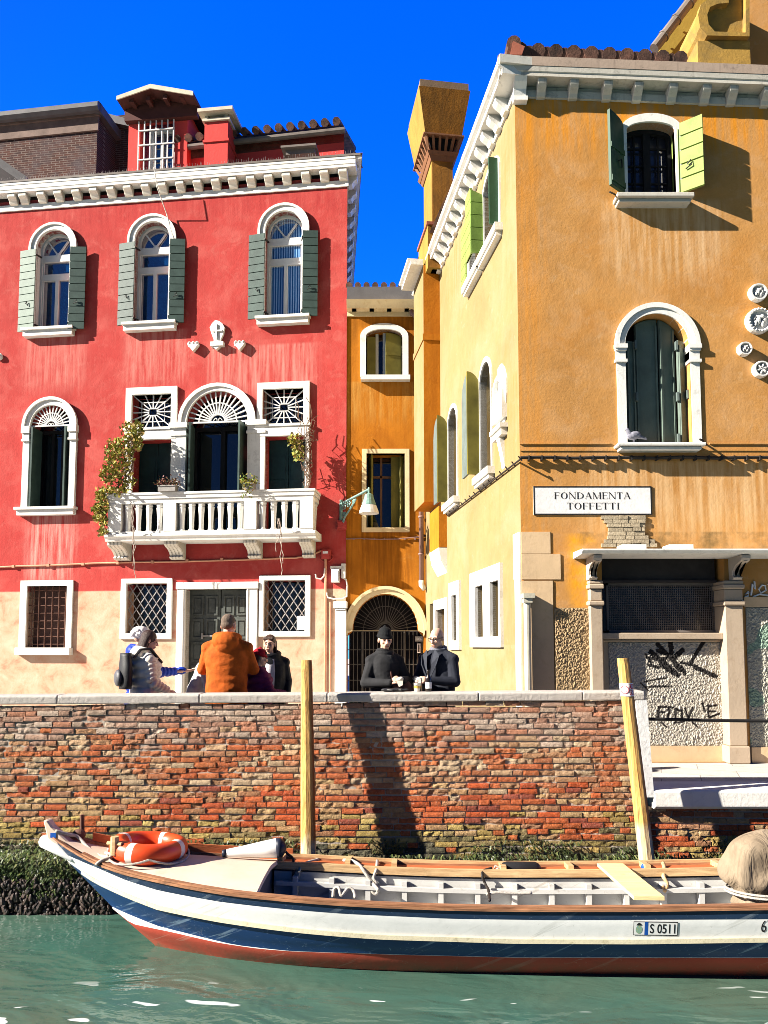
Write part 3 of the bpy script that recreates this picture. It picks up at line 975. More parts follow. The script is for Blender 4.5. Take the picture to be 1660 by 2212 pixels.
for q in (.15, .38, .62, .85):
    m.box(l[0] + (r_[0] - l[0]) * q, l[0] + (r_[0] - l[0]) * q + .1, .25, .7, l[1] - th - .0, l[1] - th + .1)
m.build('eave_boards', MT['dark_board'], dm, RED)
g = M()
for i in range(7): g.bar((wi[0] + (wi[2] - wi[0]) * i / 6, .57, zc2 + .02), (wi[0] + (wi[2] - wi[0]) * i / 6, .57, wi[3]), .028)
for i in range(6): g.bar((wi[0], .55, zc2 + .12 + (wi[3] - zc2 - .12) * i / 5), (wi[2], .55, zc2 + .12 + (wi[3] - zc2 - .12) * i / 5), .028)
g.build('grille', MT['whiteiron'], dm, RED)
M().box(wi[0], wi[2], .9, .93, zc2, wi[3]).build('pane', MT['glass'], dm, RED)
f = M().ring(rectp(wi[0] + .2, zc2, wi[2] - .02, wi[3] - .15), rectp(wi[0] + .28, zc2 + .06, wi[2] - .1, wi[3] - .25), .82, .9)
cc = (wi[0] + wi[2]) / 2 + .05
f.box(cc - .03, cc + .03, .83, .89, zc2, wi[3] - .2).box(wi[0] + .22, wi[2] - .04, .835, .89, zc2 + .6, zc2 + .72)
f.build('sash', MT['whitewood'], dm, RED)
# squat chimney on the red roof
D = -.25
q = RED.rect(442, 262, 497, 338, D)
m = M().box(q[0], q[2] - .05, .25, .8, zc2, q[3])
m.box(q[0] - .03, q[2] - .02, .22, .83, q[3] - .52, q[3] - .46)
ck = m.build('chimney', MT['red_plain'], red, RED)
M().box(q[0] - .06, q[2], .19, .86, zc2 + .1, zc2 + .17).build('band', MT['cream_wood'], ck, RED)
m = M().box(q[0] - .05, q[2], .2, .85, q[3], q[3] + .06)
for px in (q[0], q[2] - .15):
    m.box(px, px + .08, .27, .35, q[3] + .06, q[3] + .17); m.box(px, px + .08, .7, .78, q[3] + .06, q[3] + .17)
m.box(q[0] - .13, q[2] + .1, .1, .95, q[3] + .17, q[3] + .25)
m.build('chimney_cap', MT['cream_wood'], ck, RED)

# ---------- balcony
PB = .6
zr1 = RED.P(455, 1061, PB)[1]; zr0 = RED.P(455, 1084, PB)[1]; zsb = RED.P(455, 1150, PB)[1]; zs0 = RED.P(455, 1166, PB)[1]
bu0 = RED.P(234, 1100, PB)[0]; bu1 = RED.P(677, 1100, PB)[0]
m = M()
m.prismx([(0, zs0), (-PB, zs0), (-PB - .02, zs0 + .06), (-PB - .06, zs0 + .1), (-PB - .06, zsb - .02), (-PB - .03, zsb), (0, zsb)], bu0 - .05, bu1 + .06)
bal = m.build('balcony', MT['stone'], red, RED)
m = M()
for (a, b, c, d) in ((bu0, bu1, -PB, -PB + .2), (bu0, bu0 + .2, -PB + .2, 0), (bu1 - .2, bu1, -PB + .2, 0)):
    m.box(a, b, c, d, zr0, zr0 + .1).box(a - .025, b + .025, c - .025 if c == -PB else c, d, zr0 + .1, zr1 - .05).box(a - .045, b + .045, c - .045 if c == -PB else c, d, zr1 - .05, zr1)
    m.box(a, b, c, d, zsb, zsb + .05)
m.build('handrail', MT['stone'], bal, RED)
posts = [(234, 262), (353, 380), (527, 554), (648, 677)]
pu = []
for x0, x1 in posts:
    a = RED.P(x0, 1115, PB)[0]; b = RED.P(x1, 1115, PB)[0]; pu.append((a, b))
    M().box(a, b, -PB - .01, -PB + .21, zsb + .05, zr0).build('post', MT['stone'], bal, RED)
hb = zr0 - zsb - .05
bprof = [(.065, 0), (.065, .03), (.05, .05), (.05, hb * .3), (.055, hb * .55), (.068, hb * .8), (.072, hb - .1), (.06, hb - .085), (.075, hb - .05), (.075, hb)]
b0 = None
for (s0, s1, n) in ((pu[0][1], pu[1][0], 4), (pu[1][1], pu[2][0], 7), (pu[2][1], pu[3][0], 4)):
    for k in range(n):
        u = s0 + (s1 - s0) * (k + .5) / n
        if b0 is None:
            b0 = M().lathe([(r * 1.05, z) for r, z in bprof], (0, 0, 0), 10).build('baluster', MT['stone'], bal, RED, smooth=False)
            mm = rootinv(red).to_3x3() @ RED.m.to_3x3()
            b0.location = mm @ Vector((u, -PB + .1, zsb + .05)); bu = u
        else: copy_part(b0, (u - bu, 0, 0), RED)
for sx in (bu0 + .1, bu1 - .1):
    for k in range(2):
        copy_part(b0, (sx - bu, .22 + .22 * k, 0), RED)
zbk = RED.P(455, 1209, 0)[1]
hh = zs0 - zbk
kp = [(0, zbk), (-.14, zbk + .01), (-.19, zbk + hh * .14), (-.15, zbk + hh * .24), (-.2, zbk + hh * .42), (-.3, zbk + hh * .6), (-.42, zbk + hh * .7), (-.5, zbk + hh * .82), (-.5, zs0), (0, zs0)]
for x0, x1 in ((236, 277), (358, 397), (529, 567), (648, 684)):
    a = RED.P(x0, 1180, .4)[0]; b = RED.P(x1, 1180, .4)[0] - .1
    m = M().prismx(kp, a, b)
    w3 = (b - a) / 4
    for k in range(4):
        m.prismx([(p[0] - .022 if p[0] < 0 else 0, p[1]) for p in kp[:-1]] + [kp[-1]], a + w3 * k + .018, a + w3 * (k + 1) - .018)
    m.build('bracket', MT['bracket'] if 'bracket' in MT else MT['stone'], bal, RED)

# ---------- small carved reliefs
m = M()
x = lambda px, py: RED.P(px, py, .05)
pts = [x(459, 699), x(466, 692), x(474, 694), x(481, 699), x(486, 708), x(483, 722), x(477, 735), x(480, 744), x(461, 744), x(463, 735), x(458, 722), x(454, 708)]
m.prism(pts[::-1], -.07, 0)
a = RED.rect(466.5, 700, 469.5, 732, .08); b = RED.rect(459, 713, 480, 716, .08)
m.box(a[0], a[2], -.1, -.06, a[1], a[3]).box(b[0], b[2], -.098, -.06, b[1], b[3])
c = RED.rect(455, 738, 483, 747, .1); m.box(c[0], c[2], -.12, 0, c[1], c[3])
m.prism([x(459, 747), x(468, 757), x(479, 747)], -.1, 0)
m.build('carved_crest', MT['stone'], red, RED)
for cx in (418.5, 518.5):
    m = M(); cy = 748 if cx < 450 else 746
    m.prism([x(cx - 12, cy - 3), x(cx - 6, cy + 5), x(cx, cy + 12), x(cx + 6, cy + 5), x(cx + 12, cy - 3)], -.11, 0)
    for q in (-8, 0, 8): m.ell((x(cx + q, cy - 4)[0], -.05, x(cx, cy - 4)[1]), (.05, .07, .07), nu=8, nv=6)
    m.build('carved_bracket', MT['stone'], red, RED)
m = M(); p = RED.P(-2, 770, .05); m.lathe([(.08, 0), (.09, .05), (.05, .08)], (0, 0, 0), 14, Matrix.Translation((p[0], 0, p[1])) @ Matrix.Rotation(radians(90), 4, 'X'))
m.build('carved_roundel', MT['stone'], red, RED)

# ---------- conduits, corner pier, cable
m = M()
pts = [RED.P(px, py, .03) for px, py in ((-20, 1226), (40, 1223), (120, 1221), (200, 1217), (270, 1215), (400, 1213), (560, 1208), (640, 1205), (672, 1200), (694, 1190))]
m.tube([(p[0], -.03, p[1]) for p in pts], .022, 6)
for t in range(8):
    p = RED.P(30 + t * 75, 1223.5 - t * 2.4, .03); m.box(p[0] - .03, p[0] + .03, -.06, 0, p[1] - .03, p[1] + .03)
m.build('cable', MT['pinkpipe'], red, RED)
m = M()
for xx, y0, y1, rr_ in ((704, 1207, 1500, .028), (714, 1300, 1500, .02)):
    a = RED.P(xx, y0, .04); m.tube([(a[0], -.04, a[1]), (a[0], -.04, 0)], rr_, 7)
m.build('conduit', MT['pinkpipe'], red, RED)
m = M()
c1 = [RED.P(px, py, .06) for px, py in ((706, 1280), (709, 1291), (722, 1294), (742, 1293), (750, 1288), (751, 1265), (748, 1252), (741, 1248))]
m.tube([(p[0], -.06, p[1]) for p in c1], .02, 6)
c1 = [RED.P(px, py, .06) for px, py in ((702, 1228), (701, 1244), (694, 1251), (684, 1249), (682, 1240))]
m.tube([(p[0], -.06, p[1]) for p in c1], .018, 6)
m.build('pipe', MT['whitepipe'], red, RED)
m = M()
q = RED.rect(724, 1318, 748, 1498, .1); m.box(q[0], q[2], -.1, .0, 0, q[3])
q = RED.rect(721, 1299, 750, 1318, .12); m.box(q[0], q[2], -.14, .0, q[1] + .04, q[3]).box(q[0] + .03, q[2] - .03, -.12, 0, q[1], q[1] + .04)
bevel(m.build('corner_pier', MT['stone'], red, RED), .01)
m = M()
pts = [RED.P(px, py, .5) for px, py in ((331, 358), (338, 402), (345, 440), (352, 468), (362, 500), (366, 520))]
m.tube([(p[0], -.45 if i < 2 else -.1, p[1]) for i, p in enumerate(pts)], .012, 5)
m.build('aerial_lead', MT['whitepipe'], red, RED)
# =================================================================== narrow orange house with the gate
org = empty('orange_house', ORG, label='narrow orange house over an arched iron gate, squeezed between the red and the cream house', cat='house')
UO = ORG.P(925, 1000)[0] + .25


def ar(x0, y0, x1, y1, top_frac=1.0):
    return ORG.rect(x0, y0, x1, y1)


g = ORG
w1 = g.rect(791, 712, 870, 815); w2 = g.rect(792, 980, 875, 1140)
za = g.P(833, 1362)[1]; A0 = g.P(762, 1350)[0]; A1 = g.P(904, 1350)[0]; B0 = g.P(750, 1400)[0]; B1 = g.P(916, 1400)[0]
ztop = g.P(833, 1283)[1]
gate_o = [(B0, 0), (B1, 0), (B1, za - .12), (A1, za)] + [((A0 + A1) / 2 + (A1 - A0) / 2 * cos(pi * k / 16), za + (ztop - za) * sin(pi * k / 16)) for k in range(1, 16)] + [(A0, za), (B0, za - .12)]
h1 = archp(w1[0], w1[1], w1[2], w1[3] - .17, .17)
zt = g.P(830, 684)[1]
wl_ = M().sheet(rectp(.003, 0, UO, zt), [h1, rectp(*w2), gate_o], 0, .4)
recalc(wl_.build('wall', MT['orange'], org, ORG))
M().box(-.3, .002, .055, .4, 0, zt).build('wall_return', MT['orange'], org, ORG)
M().box(.02, UO, 1.6, 1.65, 0, zt - .1).build('room_backing', MT['dark'], org, ORG)
# windows
m = M().ring(archp(w1[0] - .13, w1[1], w1[2] + .13, w1[3] - .17, .3), h1, -.05, .14)
win = m.build('window', MT['stone'], org, ORG)
s = g.rect(780, 815, 886, 825); M().box(s[0], s[2], -.17, .1, s[1], s[3]).build('sill', MT['stone'], win, ORG)
hw = (w1[2] - w1[0])
shutter(win, ORG, w1[0] + .02, .1, hw * .24, w1[1] + .02, w1[3] - .12, radians(4), MT['olive'], hook=False)
shutter(win, ORG, w1[2] - .02, .12, -hw * .44, w1[1] + .02, w1[3] - .05, radians(12), MT['olive'], arch=.1, hook=False)
m = M().box(w1[0] + hw * .26, w1[0] + hw * .34, .2, .26, w1[1], w1[3]).box(w1[0] + hw * .46, w1[0] + hw * .54, .2, .26, w1[1], w1[3])
m.build('sash', MT['whitewood'], win, ORG)
M().box(w1[0], w1[2], .3, .33, w1[1], w1[3]).build('pane', MT['glass_dark'], win, ORG)
m = M().ring(rectp(w2[0] - .1, w2[1] - .1, w2[2] + .1, w2[3] + .1), rectp(*w2), -.04, .16)
win = m.build('window', MT['stone_warm'], org, ORG)
hw = w2[2] - w2[0]
shutter(win, ORG, w2[0] + .02, .28, .26, w2[1] + .01, w2[3] - .01, radians(-70), MT['olive'], hook=False)
shutter(win, ORG, w2[2] - .1, .26, -hw * .24, w2[1] + .01, w2[3] - .01, radians(8), MT['olive'], hook=False)
shutter(win, ORG, w2[2] - .02, .16, -.09, w2[1] + .01, w2[3] - .01, radians(40), MT['olive'], hook=False)
M().box(w2[0], w2[2], .45, .48, w2[1], w2[3]).build('pane', MT['glass_dark'], win, ORG)
M().box(w2[0] + .3, w2[0] + .35, .4, .45, w2[1], w2[3]).box(w2[0], w2[2], .4, .45, w2[1] + 1.2, w2[1] + 1.25).build('sash', MT['brownwood'], win, ORG)
# gate
cx = (A0 + A1) / 2; rad = (A1 - A0) / 2
m = M()
outer = [(cx + (rad + .16) * cos(pi * k / 20), za + (ztop - za + .14) * sin(pi * k / 20)) for k in range(21)]
inner = [(cx + rad * cos(pi * k / 20), za + (ztop - za) * sin(pi * k / 20)) for k in range(21)]
m.ring(outer + [(A0 - .02, za - .001)], inner + [(A0, za - .0005)], -.05, .2)
m.ring([(cx + (rad + .19) * cos(pi * k / 20), za + (ztop - za + .17) * sin(pi * k / 20)) for k in range(21)], [(cx + (rad + .12) * cos(pi * k / 20), za + (ztop - za + .1) * sin(pi * k / 20)) for k in range(21)], -.085, -.045)
m.prism([(A0 - .16, za), (A0 - .16, za - .06), (B0 - .0, za - .13), (B0 + .02, za - .06), (A0 + .01, za - .003)][::-1], -.1, .2)
m.prism([(A1 + .14, za), (A1 + .14, za - .06), (B1 + .0, za - .13), (B1 - .02, za - .06), (A1 - .01, za - .003)], -.1, .2)
gt = m.build('gateway', MT['stone_warm'], org, ORG)
m = M()
n = 19
for i in range(n):
    u = B0 + (B1 - B0) * (i + .5) / n
    m.tube([(u, .25, 0), (u, .25, za - .02)], .009, 5)
for zz in (za - .01, za - .42, .35, .75, 1.1): m.bar((B0, .26, zz), (B1, .26, zz), .018)
for u in (B0 + (B1 - B0) * .2, B0 + (B1 - B0) * .75): m.bar((u, .245, 0), (u, .245, za), .035)
for k in range(1, 24):
    a = pi * k / 24
    m.bar((cx + rad * .2 * cos(a), .25, za + (ztop - za) * .2 * sin(a)), (cx + rad * cos(a), .25, za + (ztop - za) * sin(a)), .014)
for q in (.2, .68): m.tube([(cx + rad * q * cos(pi * k / 16), .25, za + (ztop - za) * q * sin(pi * k / 16)) for k in range(17)], .009, 4)
m.build('gate_grille', MT['gateiron'], gt, ORG)
# cornice, roof
z1, z0_ = g.P(830, 648, .25)[1], g.P(830, 664, .25)[1]
m = M().prismx([(0, z0_), (-.22, z0_), (-.25, z0_ + .06), (-.3, z1), (.1, z1)], .003, UO).box(.003, UO, -.03, .1, zt, zt + .16)
co = m.build('cornice', MT['stone_warm'], org, ORG)
for i in range(5):
    u = .12 + (UO - .3) * i / 4.5
    M().box(u, u + .1, -.2, .1, zt + .16, z0_).build('bracket', MT['stone_warm'], co, ORG)
M().box(.003, UO, .004, .1, zt + .1, z0_).build('frieze', MT['orange'], co, ORG)
zr = g.P(830, 620, .1)[1]
m = M().box(.003, UO, -.12, .3, z1 + .003, zr)
m.build('flashing', MT['lead'], org, ORG)
m = M()
n = 11
for i in range(n):
    u = .05 + (UO - .1) * i / (n - 1)
    for k in range(4):
        m.tube([(u, -.1 + k * .5, zr + .04 + k * .13), (u, .45 + k * .5, zr + .14 + k * .13)], .075, 8)
m.add([(.01, -.05, zr + .01), (UO, -.05, zr + .01), (UO, 3, zr + .8), (.01, 3, zr + .8)], [(0, 1, 2, 3)])
m.build('roof', MT['tile'], org, ORG)
m = M()
pu_ = g.P(911, 900)[0] - .02
zz0 = g.P(911, 1255)[1]
m.tube([(pu_ - .2, -.1, g.P(900, 672)[1]), (pu_ - .2, -.1, g.P(900, 680)[1]), (pu_, -.09, g.P(908, 697)[1]), (pu_, -.09, zz0)], .055, 10)
for py in (760, 880, 1010, 1120, 1200): zq = g.P(911, py)[1]; m.tube([(pu_, -.09, zq), (pu_, -.09, zq + .04)], .068, 10)
dp = m.build('drainpipe', MT['pipe'], org, ORG, smooth=True)
M().tube([(pu_, -.09, zz0), (pu_, -.1, zz0 - .1), (pu_ + .06, -.14, zz0 - .2)], [.062, .062, .045], 10).build('spout', MT['whitepipe'], dp, ORG, smooth=True)
pts = [g.P(px, py, .03) for px, py in ((748, 1164), (780, 1163), (820, 1165), (860, 1164), (905, 1160), (920, 1157))]
m = M().tube([(p[0], -.03, p[1]) for p in pts], .014, 5)
for t in range(7): p = g.P(765 + t * 22, 1164, .03); m.box(p[0] - .015, p[0] + .015, -.05, 0, p[1] - .02, p[1] + .02)
m.build('cable', MT['pipe'], org, ORG)

# =================================================================== ochre and cream corner house
yel = empty('corner_house', YF, label='tall corner house, ochre front with a closed shopfront and cream side wall along the lane', cat='house')
f = YF
RU = 7.0
SL = -.04      # the old eaves sag to the right
uw = f.rect(1354, 265, 1459, 417)
h_up = archp(uw[0], uw[1], uw[2], uw[3] - .12, .12)
bw = f.rect(1352, 678, 1491, 957)
h_big = archp(bw[0], bw[1], bw[2], bw[3] - (bw[2] - bw[0]) / 2, (bw[2] - bw[0]) / 2)
sh = f.rect(1304, 1199, 1570, 1600); h_shop = rectp(sh[0], 0, sh[2], sh[3])
zbb = f.P(1115, 212)[1]
KRZ = (0.0, zbb)


def slope(v):
    return Vector((v[0], v[1], v[2] + SL * v[0]))


wl_ = M().sheet([(0, 0), (RU, 0), (RU, zbb + SL * RU), (0, zbb)], [h_up, h_big, h_shop], 0, .32)
wl_.box(RU - .3, RU, .01, 7, 0, zbb + SL * RU - .02)
recalc(wl_.build('front_wall', MT['ochre'], yel, YF))
M().box(.4, RU - .3, .7, .72, 0, zbb - .5).build('room_backing', MT['dark'], yel, YF)

# side wall
SU = -7.2
s = YS


def srect(x0, yt, x1, yb, xm=None):
    xm = xm or (x0 + x1) / 2
    ym = (yt + yb) / 2
    return s.P(x0, ym)[0], s.P(xm, yb)[1], s.P(x1, ym)[0], s.P(xm, yt)[1]


su1 = srect(1047, 362, 1080, 524); su2 = srect(1014, 362, 1038, 524); su2 = (su2[0], su1[1], su2[2], su1[3])
sm1 = srect(1039, 782, 1063, 1022); sm2 = srect(970, 884, 989, 1081); sm2 = (sm2[0], sm1[1], sm2[2], sm1[3])
sg1 = srect(1033, 1265, 1050, 1376); sg2 = srect(1065, 1256, 1084, 1373); sg2 = (sg2[0], sg1[1], sg2[2], sg1[3])
sg3 = srect(981, 1285, 991.5, 1384); sdoor = srect(946, 1316, 966, 1500); sg4 = srect(929, 1304, 937, 1372)
arc = lambda q: archp(q[0], q[1], q[2], q[3] - .2, .2, 10)
arc2 = lambda q: archp(q[0], q[1], q[2], q[3] - .32, .32, 10)
h_s = [arc(su1), arc(su2), arc2(sm1), arc2(sm2), rectp(*sg1), rectp(*sg2), rectp(*sg3), rectp(sdoor[0], 0, sdoor[2], sdoor[3]), rectp(*sg4)]
wl_ = M().sheet(rectp(SU, 0, 0, zbb), h_s, 0, .28)
recalc(wl_.build('side_wall', MT['cream'], yel, YS))
M().box(SU, -.32, .5, .52, 0, zbb - .4).build('room_backing', MT['dark'], yel, YS)
for q, kind in ((su1, 'lime'), (su2, 'lime'), (sm1, 'olive'), (sm2, 'olive')):
    A = arc if kind == 'lime' else arc2
    hol = A(q)
    out = archp(q[0] - .06, q[1], q[2] + .06, q[3] - (.2 if kind == 'lime' else .32), .27 if kind == 'lime' else .4, 10)
    win = M().ring(out, hol, -.025, .1).build('window', MT['stone'], yel, YS)
    M().box(q[0] - .14, q[2] + .14, -.12, .1, q[1] - .11, q[1]).box(q[0] - .1, q[2] + .1, -.09, .1, q[1] - .17, q[1] - .11).build('sill', MT['stone'], win, YS)
    M().box(q[0], q[2], .2, .23, q[1], q[3]).build('pane', MT['glass_dark'], win, YS)
    pw = .22
    uf = q[0] - .01
    zt_ = q[3] - .02
    # leaf standing out at the far jamb, then folded back along the lane
    if not (kind == 'lime' and q is su2):
        pts = [(0, q[1] + .05), (-pw, q[1] + .05)] + [(-pw + pw * k / 6, zt_ - .3 + .3 * sqrt(max(0, 1 - (k / 6) ** 2))) for k in range(7)]
        if kind == 'lime':
            m = M(); h5 = (zt_ - .06 - q[1] - .05) / 5
            for k in range(5):
                m.prismx([(0, q[1] + .05 + h5 * k + .012), (-pw, q[1] + .05 + h5 * k + .012), (-pw, q[1] + .05 + h5 * (k + 1)), (0, q[1] + .05 + h5 * (k + 1) - (.08 if k == 4 else 0))], uf - .04, uf)
            m.box(uf - .035, uf - .012, -pw + .01, 0, q[1] + .06, zt_ - .15)
            m.build('shutter', MT['lime_dk'], win, YS)
        else:
            M().prismx(pts, uf - .04, uf).build('shutter', MT['olive'], win, YS)
    lw = .32
    y0 = -pw if not (kind == 'lime' and q is su2) else -.06
    if kind == 'lime':
        m = M(); h5 = (zt_ - q[1] - .05) / 6
        for k in range(6): m.box(uf - .05 - lw, uf - .05, y0, y0 + .035, q[1] + .05 + h5 * k + .01, q[1] + .05 + h5 * (k + 1))
        m.box(uf - .04 - lw, uf - .06, y0 + .012, y0 + .03, q[1] + .06, zt_ - .05)
        m.build('shutter', MT['lime'], win, YS)
    else:
        pts = [(uf - .05 - lw, q[1] + .05), (uf - .05, q[1] + .05), (uf - .05, zt_ - .05)] + [(uf - .05 - lw * k / 6, zt_ - .4 + .35 * sqrt(max(0, 1 - (k / 6) ** 2))) for k in range(1, 7)]
        M().prism(pts, y0, y0 + .035).build('shutter', MT['palepanel'], win, YS)
    # near jamb leaf, edge on
    if q is su1: M().box(q[2] - .03, q[2] + .01, -.16, .02, q[1] + .05, q[3] - .1).build('shutter', MT['green_dk'], win, YS)
# ground windows in the lane
fr4 = srect(1021, 1239, 1088, 1397)
m = M()
zb_, zt_ = sg1[1] - .16, sg1[3] + .24
m.ring(rectp(fr4[0], zb_, fr4[2], zt_), rectp(sg1[0], sg1[1], sg2[2], sg1[3]), -.05, .05).box(sg1[2], sg2[0], -.05, .05, sg1[1], sg1[3])
win = m.build('window', MT['stone'], yel, YS)
for q in (sg1, sg2):
    gm = M()
    for k in range(6): gm.bar((q[0], .12, q[1] + (q[3] - q[1]) * (k + .5) / 6), (q[2], .12, q[1] + (q[3] - q[1]) * (k + .5) / 6), .02)
    for k in range(3): gm.bar((q[0] + (q[2] - q[0]) * (k + .5) / 3, .12, q[1]), (q[0] + (q[2] - q[0]) * (k + .5) / 3, .12, q[3]), .02)
    gm.build('grille', MT['iron'], win, YS)
    M().box(q[0] - .002, q[2] + .002, .22, .25, q[1], q[3]).build('pane', MT['glass_dark'], win, YS)
m = M().ring(rectp(sg3[0] - .22, sg3[1] - .16, sg3[2] + .2, sg3[3] + .24), rectp(*sg3), -.05, .05)
win = m.build('window', MT['stone'], yel, YS)
M().box(sg3[0], sg3[2], .2, .23, sg3[1], sg3[3]).build('pane', MT['glass_dark'], win, YS)
M().box(sg4[0], sg4[2], .2, .23, sg4[1], sg4[3]).build('window', MT['glass_dark'], yel, YS)
m = M().box(sdoor[0] - .2, sdoor[0], -.05, .1, 0, sdoor[3] + .2).box(sdoor[2], sdoor[2] + .22, -.05, .1, 0, sdoor[3] + .2).box(sdoor[0], sdoor[2], -.05, .1, sdoor[3], sdoor[3] + .2)
d_ = m.build('door', MT['stone'], yel, YS)
m = M().box(sdoor[0], sdoor[2], .2, .25, 0, sdoor[3])
for k in range(6): m.box(sdoor[0] + (sdoor[2] - sdoor[0]) * k / 6 + .01, sdoor[0] + (sdoor[2] - sdoor[0]) * (k + 1) / 6 - .01, .18, .2, 0, sdoor[3])
m.build('door_leaf', MT['brownwood'], d_, YS)
# white quoins at the corner and little shrine relief
m = M()
q = srect(1112, 1152, 1126, 1250); m.box(q[0], -.003, -.02, .0, q[1], q[3])
q = srect(1117, 1250, 1128, 1490); m.box(q[0], -.003, -.022, .0, 0, q[3])
m.build('quoin', MT['stone'], yel, YS)
q = srect(1073, 785, 1097, 940)
m = M()
um = (q[0] + q[2]) / 2
n = 14
pts = []
for k in range(n):
    a = 2 * pi * k / n
    pts.append((um + (q[2] - q[0]) * .5 * cos(a) * (1 + .12 * sin(3 * a)), (q[1] + q[3]) / 2 + (q[3] - q[1]) * .5 * sin(a)))
m.prism(pts, -.02, 0)
m.ring(archp(um - .24, q[1] + .2, um + .24, q[3] - .45, .26, 8), archp(um - .17, q[1] + .27, um + .17, q[3] - .45, .2, 8), -.08, 0)
m.ell((um, -.01, q[1] + .6), (.09, .04, .3)); m.ell((um, -.02, q[1] + .95), (.05, .04, .06))
m.box(um - .26, um + .28, -.12, 0, q[1] + .04, q[1] + .1).box(um - .22, um + .24, -.09, 0, q[1] - .06, q[1] + .04)
m.prismx([(0, q[1] - .5), (-.03, q[1] - .3), (-.08, q[1] - .06), (0, q[1] - .06)], um - .04, um + .1)
m.build('shrine_relief', MT['stone'], yel, YS)
# string course cable along the lane
pts = [s.P(px, py, .03) for px, py in ((1125, 992), (1098, 1013), (1067, 1037), (1010, 1081), (967, 1114))]
m = M().tube([(p[0], -.03, p[1]) for p in pts], .014, 5)
for i in range(16):
    t = i / 15; a_, b_ = pts[0], pts[-1]
    m.bar((a_[0] + (b_[0] - a_[0]) * t, -.01, a_[1] + (b_[1] - a_[1]) * t - .02), (a_[0] + (b_[0] - a_[0]) * t, -.06, a_[1] + (b_[1] - a_[1]) * t + .04), .014)
m.build('cable', MT['cable'], yel, YS)

# cornice (front run follows the sagging eaves)
OVY = .2
zk0 = f.P(1113, 197)[1]
kc1 = f.P(1113, 162, OVY)[1]; kc2 = f.P(1113, 137, OVY + .05)[1]; kr = f.P(1113, 123, OVY)[1]
TS = Matrix(((1, 0, 0, 0), (0, 1, 0, 0), (SL, 0, 1, 0), (0, 0, 0, 1)))
m = M()
m.prismx([(0, kc1), (-OVY, kc1), (-OVY, kc1 + .05), (-OVY - .012, kc1 + .06), (-OVY - .02, kc2), (.1, kc2)], -.24, RU, TS)
m.box(-.005, RU, -.035, .3, zbb, zk0, TS)
m.box(-.002, RU, .006, .3, zk0, kc1, TS)
kor = m.build('cornice', MT['greystone'], yel, YF)
hb_ = kc1 - zk0
print('HB', hb_)
kp = [(.006, zk0 - .12), (-.06, zk0 - .12), (-.085, zk0 - .07), (-.14, zk0 - .02), (-.17, kc1 - .06), (-.175, kc1), (.006, kc1)]
b0 = None
for x0, x1 in ((1162, 1182), (1232, 1251), (1304, 1325), (1370, 1391), (1445, 1466), (1517, 1538), (1574, 1597), (1649, 1670), (1722, 1742)):
    u = (f.P(x0, 180, .15)[0] + f.P(x1, 180, .15)[0]) / 2
    if b0 is None:
        b0 = M().prismx(kp, -.062, .062).build('bracket', MT['greystone'], kor, YF); bevel(b0, .01)
        b0.location = Vector((u, 0, SL * u)); bu = u
    else:
        copy_part(b0, (u - bu, 0, SL * (u - bu)), YF)
m = M().prismx([(0, zk0 - .14), (-.09, zk0 - .13), (-.11, zk0 - .05), (-.17, kc1 - .06), (-.2, kc1), (0, kc1)], -.03, .14)
m.box(-.03, .16, -.1, .0, zk0 - .2, zk0 - .14)
m.build('scroll_bracket', MT['stone'], kor, YF)
# frieze shade strip and eaves course
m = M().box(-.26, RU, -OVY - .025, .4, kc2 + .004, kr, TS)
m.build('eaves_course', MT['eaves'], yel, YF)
# side run
BU = s.P(952, 900)[0]       # near face of the chimney breast
m = M()
prof = [(.02, kc1), (-.24, kc1), (-.24, kc1 + .08), (-.29, kc1 + .1), (-.31, kc2 - .005), (.02, kc2 - .005)]
m.prismx(prof, BU + .002, .21)
PJ = .36
m.prismx([(p[0] - PJ, p[1]) for p in prof], BU - 1.15, BU)
m.prismx(prof, SU, BU - 1.152)
m.box(BU, -.002, -.03, .3, zbb, zk0)
ks = m.build('cornice', MT['stone'], yel, YS)
b1 = None
nb = 14
for i in range(nb):
    u = -.3 + (BU + .12 + .3) * i / (nb - 1)
    if b1 is None:
        b1 = M().prismx([(p[0] * 1.2, p[1]) for p in kp], u - .07, u + .07).build('bracket', MT['stone'], ks, YS); bu = u
    else: copy_part(b1, (u - bu, 0, 0), YS)
for k in range(5):
    u = BU - 1.3 - k * .3; copy_part(b1, (u - bu, 0, 0), YS)
M().box(BU, -.3, .008, .3, zk0, kc1).build('frieze', MT['cream'], ks, YS)
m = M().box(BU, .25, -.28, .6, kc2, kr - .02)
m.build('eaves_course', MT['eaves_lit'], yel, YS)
# roof tiles: one scalloped row of covers in front, slope behind
m = M()
r0 = f.P(1108, 116, .1); r1 = f.P(1476, 128, .1)
n = 10
for i in range(n):
    t = i / (n - 1)
    u = r0[0] + .1 + (r1[0] - r0[0] - .15) * t; zz = kr + SL * u + .16 - .04 * t
    for k in range(4): m.tube([(u, -.14 + k * .45, zz + k * .12), (u, .3 + k * .45, zz + .1 + k * .12)], .1, 10)
    if i < n - 1:
        du = (r1[0] - r0[0] - .15) / (n - 1) / 2
        m.tube([(u + du, -.13, zz - .015), (u + du, 1.6, zz + .36)], .075, 10)
m.prism([(r0[0], kr + SL * r0[0] + .004), (r1[0], kr + SL * r1[0] + .004), (r1[0], kr + SL * r1[0] + .1), (r0[0], kr + SL * r0[0] + .16)], -.1, 2.5)
e = m.build('roof', MT['tile'], yel, YF)
M().tube([(r0[0] - .0, -.2, kr + .2), (r0[0] + .02, .2, kr + .3), (r0[0] - .3, 3, kr + .7)], .1, 10).build('ridge_tile', MT['tile'], e, YF)
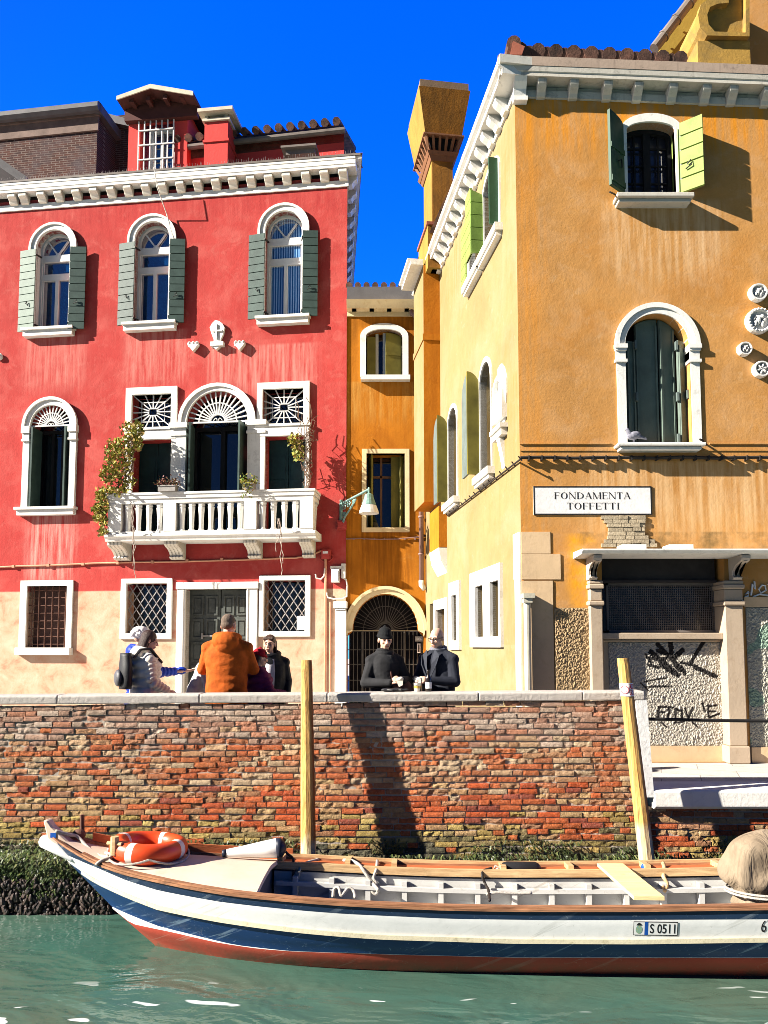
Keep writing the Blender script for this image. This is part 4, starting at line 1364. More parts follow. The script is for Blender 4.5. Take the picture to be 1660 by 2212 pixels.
M().prism([(r0[0] - .06, kr + .003), (r0[0] + .1, kr + .003), (r0[0] + .14, kr + .12), (r0[0] - .02, kr + .2)], -.24, .1).build('mortar_end', MT['redmortar'], e, YF)
# back roof mass so the sky does not show through from the side
M().add([(-.2, .3, kr), (RU, .3, kr + SL * RU), (RU, 6, kr + 1.0), (-1.2, 6.5, kr + .4)], [(0, 1, 2, 3)]).build('roof_slope', MT['tile'], yel, YF)

# upper window
out = archp(uw[0] - .08, uw[1], uw[2] + .1, uw[3] - .12, .24)
win = M().ring(out, h_up, -.03, .14).build('window', MT['stone'], yel, YF)
q = f.rect(1332, 419, 1498, 436, .15)
bevel(M().box(q[0], q[2], -.2, .1, q[1] + .05, q[3]).box(q[0] + .03, q[2] - .03, -.15, .1, q[1], q[1] + .05).build('sill', MT['greystone'], win, YF), .008)
M().box(uw[0], uw[2], .24, .27, uw[1], uw[3]).build('pane', MT['glass_grey'], win, YF)
m = M().ring(h_up, archp(uw[0] + .05, uw[1] + .03, uw[2] - .05, uw[3] - .12, .06), .14, .2)
c = (uw[0] + uw[2]) / 2
m.box(c - .05, c + .05, .15, .2, uw[1], uw[3])
for q in (.25, .75):
    uu = uw[0] + (uw[2] - uw[0]) * q; m.box(uu - .012, uu + .012, .17, .2, uw[1], uw[3])
for k in range(1, 4):
    zz = uw[1] + (uw[3] - uw[1]) * (k - .2) / 4 + .03; m.box(uw[0], uw[2], .172, .2, zz, zz + .024)
m.build('sash', MT['dark'], win, YF)
# left leaf swung past square, right leaf wide open
shutter(win, YF, uw[0] - .03, -.02, -.34, uw[1] - .02, uw[3] + .03, radians(40), MT['green_dk'], arch=.1, name='shutter')
shutter(win, YF, uw[2] + .04, -.02, .32, uw[1] - .02, uw[3] - .02, radians(-38), MT['lime'], boards=5)
shutter(win, YF, uw[2] - .005, .1, .14, uw[1] - .0, uw[3] - .12, radians(-75), MT['lime'], hook=False)

# big arched window with folded shutters
hw = (bw[2] - bw[0]) / 2; zs = bw[3] - hw
w = .13
m = M().ring(archp(bw[0] - w, zs, bw[2] + w, zs + .001, hw + w, 24), archp(bw[0], zs, bw[2], zs + .001, hw, 24), -.02, .16, True)
m.ring(archp(bw[0] - w - .015, zs, bw[2] + w + .015, zs + .001, hw + w + .015, 24), archp(bw[0] - w + .05, zs, bw[2] + w - .05, zs + .001, hw + w - .05, 24), -.04, -.018, True)
for a, b in ((bw[0] - w, bw[0]), (bw[2], bw[2] + w)):
    m.box(a - .02, b + .02, -.06, .16, zs - .06, zs - .003).box(a - .01, b + .01, -.045, .16, zs - .09, zs - .06)
    m.box(a, b, -.025, .16, zs - .21, zs - .09).box(a - .015, b + .015, -.05, .16, zs - .25, zs - .21)
    m.box(a + .01, b - .002, -.02, .16, bw[1], zs - .25)
win = m.build('window', MT['stone'], yel, YF)
q = f.rect(1334, 957, 1523, 971, .15)
bevel(M().box(q[0], q[2], -.2, .1, q[1] + .045, q[3]).box(q[0] + .04, q[2] - .04, -.15, .1, q[1], q[1] + .045).build('sill', MT['stone'], win, YF), .008)
X = lambda px: f.P(px, 850, -.14)[0]
zf_ = bw[1] + .01


def leaf(x0, x1, y0, y1, top0, top1, mat):
    """upright leaf between two picture columns, its top following the arch"""
    u0_, u1_ = X(x0), X(x1)
    pts = [(u0_, zf_), (u1_, zf_)]
    n = 7
    for k in range(n + 1):
        u = u1_ + (u0_ - u1_) * k / n
        t = (u - (bw[0] + bw[2]) / 2) / hw
        pts.append((u, min(zs + hw * sqrt(max(.02, 1 - t * t)) - .02, top0 if u < (bw[0] + bw[2]) / 2 else top1)))
    T = Matrix.Translation((u0_, y0, 0)) @ Matrix.Rotation(atan2(y1 - y0, u1_ - u0_), 4, 'Z') @ Matrix.Translation((-u0_, 0, 0))
    o = M().prism(pts, 0, .035, T)
    o.box(u1_ - .03, u1_ - .006, -.02, 0, zf_, min(p[1] for p in pts[2:]) - .01, T)
    o.box(u0_ + .006, u0_ + .03, -.02, 0, zf_, min(p[1] for p in pts[2:]) - .01, T)
    return o.build('shutter', mat, win, YF)


leaf(1353, 1374, .1, .14, zs + .1, 9e9, MT['greydoor'])
leaf(1375, 1423, .14, .15, zs + hw, 9e9, MT['greydoor'])
leaf(1427, 1462, .13, .18, 9e9, 9e9, MT['greydoor'])
leaf(1464, 1490, .08, .16, 9e9, zs + .1, MT['greydoor'])
M().prism(h_big, .26, .28).build('pane', MT['dark'], win, YF)
for px, py in ((1374, 738), (1377, 850), (1462, 740), (1465, 850), (1487, 845), (1467, 940)):
    p = f.P(px, py, -.06); M().box(p[0] - .014, p[0] + .014, .05, .1, p[1] - .1, p[1] + .02).build('hinge', MT['palepanel'], win, YF)
# string course and cable on the front
za_, zb_ = f.P(1400, 957)[1], f.P(1400, 971)[1]
M().box(.002, bw[0] - w - .1, -.018, 0, za_ - .02, za_).box(bw[2] + w + .1, RU, -.018, 0, za_ - .02, za_).box(.002, RU, -.012, 0, zb_ - .02, zb_).build('string_course', MT['ochre'], yel, YF)
zc = f.P(1400, 991)[1]
m = M().tube([(.0 + i * .2, -.05 - .008 * (i % 3), zc + .006 * sin(i * 1.3)) for i in range(30)], .022, 6)
for i in range(32): m.box(.1 + i * .17, .12 + i * .17, -.085, 0, zc - .035, zc + .025)
m.build('cable', MT['cable'], yel, YF)
m = M().tube([(f.P(1334, 420, .1)[0], 0, f.P(1334, 420)[1]), (f.P(1318, 412, .2)[0], -.2, f.P(1330, 415, .2)[1])], .012, 5)
m.tube([(f.P(1526, 955)[0], 0, f.P(1526, 960)[1]), (f.P(1520, 951, .2)[0], -.18, f.P(1524, 951, .2)[1]), (f.P(1520, 949, .2)[0] - .05, -.2, f.P(1524, 949, .2)[1])], .014, 5)
m.build('shutter_stay', MT['iron'], yel, YF)

# carved roundels
for (px, py, rad, kind) in ((1639, 631, 20, 0), (1641, 692, 29, 1), (1610, 753, 15.5, 2), (1646, 797, 18.5, 3)):
    u, z = f.P(px, py, .06); r = rad * 9.8 / 1620
    T = Matrix.Translation((u, 0, z)) @ Matrix.Rotation(radians(90), 4, 'X')
    m = M().lathe([(r, 0), (r, .06), (r * .93, .085), (r * .78, .085), (r * .72, .04), (.001, .035)], (0, 0, 0), 26, T)
    if kind in (0, 2, 1):
        k = r * .7
        m.ell((u - k * .1, -.05, z + k * .1), (k * .28, .045, k * .55)); m.ell((u + k * .25, -.06, z + k * .4), (k * .24, .045, k * .22))
        m.ell((u + k * .3, -.05, z - k * .35), (k * .2, .04, k * .38)); m.ell((u - k * .45, -.05, z - k * .3), (k * .16, .04, k * .35)); m.ell((u + k * .55, -.05, z + k * .05), (k * .2, .04, k * .2))
        m.tube([(u - k * .3, -.06, z + k * .6), (u - k * .6, -.06, z + k * .1), (u - k * .2, -.06, z - k * .6)], k * .09, 5)
    else:
        for k in range(6):
            a = pi * k / 3 + .3
            m.ell((u + r * .38 * cos(a), -.05, z + r * .38 * sin(a)), (r * .32, .04, r * .12), Matrix.Rotation(-a, 4, 'Y'))
        m.ell((u, -.06, z), r * .13)
    if kind == 1:
        for k in range(22):
            a = 2 * pi * k / 22; m.ell((u + r * .86 * cos(a), -.09, z + r * .86 * sin(a)), (r * .09, .02, r * .06), Matrix.Rotation(-a, 4, 'Y'), 6, 4)
    m.build('carved_roundel', MT['roundel'], yel, YF)

# bare brick patch below the sign
m = M(); m.col = []
z_hi, z_lo = f.P(1345, 1113)[1], f.P(1345, 1182)[1]
rows = 8
for r_ in range(rows):
    zz0 = z_lo + (z_hi - z_lo) * r_ / rows; zz1 = z_lo + (z_hi - z_lo) * (r_ + .86) / rows
    L = [1297, 1303, 1310, 1312, 1313, 1310, 1304, 1298][r_]; Rr = [1418, 1414, 1400, 1393, 1392, 1394, 1394, 1395][r_]
    x = f.P(L, 1140)[0]; xe = f.P(Rr, 1140)[0]
    while x < xe - .03:
        l = min(RND.choice((.12, .2, .24)), xe - x)
        b = len(m.v); m.box(x + .006, x + l - .006, -.03 + RND.uniform(-.008, .008), .02, zz0, zz1)
        t = RND.uniform(.75, 1.1); m.col += [(.62 * t, .52 * t, .36 * t)] * (len(m.v) - b); x += l
m.build('bare_brick', MT['brick'], yel, YF)
# ---------------- shopfront
q = f.rect(1257, 1186, 1700, 1197, .42)
m = M().prismx([(0, q[1] - .01), (-.3, q[1]), (-.42, q[1] + .01), (-.46, q[3] - .02), (-.46, q[3]), (0, q[3] + .01)], q[0], RU)
for px in (1350, 1457): pass
can = m.build('canopy', MT['stone'], yel, YF)
for px, l in ((1338, 30), (1438, 32)):
    a = f.P(px, 1182, .2)[0]; M().box(a, a + .3, -.35, -.1, q[3] + .012, q[3] + .07).build('stone_block', MT['stone'], can, YF)
for x0, x1 in ((1275, 1297), (1589, 1612)):
    a = f.P(x0, 1225, .2)[0]; b = f.P(x1, 1225, .2)[0] - .02
    z0_, z1_ = f.P(1285, 1253, .1)[1], q[1]
    h = z1_ - z0_
    m = M().prismx([(0, z0_), (-.12, z0_), (-.15, z0_ + h * .1), (-.1, z0_ + h * .2), (-.12, z0_ + h * .4), (-.2, z0_ + h * .6), (-.36, z0_ + h * .75), (-.38, z1_ - .04), (-.38, z1_), (0, z1_)], a, b)
    m.prismx([(-.13, z0_ + .03), (-.165, z0_ + h * .1), (-.115, z0_ + h * .2), (-.135, z0_ + h * .4), (-.215, z0_ + h * .6), (-.37, z0_ + h * .74), (-.3, z0_ + h * .74), (-.1, z0_ + h * .4)], a + .03, b - .03)
    bevel(m.build('bracket', MT['stone_brown'], can, YF), .006)
for x0, x1, x2 in ((1277, 1304, 1308), (1569, 1609, 1612)):
    a = f.P(x0, 1400, .1)[0]; b = f.P(x1, 1400, .1)[0]
    zt_ = f.P(1290, 1254, .1)[1]; z = lambda py: f.P(1290, py, .1)[1]
    m = M().box(a, b, -.1, .3, .22, z(1308)).box(a - .02, b + .02, -.13, .3, z(1308), z(1298)).box(a, b, -.105, .3, z(1298), z(1272)).box(a - .02, b + .02, -.135, .3, z(1272), z(1262)).box(a - .01, b + .01, -.12, .3, z(1262), zt_)
    m.box(a - .02, b + .02, -.12, .3, 0, .22)
    bevel(m.build('pillar', MT['pillar'], yel, YF), .012)
pL = f.P(1304, 1400, .1)[0]; pR = f.P(1569, 1400, .1)[0]
zz = lambda py, d=-.12: f.P(1430, py, d)[1]
m = M().box(pL, pR, .16, .3, zz(1254), sh[3]).box(pL, pR, .1, .3, zz(1254) - .03, zz(1254))
sf = m.build('shopfront', MT['shoplintel'], yel, YF)
m = M()
a, b, c, d = f.P(1310, 1300, -.2)[0], zz(1366), f.P(1562, 1300, -.2)[0], zz(1254) - .03
nx, nz = 62, 28
for i in range(nx + 1): m.bar((a + (c - a) * i / nx, .2, b), (a + (c - a) * i / nx, .2, d), .006)
for i in range(nz + 1): m.bar((a, .206, b + (d - b) * i / nz), (c, .206, b + (d - b) * i / nz), .006)
for q_ in (0, 1): m.box(a if q_ == 0 else c - .03, a + .03 if q_ == 0 else c, .19, .23, b, d)
m.box(a, c, .19, .23, b, b + .03).box(a, c, .19, .23, d - .03, d)
m.build('wire_mesh', MT['meshwire'], sf, YF)
M().box(pL, pR, .36, .38, b - .05, d).build('pane', MT['shopglass'], sf, YF)
m = M().box(pL, pR, -.03, .3, zz(1381, .03), zz(1367, .03)).box(pL, pR, .03, .3, zz(1386), zz(1381, .03) - .003)
bevel(m.build('sill', MT['pillar'], sf, YF), .008)
M().box(pL, pR, .07, .3, 0, zz(1612, -.07)).build('plinth', MT['beige'], sf, YF)


def segd(p, a, b):
    ax, ay = a; bx, by = b; px, py = p
    dx, dy = bx - ax, by - ay; t = max(0, min(1, ((px - ax) * dx + (py - ay) * dy) / (dx * dx + dy * dy + 1e-9)))
    return sqrt((px - ax - t * dx) ** 2 + (py - ay - t * dy) ** 2)


def pebble_panel(name, u0, z0, u1, z1, y, parent, strokes=(), base=(.52, .48, .41), tint2=None, step=.0095, amp=.022):
    m = M(); m.col = []
    nx = int((u1 - u0) / step); nz = int((z1 - z0) / step)
    for j in range(nz + 1):
        for i in range(nx + 1):
            u = u0 + (u1 - u0) * i / nx; z = z0 + (z1 - z0) * j / nz
            h = noise.noise((u * 34, z * 26, 1.3)) * .8 + noise.noise((u * 66, z * 50, 7)) * .55
            e = min(i, nx - i, j, nz - j)
            hh = (abs(h) ** .8) * amp * (1 if e > 0 else 0)
            m.v.append(Vector((u, y - hh, z)))
            c = base; k = 1 + .25 * noise.noise((u * 30, z * 30, 4))
            if tint2 and noise.noise((u * 3, z * 3, 9)) > tint2[1]: c = tint2[0]
            for (a, b, w) in strokes:
                if segd((u, z), a, b) < w * (1 + .4 * noise.noise((u * 25, z * 25, 2))): c = (.03, .028, .028)
            m.col.append((c[0] * k, c[1] * k, c[2] * k))
    for j in range(nz):
        for i in range(nx):
            q = j * (nx + 1) + i
            m.f.append((q, q + 1, q + nx + 2, q + nx + 1))
    o = m.build(name, MT['pebble'], parent, YF)
    return o


Z3 = lambda x, y: f.P(1229.6 + x * .278, 1141.8 + y * .278, -.07)
sk = []
for (a, b, w) in (((640, 960), (850, 1140), .035), ((690, 900), (800, 1010), .03), ((700, 950), (790, 990), .03), ((795, 890), (800, 1000), .03), ((885, 945), (800, 1020), .035), ((800, 1010), (870, 1100), .035), ((640, 1010), (760, 1010), .02), ((620, 1060), (700, 1080), .02),
                  ((1060, 860), (950, 1040), .026), ((870, 1040), (1000, 1070), .018), ((980, 1075), (1145, 1150), .03), ((720, 1060), (830, 1130), .03), ((870, 1070), (905, 1130), .025), ((600, 980), (640, 1040), .02),
                  ((590, 1190), (760, 1160), .012), ((600, 1230), (800, 1225), .012), ((560, 1200), (620, 1260), .012),
                  # lower tag
                  ((700, 1390), (690, 1480), .016), ((700, 1390), (760, 1385), .016), ((695, 1430), (745, 1430), .014), ((780, 1390), (775, 1480), .016), ((760, 1390), (810, 1390), .014), ((830, 1400), (830, 1480), .016), ((830, 1400), (880, 1420), .016), ((880, 1420), (880, 1480), .016),
                  ((905, 1400), (930, 1480), .016), ((930, 1480), (965, 1395), .016), ((1040, 1360), (1060, 1420), .016), ((1080, 1380), (1150, 1375), .016), ((1080, 1380), (1090, 1470), .016), ((1085, 1425), (1140, 1420), .014), ((1090, 1470), (1170, 1440), .016),
                  ((720, 1510), (760, 1540), .014), ((820, 1510), (900, 1500), .012), ((960, 1500), (1000, 1540), .014)):
    sk.append((Z3(*a), Z3(*b), w))
pz0, pz1 = zz(1612, -.07), zz(1386, -.07)
pebble_panel('pebble_panel', f.P(1318, 1500, -.07)[0], pz0, f.P(1566, 1500, -.07)[0], pz1 - .005, .09, sf, sk)
M().box(pL, pR, .092, .3, pz0 - .01, pz1 + .02).build('panel_backing', MT['pillar'], sf, YF)
q = f.rect(1199, 1313, 1275, 1500)
pebble_panel('pebble_panel', q[0], 0.0, q[2], q[3], -.012, yel, (), (.42, .3, .17), amp=.026)
q = f.rect(1612, 1312, 1720, 1612)
pebble_panel('pebble_panel', q[0] + .02, pz0, q[2] + .6, q[3], -.012, yel, (), (.5, .48, .4), ((.3, .42, .33), .22), amp=.026)
M().box(q[0] + .02, RU, -.04, .002, 0, pz0).build('plinth', MT['beige'], yel, YF)
M().box(q[0], RU, -.03, .002, q[3] + .003, f.P(1640, 1300)[1] + .06).build('ledge', MT['beige'], yel, YF)
# white spray tag on the wall right of the shop
m = M()
Z4 = lambda x, y: f.P(1229.6 + x * .278, 1141.8 + y * .278, .012)
for stroke in (((1395, 490), (1370, 510), (1400, 500), (1390, 525), (1365, 530)), ((1415, 520), (1425, 430), (1445, 470), (1440, 410)), ((1500, 440), (1475, 470), (1490, 500), (1530, 480), (1525, 445), (1500, 440)), ((1430, 530), (1480, 510), (1548, 520)), ((1545, 430), (1600, 480), (1560, 520))):
    p = [Z4(*t) for t in stroke]; m.tube([(a[0], -.012, a[1]) for a in p], .012, 5)
m.build('spray_tag', MT['shade'], yel, YF)
# pale stone facing left of the shop, corner pipe with its capital
m = M()
q = f.rect(1132, 1149, 1189, 1196); m.box(.004, q[2], -.012, 0, q[1], q[3])
q = f.rect(1132, 1197, 1211, 1253); m.box(.004, q[2], -.014, 0, q[1] + .008, q[3])
q = f.rect(1132, 1254, 1196, 1490); m.box(.004, q[2], -.013, 0, 0, q[3] - .004)
m.build('quoin', MT['beige'], yel, YF)
a = f.P(1141, 1400, .1)[0]; zt_ = f.P(1141, 1302, .1)[1]
m = M().tube([(a, -.08, 0), (a, -.08, zt_)], .045, 12)
m.box(a - .06, a + .09, -.16, 0, zt_ + .06, zt_ + .12).box(a - .05, a + .06, -.14, 0, zt_, zt_ + .06)
m.build('corner_pipe', MT['pipe_pale'], yel, YF)

# chimney breast on the lane
m = M()
zb1 = s.P(945, 1092)[1]
m.box(BU - 1.1, BU, -.34, .0, zb1, kc1)
m.box(BU - 1.12, BU + .02, -.36, .0, s.P(945, 748)[1], s.P(945, 735)[1])
m.fm = [1, 1, 0, 1, 1, 1] * 2  # orange faces paint in the shade beside the sunlit cream face
cbst = m.build('chimney_breast', [MT['cream'], MT['orange']], yel, YS)
m = M()
LU = s.P(966, 1150)[0]
m.box(LU - .9, LU, -.16, 0, s.P(960, 1186)[1], s.P(960, 1098)[1]).build('corbelled_flue', MT['orange'], cbst, YS)
m = M().prismx([(0, s.P(960, 1240)[1]), (-.12, s.P(960, 1215)[1]), (-.17, s.P(960, 1187)[1]), (0, s.P(960, 1187)[1])], LU - .9, LU + .01)
m.build('corbel', MT['stone'], cbst, YS)
p = at_depth(933, 400, 14.6); p2 = at_depth(979.5, 400, 14.6)
CH = Fr(p.x, p.y, YS.a + pi / 2)
sw = (p2 - p).length
zlo, zhi = at_depth(940, 505, 14.6).z, at_depth(950, 313, 14.6).z
m = M().box(0, sw, 0, .85, kc2 - .3, zhi).box(.012, sw - .0, -.012, .0, zt_ if False else kc2 - .3, zhi)
zt_ = at_depth(940, 491, 14.6).z
m.box(-.1, sw + .08, -.08, .95, kc2 - .3, zt_)
m.fm = [0] * 6 + [1] * 6 + [0, 0, 1, 0, 0, 0]
chm = m.build('chimney', [MT['chim'], MT['chim_front']], yel, CH)
m = M().box(-.13, sw + .1, -.11, .98, zt_, zt_ + .06); m.build('band', MT['redmortar'], chm, CH)
zc0, zc1_ = at_depth(950, 286, 14.4).z, at_depth(950, 196, 14.4).z
bwid = .4; cxm = sw / 2
def sq(hx, y0, y1, z): return [(cxm - hx, y0, z), (cxm + hx, y0, z), (cxm + hx, y1, z), (cxm - hx, y1, z)]
m = M().loft([sq(.38, -.16, 1.0, zc0), sq(.53, -.3, 1.12, zc1_)])
m.fm = [1, 0, 0, 0, 0, 0]
pot = m.build('chimney_pot', [MT['chim'], MT['chim_front']], chm, CH)
m = M().loft([sq(.5, -.27, 1.1, zc1_), sq(.5, -.27, 1.1, zc1_ + .17)]); m.build('rim', MT['redmortar_grey'], pot, CH)
m = M().loft([sq(.42, -.2, 1.04, zc0 - .03), sq(.42, -.2, 1.04, zc0)])
zs_ = zc0 - .33
for k in range(6):
    t = -.36 + .72 * k / 5
    m.tube([(cxm + t * .75, .0, zs_), (cxm + t, -.16, zc0 - .02)], .035, 4)
for k in range(7):
    t = -.1 + 1.05 * k / 6
    for sg in (-1, 1): m.tube([(cxm + sg * .24, t * .85 + .05, zs_), (cxm + sg * .38, t, zc0 - .02)], .035, 4)
m.loft([sq(.29, -.08, .93, zs_ - .05), sq(.33, -.11, .96, zs_ + .02)]).loft([sq(.24, -.04, .89, zs_ - .14), sq(.28, -.07, .92, zs_ - .05)])
m.build('vent_slats', MT['slat'], pot, CH)
M().loft([sq(.2, 0, .85, zs_), sq(.3, -.1, .95, zc0)]).build('flue_core', MT['dark'], pot, CH)
q0 = at_depth(979, 415, 14.8); q1 = at_depth(1012, 420, 14.5)
M().bar(q0, q1 + Vector((.6, 0, 0)), .02).build('tie_rod', MT['iron'], chm, WORLD)

# gabled attic behind the eaves at the upper right
DA = -.9
m = M()
G = lambda px, py, d=DA: f.P(px, py, d)
pts = [G(1430, 125, -2.2), G(1425, 97, -2.2), G(1495, -5, -2.2), G(1545, -80, -2.2), G(1800, -80, -2.2), G(1800, 150, -2.2)]
m.prism([pts[0], pts[5], pts[4], pts[3], pts[2], pts[1]], 2.2, 4.2)
att = m.build('attic_gable', MT['cream_deep'], yel, YF)
m = M()
a = G(1612, 150, -1.25)
m.box(a[0], RU, 1.25, 2.19, kr - .6, G(1650, -150, -1.25)[1])
m.build('attic_wall', MT['ochre'], att, YF)
p0, p1 = G(1419, 100, -2.1), G(1497, -2, -2.1); dx, dz = p1[0] - p0[0], p1[1] - p0[1]
m = M().tube([(p0[0] - dx * .1, 2.05, p0[1] - dz * .1), (p0[0] + dx * 2, 2.05, p0[1] + dz * 2)], .085, 10)
for t in (.15, .5, .85, 1.2): m.tube([(p0[0] + dx * t, 2.05, p0[1] + dz * t), (p0[0] + dx * (t + .03), 2.05, p0[1] + dz * (t + .03))], .1, 10)
m.build('gutter', MT['gutter'], att, YF, smooth=False)
m = M()
D3 = -.8
q = f.rect(1508, 88, 1621, 138, D3); m.box(q[0], q[2], .8, 1.6, q[1] - .5, q[3])
zz_ = lambda x, y: G(1317 + x * .2063, y * .2063, D3)
vol = [zz_(1430, 420), zz_(1000, 415), zz_(935, 330), zz_(915, 200), zz_(945, 90), zz_(1030, 40), zz_(1140, 10), zz_(1140, -120), zz_(1430, -120)]
m.prism(vol[::-1], .82, 1.55)
inn = [zz_(1400, 385), zz_(1080, 375), zz_(1015, 300), zz_(1000, 200), zz_(1030, 120), zz_(1110, 85), zz_(1225, 75), zz_(1225, -100), zz_(1400, -100)]
out_ = [zz_(1440, 425), zz_(1000, 415), zz_(925, 330), zz_(905, 200), zz_(935, 90), zz_(1020, 35), zz_(1135, 10), zz_(1135, -120), zz_(1440, -120)]
m.ring(out_[::-1], inn[::-1], .72, .84)
m.build('volute', MT['volute'], att, YF)

# brick house behind at the far left
bh = empty('brick_house', None, (0, 22, 0), 0.0, label='dark old brick house with a grey roof edge, rising behind the red house', cat='house')
BF = Fr(0, 22, radians(-8)); ROOTINV['brick_house'] = Matrix.Translation((0, 22, 0)).inverted()
m = M()
e0, e1 = BF.P(-40, 276)[0], BF.P(212, 240)[0]
zt_ = BF.P(200, 250)[1]
m.box(e0 - 6, e1, 0, 9, 0, zt_)
m.build('wall', MT['darkbrick'], bh, BF)
M().box(e0 - 6, e1 + .06, -.06, 0, zt_ - .55, zt_ - .08).box(e0 - 6, e1 + .1, -.1, .0, zt_ - .08, zt_).build('cornice', MT['browncornice'], bh, BF)
M().tube([(e0 - 6, -.2, zt_ + .12), (e1 + .18, -.2, zt_ + .12)], .17, 8).box(e1, e1 + .2, -.2, 9, zt_ - .05, zt_ + .26).build('gutter', MT['lead'], bh, BF)
m = M().add([(e0 - 6, -.1, zt_ + .2), (e1 + .1, -.1, zt_ + .2), (e1 + .1, 9, zt_ + 1.5), (e0 - 6, 9, zt_ + 1.5)], [(0, 1, 2, 3)])
n = 24
for i in range(n):
    u = e1 - .1 - i * .3; m.tube([(u, -.15, zt_ + .24), (u, 4, zt_ + .8)], .12, 6)
m.build('roof', MT['tile'], bh, BF)
# its neighbour wing on the right, lower
m = M()
w0 = BF.P(214, 260, -1.0)[0]
m.box(w0, w0 + 3.5, 1.2, 6, 0, BF.P(250, 250, -1.2)[1]); m.build('wing_wall', MT['darkbrick'], bh, BF)
zq = BF.P(214, 238, -1)[1]; zq2 = BF.P(272, 258, -1)[1]
M().prism([(w0 - .1, zq), (w0 + (BF.P(280, 250, -1)[0] - w0), zq2), (w0 + 3.6, zq2 - 1.2), (w0 + 3.6, zq2 - 1.4), (BF.P(280, 250, -1)[0], zq2 - .25), (w0 - .1, zq - .3)][::-1], 1.0, 6).build('wing_roof', MT['lead'], bh, BF)
# dark roof slope at the very left
L0 = at_depth(-60, 300, 19.5); L1 = at_depth(56, 380, 19.5)
m = M().add([L0, L1, L1 + Vector((0, 2, 0)), L0 + Vector((0, 2, 0)), L0 - Vector((0, 0, .25)), L1 - Vector((0, 0, .25)), L1 + Vector((0, 2, -.25)), L0 + Vector((0, 2, -.25))],
            [(0, 1, 2, 3), (4, 7, 6, 5), (0, 4, 5, 1), (1, 5, 6, 2), (2, 6, 7, 3), (3, 7, 4, 0)])
M_ = m.build('lean_to_roof', MT['lead'], bh, WORLD)
# =================================================================== ground, quay, wall, water
def sheet_obj(name, x0, x1, y0, y1, z, mat, kind='structure'):
    return M().add([(x0, y0, z), (x1, y0, z), (x1, y1, z), (x0, y1, z)], [(0, 1, 2, 3)]).build(name, mat, kind=kind)


def paving():
    m = Mat('trachyte_paving', .85, .25)
    b = m.n('ShaderNodeTexBrick'); b.inputs['Scale'].default_value = 1; b.inputs['Brick Width'].default_value = .85; b.inputs['Row Height'].default_value = .42
    b.inputs['Mortar Size'].default_value = .006; b.inputs['Color1'].default_value = (.66, .6, .53, 1); b.inputs['Color2'].default_value = (.55, .5, .46, 1); b.inputs['Mortar'].default_value = (.3, .27, .24, 1)
    m.l(m.coord((1, 1, 1), rot=(0, 0, radians(20))), b.inputs['Vector'])
    m.color(m.mix(m.ramp(m.noise(4, 6, .7), [(.45, 0.0), (.75, .5)]), b.outputs[0], (.42, .38, .33)))
    m.bump(m.noise(20, 5, .6), .4, .01)
    return m.m


def watermat():
    m = Mat('canal_water', .025, .5)
    m.b.inputs['IOR'].default_value = 1.45
    n1 = m.noise(.45, 4, .6)
    col = m.ramp(n1, [(.35, (.04, .108, .085)), (.65, (.078, .122, .088))])
    # white patches painted into the colour as bright reflections on the water
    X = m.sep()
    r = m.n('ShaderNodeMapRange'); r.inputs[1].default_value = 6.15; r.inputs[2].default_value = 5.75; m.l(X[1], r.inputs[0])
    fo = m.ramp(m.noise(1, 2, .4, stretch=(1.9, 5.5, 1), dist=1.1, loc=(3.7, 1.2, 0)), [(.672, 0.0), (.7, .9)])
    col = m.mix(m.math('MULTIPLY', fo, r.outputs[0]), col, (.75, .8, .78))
    m.color(col)
    m.bump(m.noise(1.1, 3, .5, stretch=(.8, 1.6, 1), dist=.7), .3, .22)
    m.bump(m.noise(5.5, 3, .5, stretch=(.7, 1.5, 1), dist=1.0), .13, .05)
    m.bump(m.noise(24, 3, .5, stretch=(.7, 1.3, 1), dist=1.0), .045, .012)
    return m.m


sheet_obj('pavement', -70, 70, 8.02, 90, -.004, paving())
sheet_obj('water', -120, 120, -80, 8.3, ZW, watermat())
k0 = at_depth(1413, 1720, 7.97).x
m = M()
x = k0; i = 0
while x < 12:
    l = (1.75, 1.9, 1.6)[i % 3]
    m.prismx([(7.99, 0.0), (7.975, -.02), (7.97, -.17), (8.0, -.2), (8.5, -.2), (8.5, 0.0)], x + .004, x + l - .004); x += l; i += 1
kb = m.build('kerb', MT['kerb'], kind='structure'); bevel(kb, .012, 2)

par = empty('parapet_wall', PAR, label='weathered red and buff brick canal wall topped by a grey stone coping', cat='wall')
pl = at_depth(0, 1503, 7.95); pr = at_depth(1374, 1493.5, 7.95)
psl = (pr.z - pl.z) / (pr.x - pl.x)
ptop = lambda u: pl.z + psl * (u - pl.x)
xl, xr = -7.5, at_depth(1376, 1600, 8.0).x
TP_ = Matrix(((1, 0, 0, 0), (0, 1, 0, 0), (psl, 0, 1, 0), (0, 0, 0, 1)))
z00 = pl.z - psl * pl.x
m = M()
x = xl; i = 0
while x < xr:
    l = min((1.35, 1.6, 1.1, 1.5)[i % 4], at_depth(1396, 1500, 7.95).x - x)
    q = []
    m.prismx([(-.022, z00 - .095), (-.024, z00 - .015), (-.008, z00), (.23, z00 + .003), (.25, z00 - .02), (.25, z00 - .095)], x + .003, x + l - .003, TP_); x += l; i += 1
cp = m.build('coping', MT['coping'], par, PAR); bevel(cp, .014, 2)


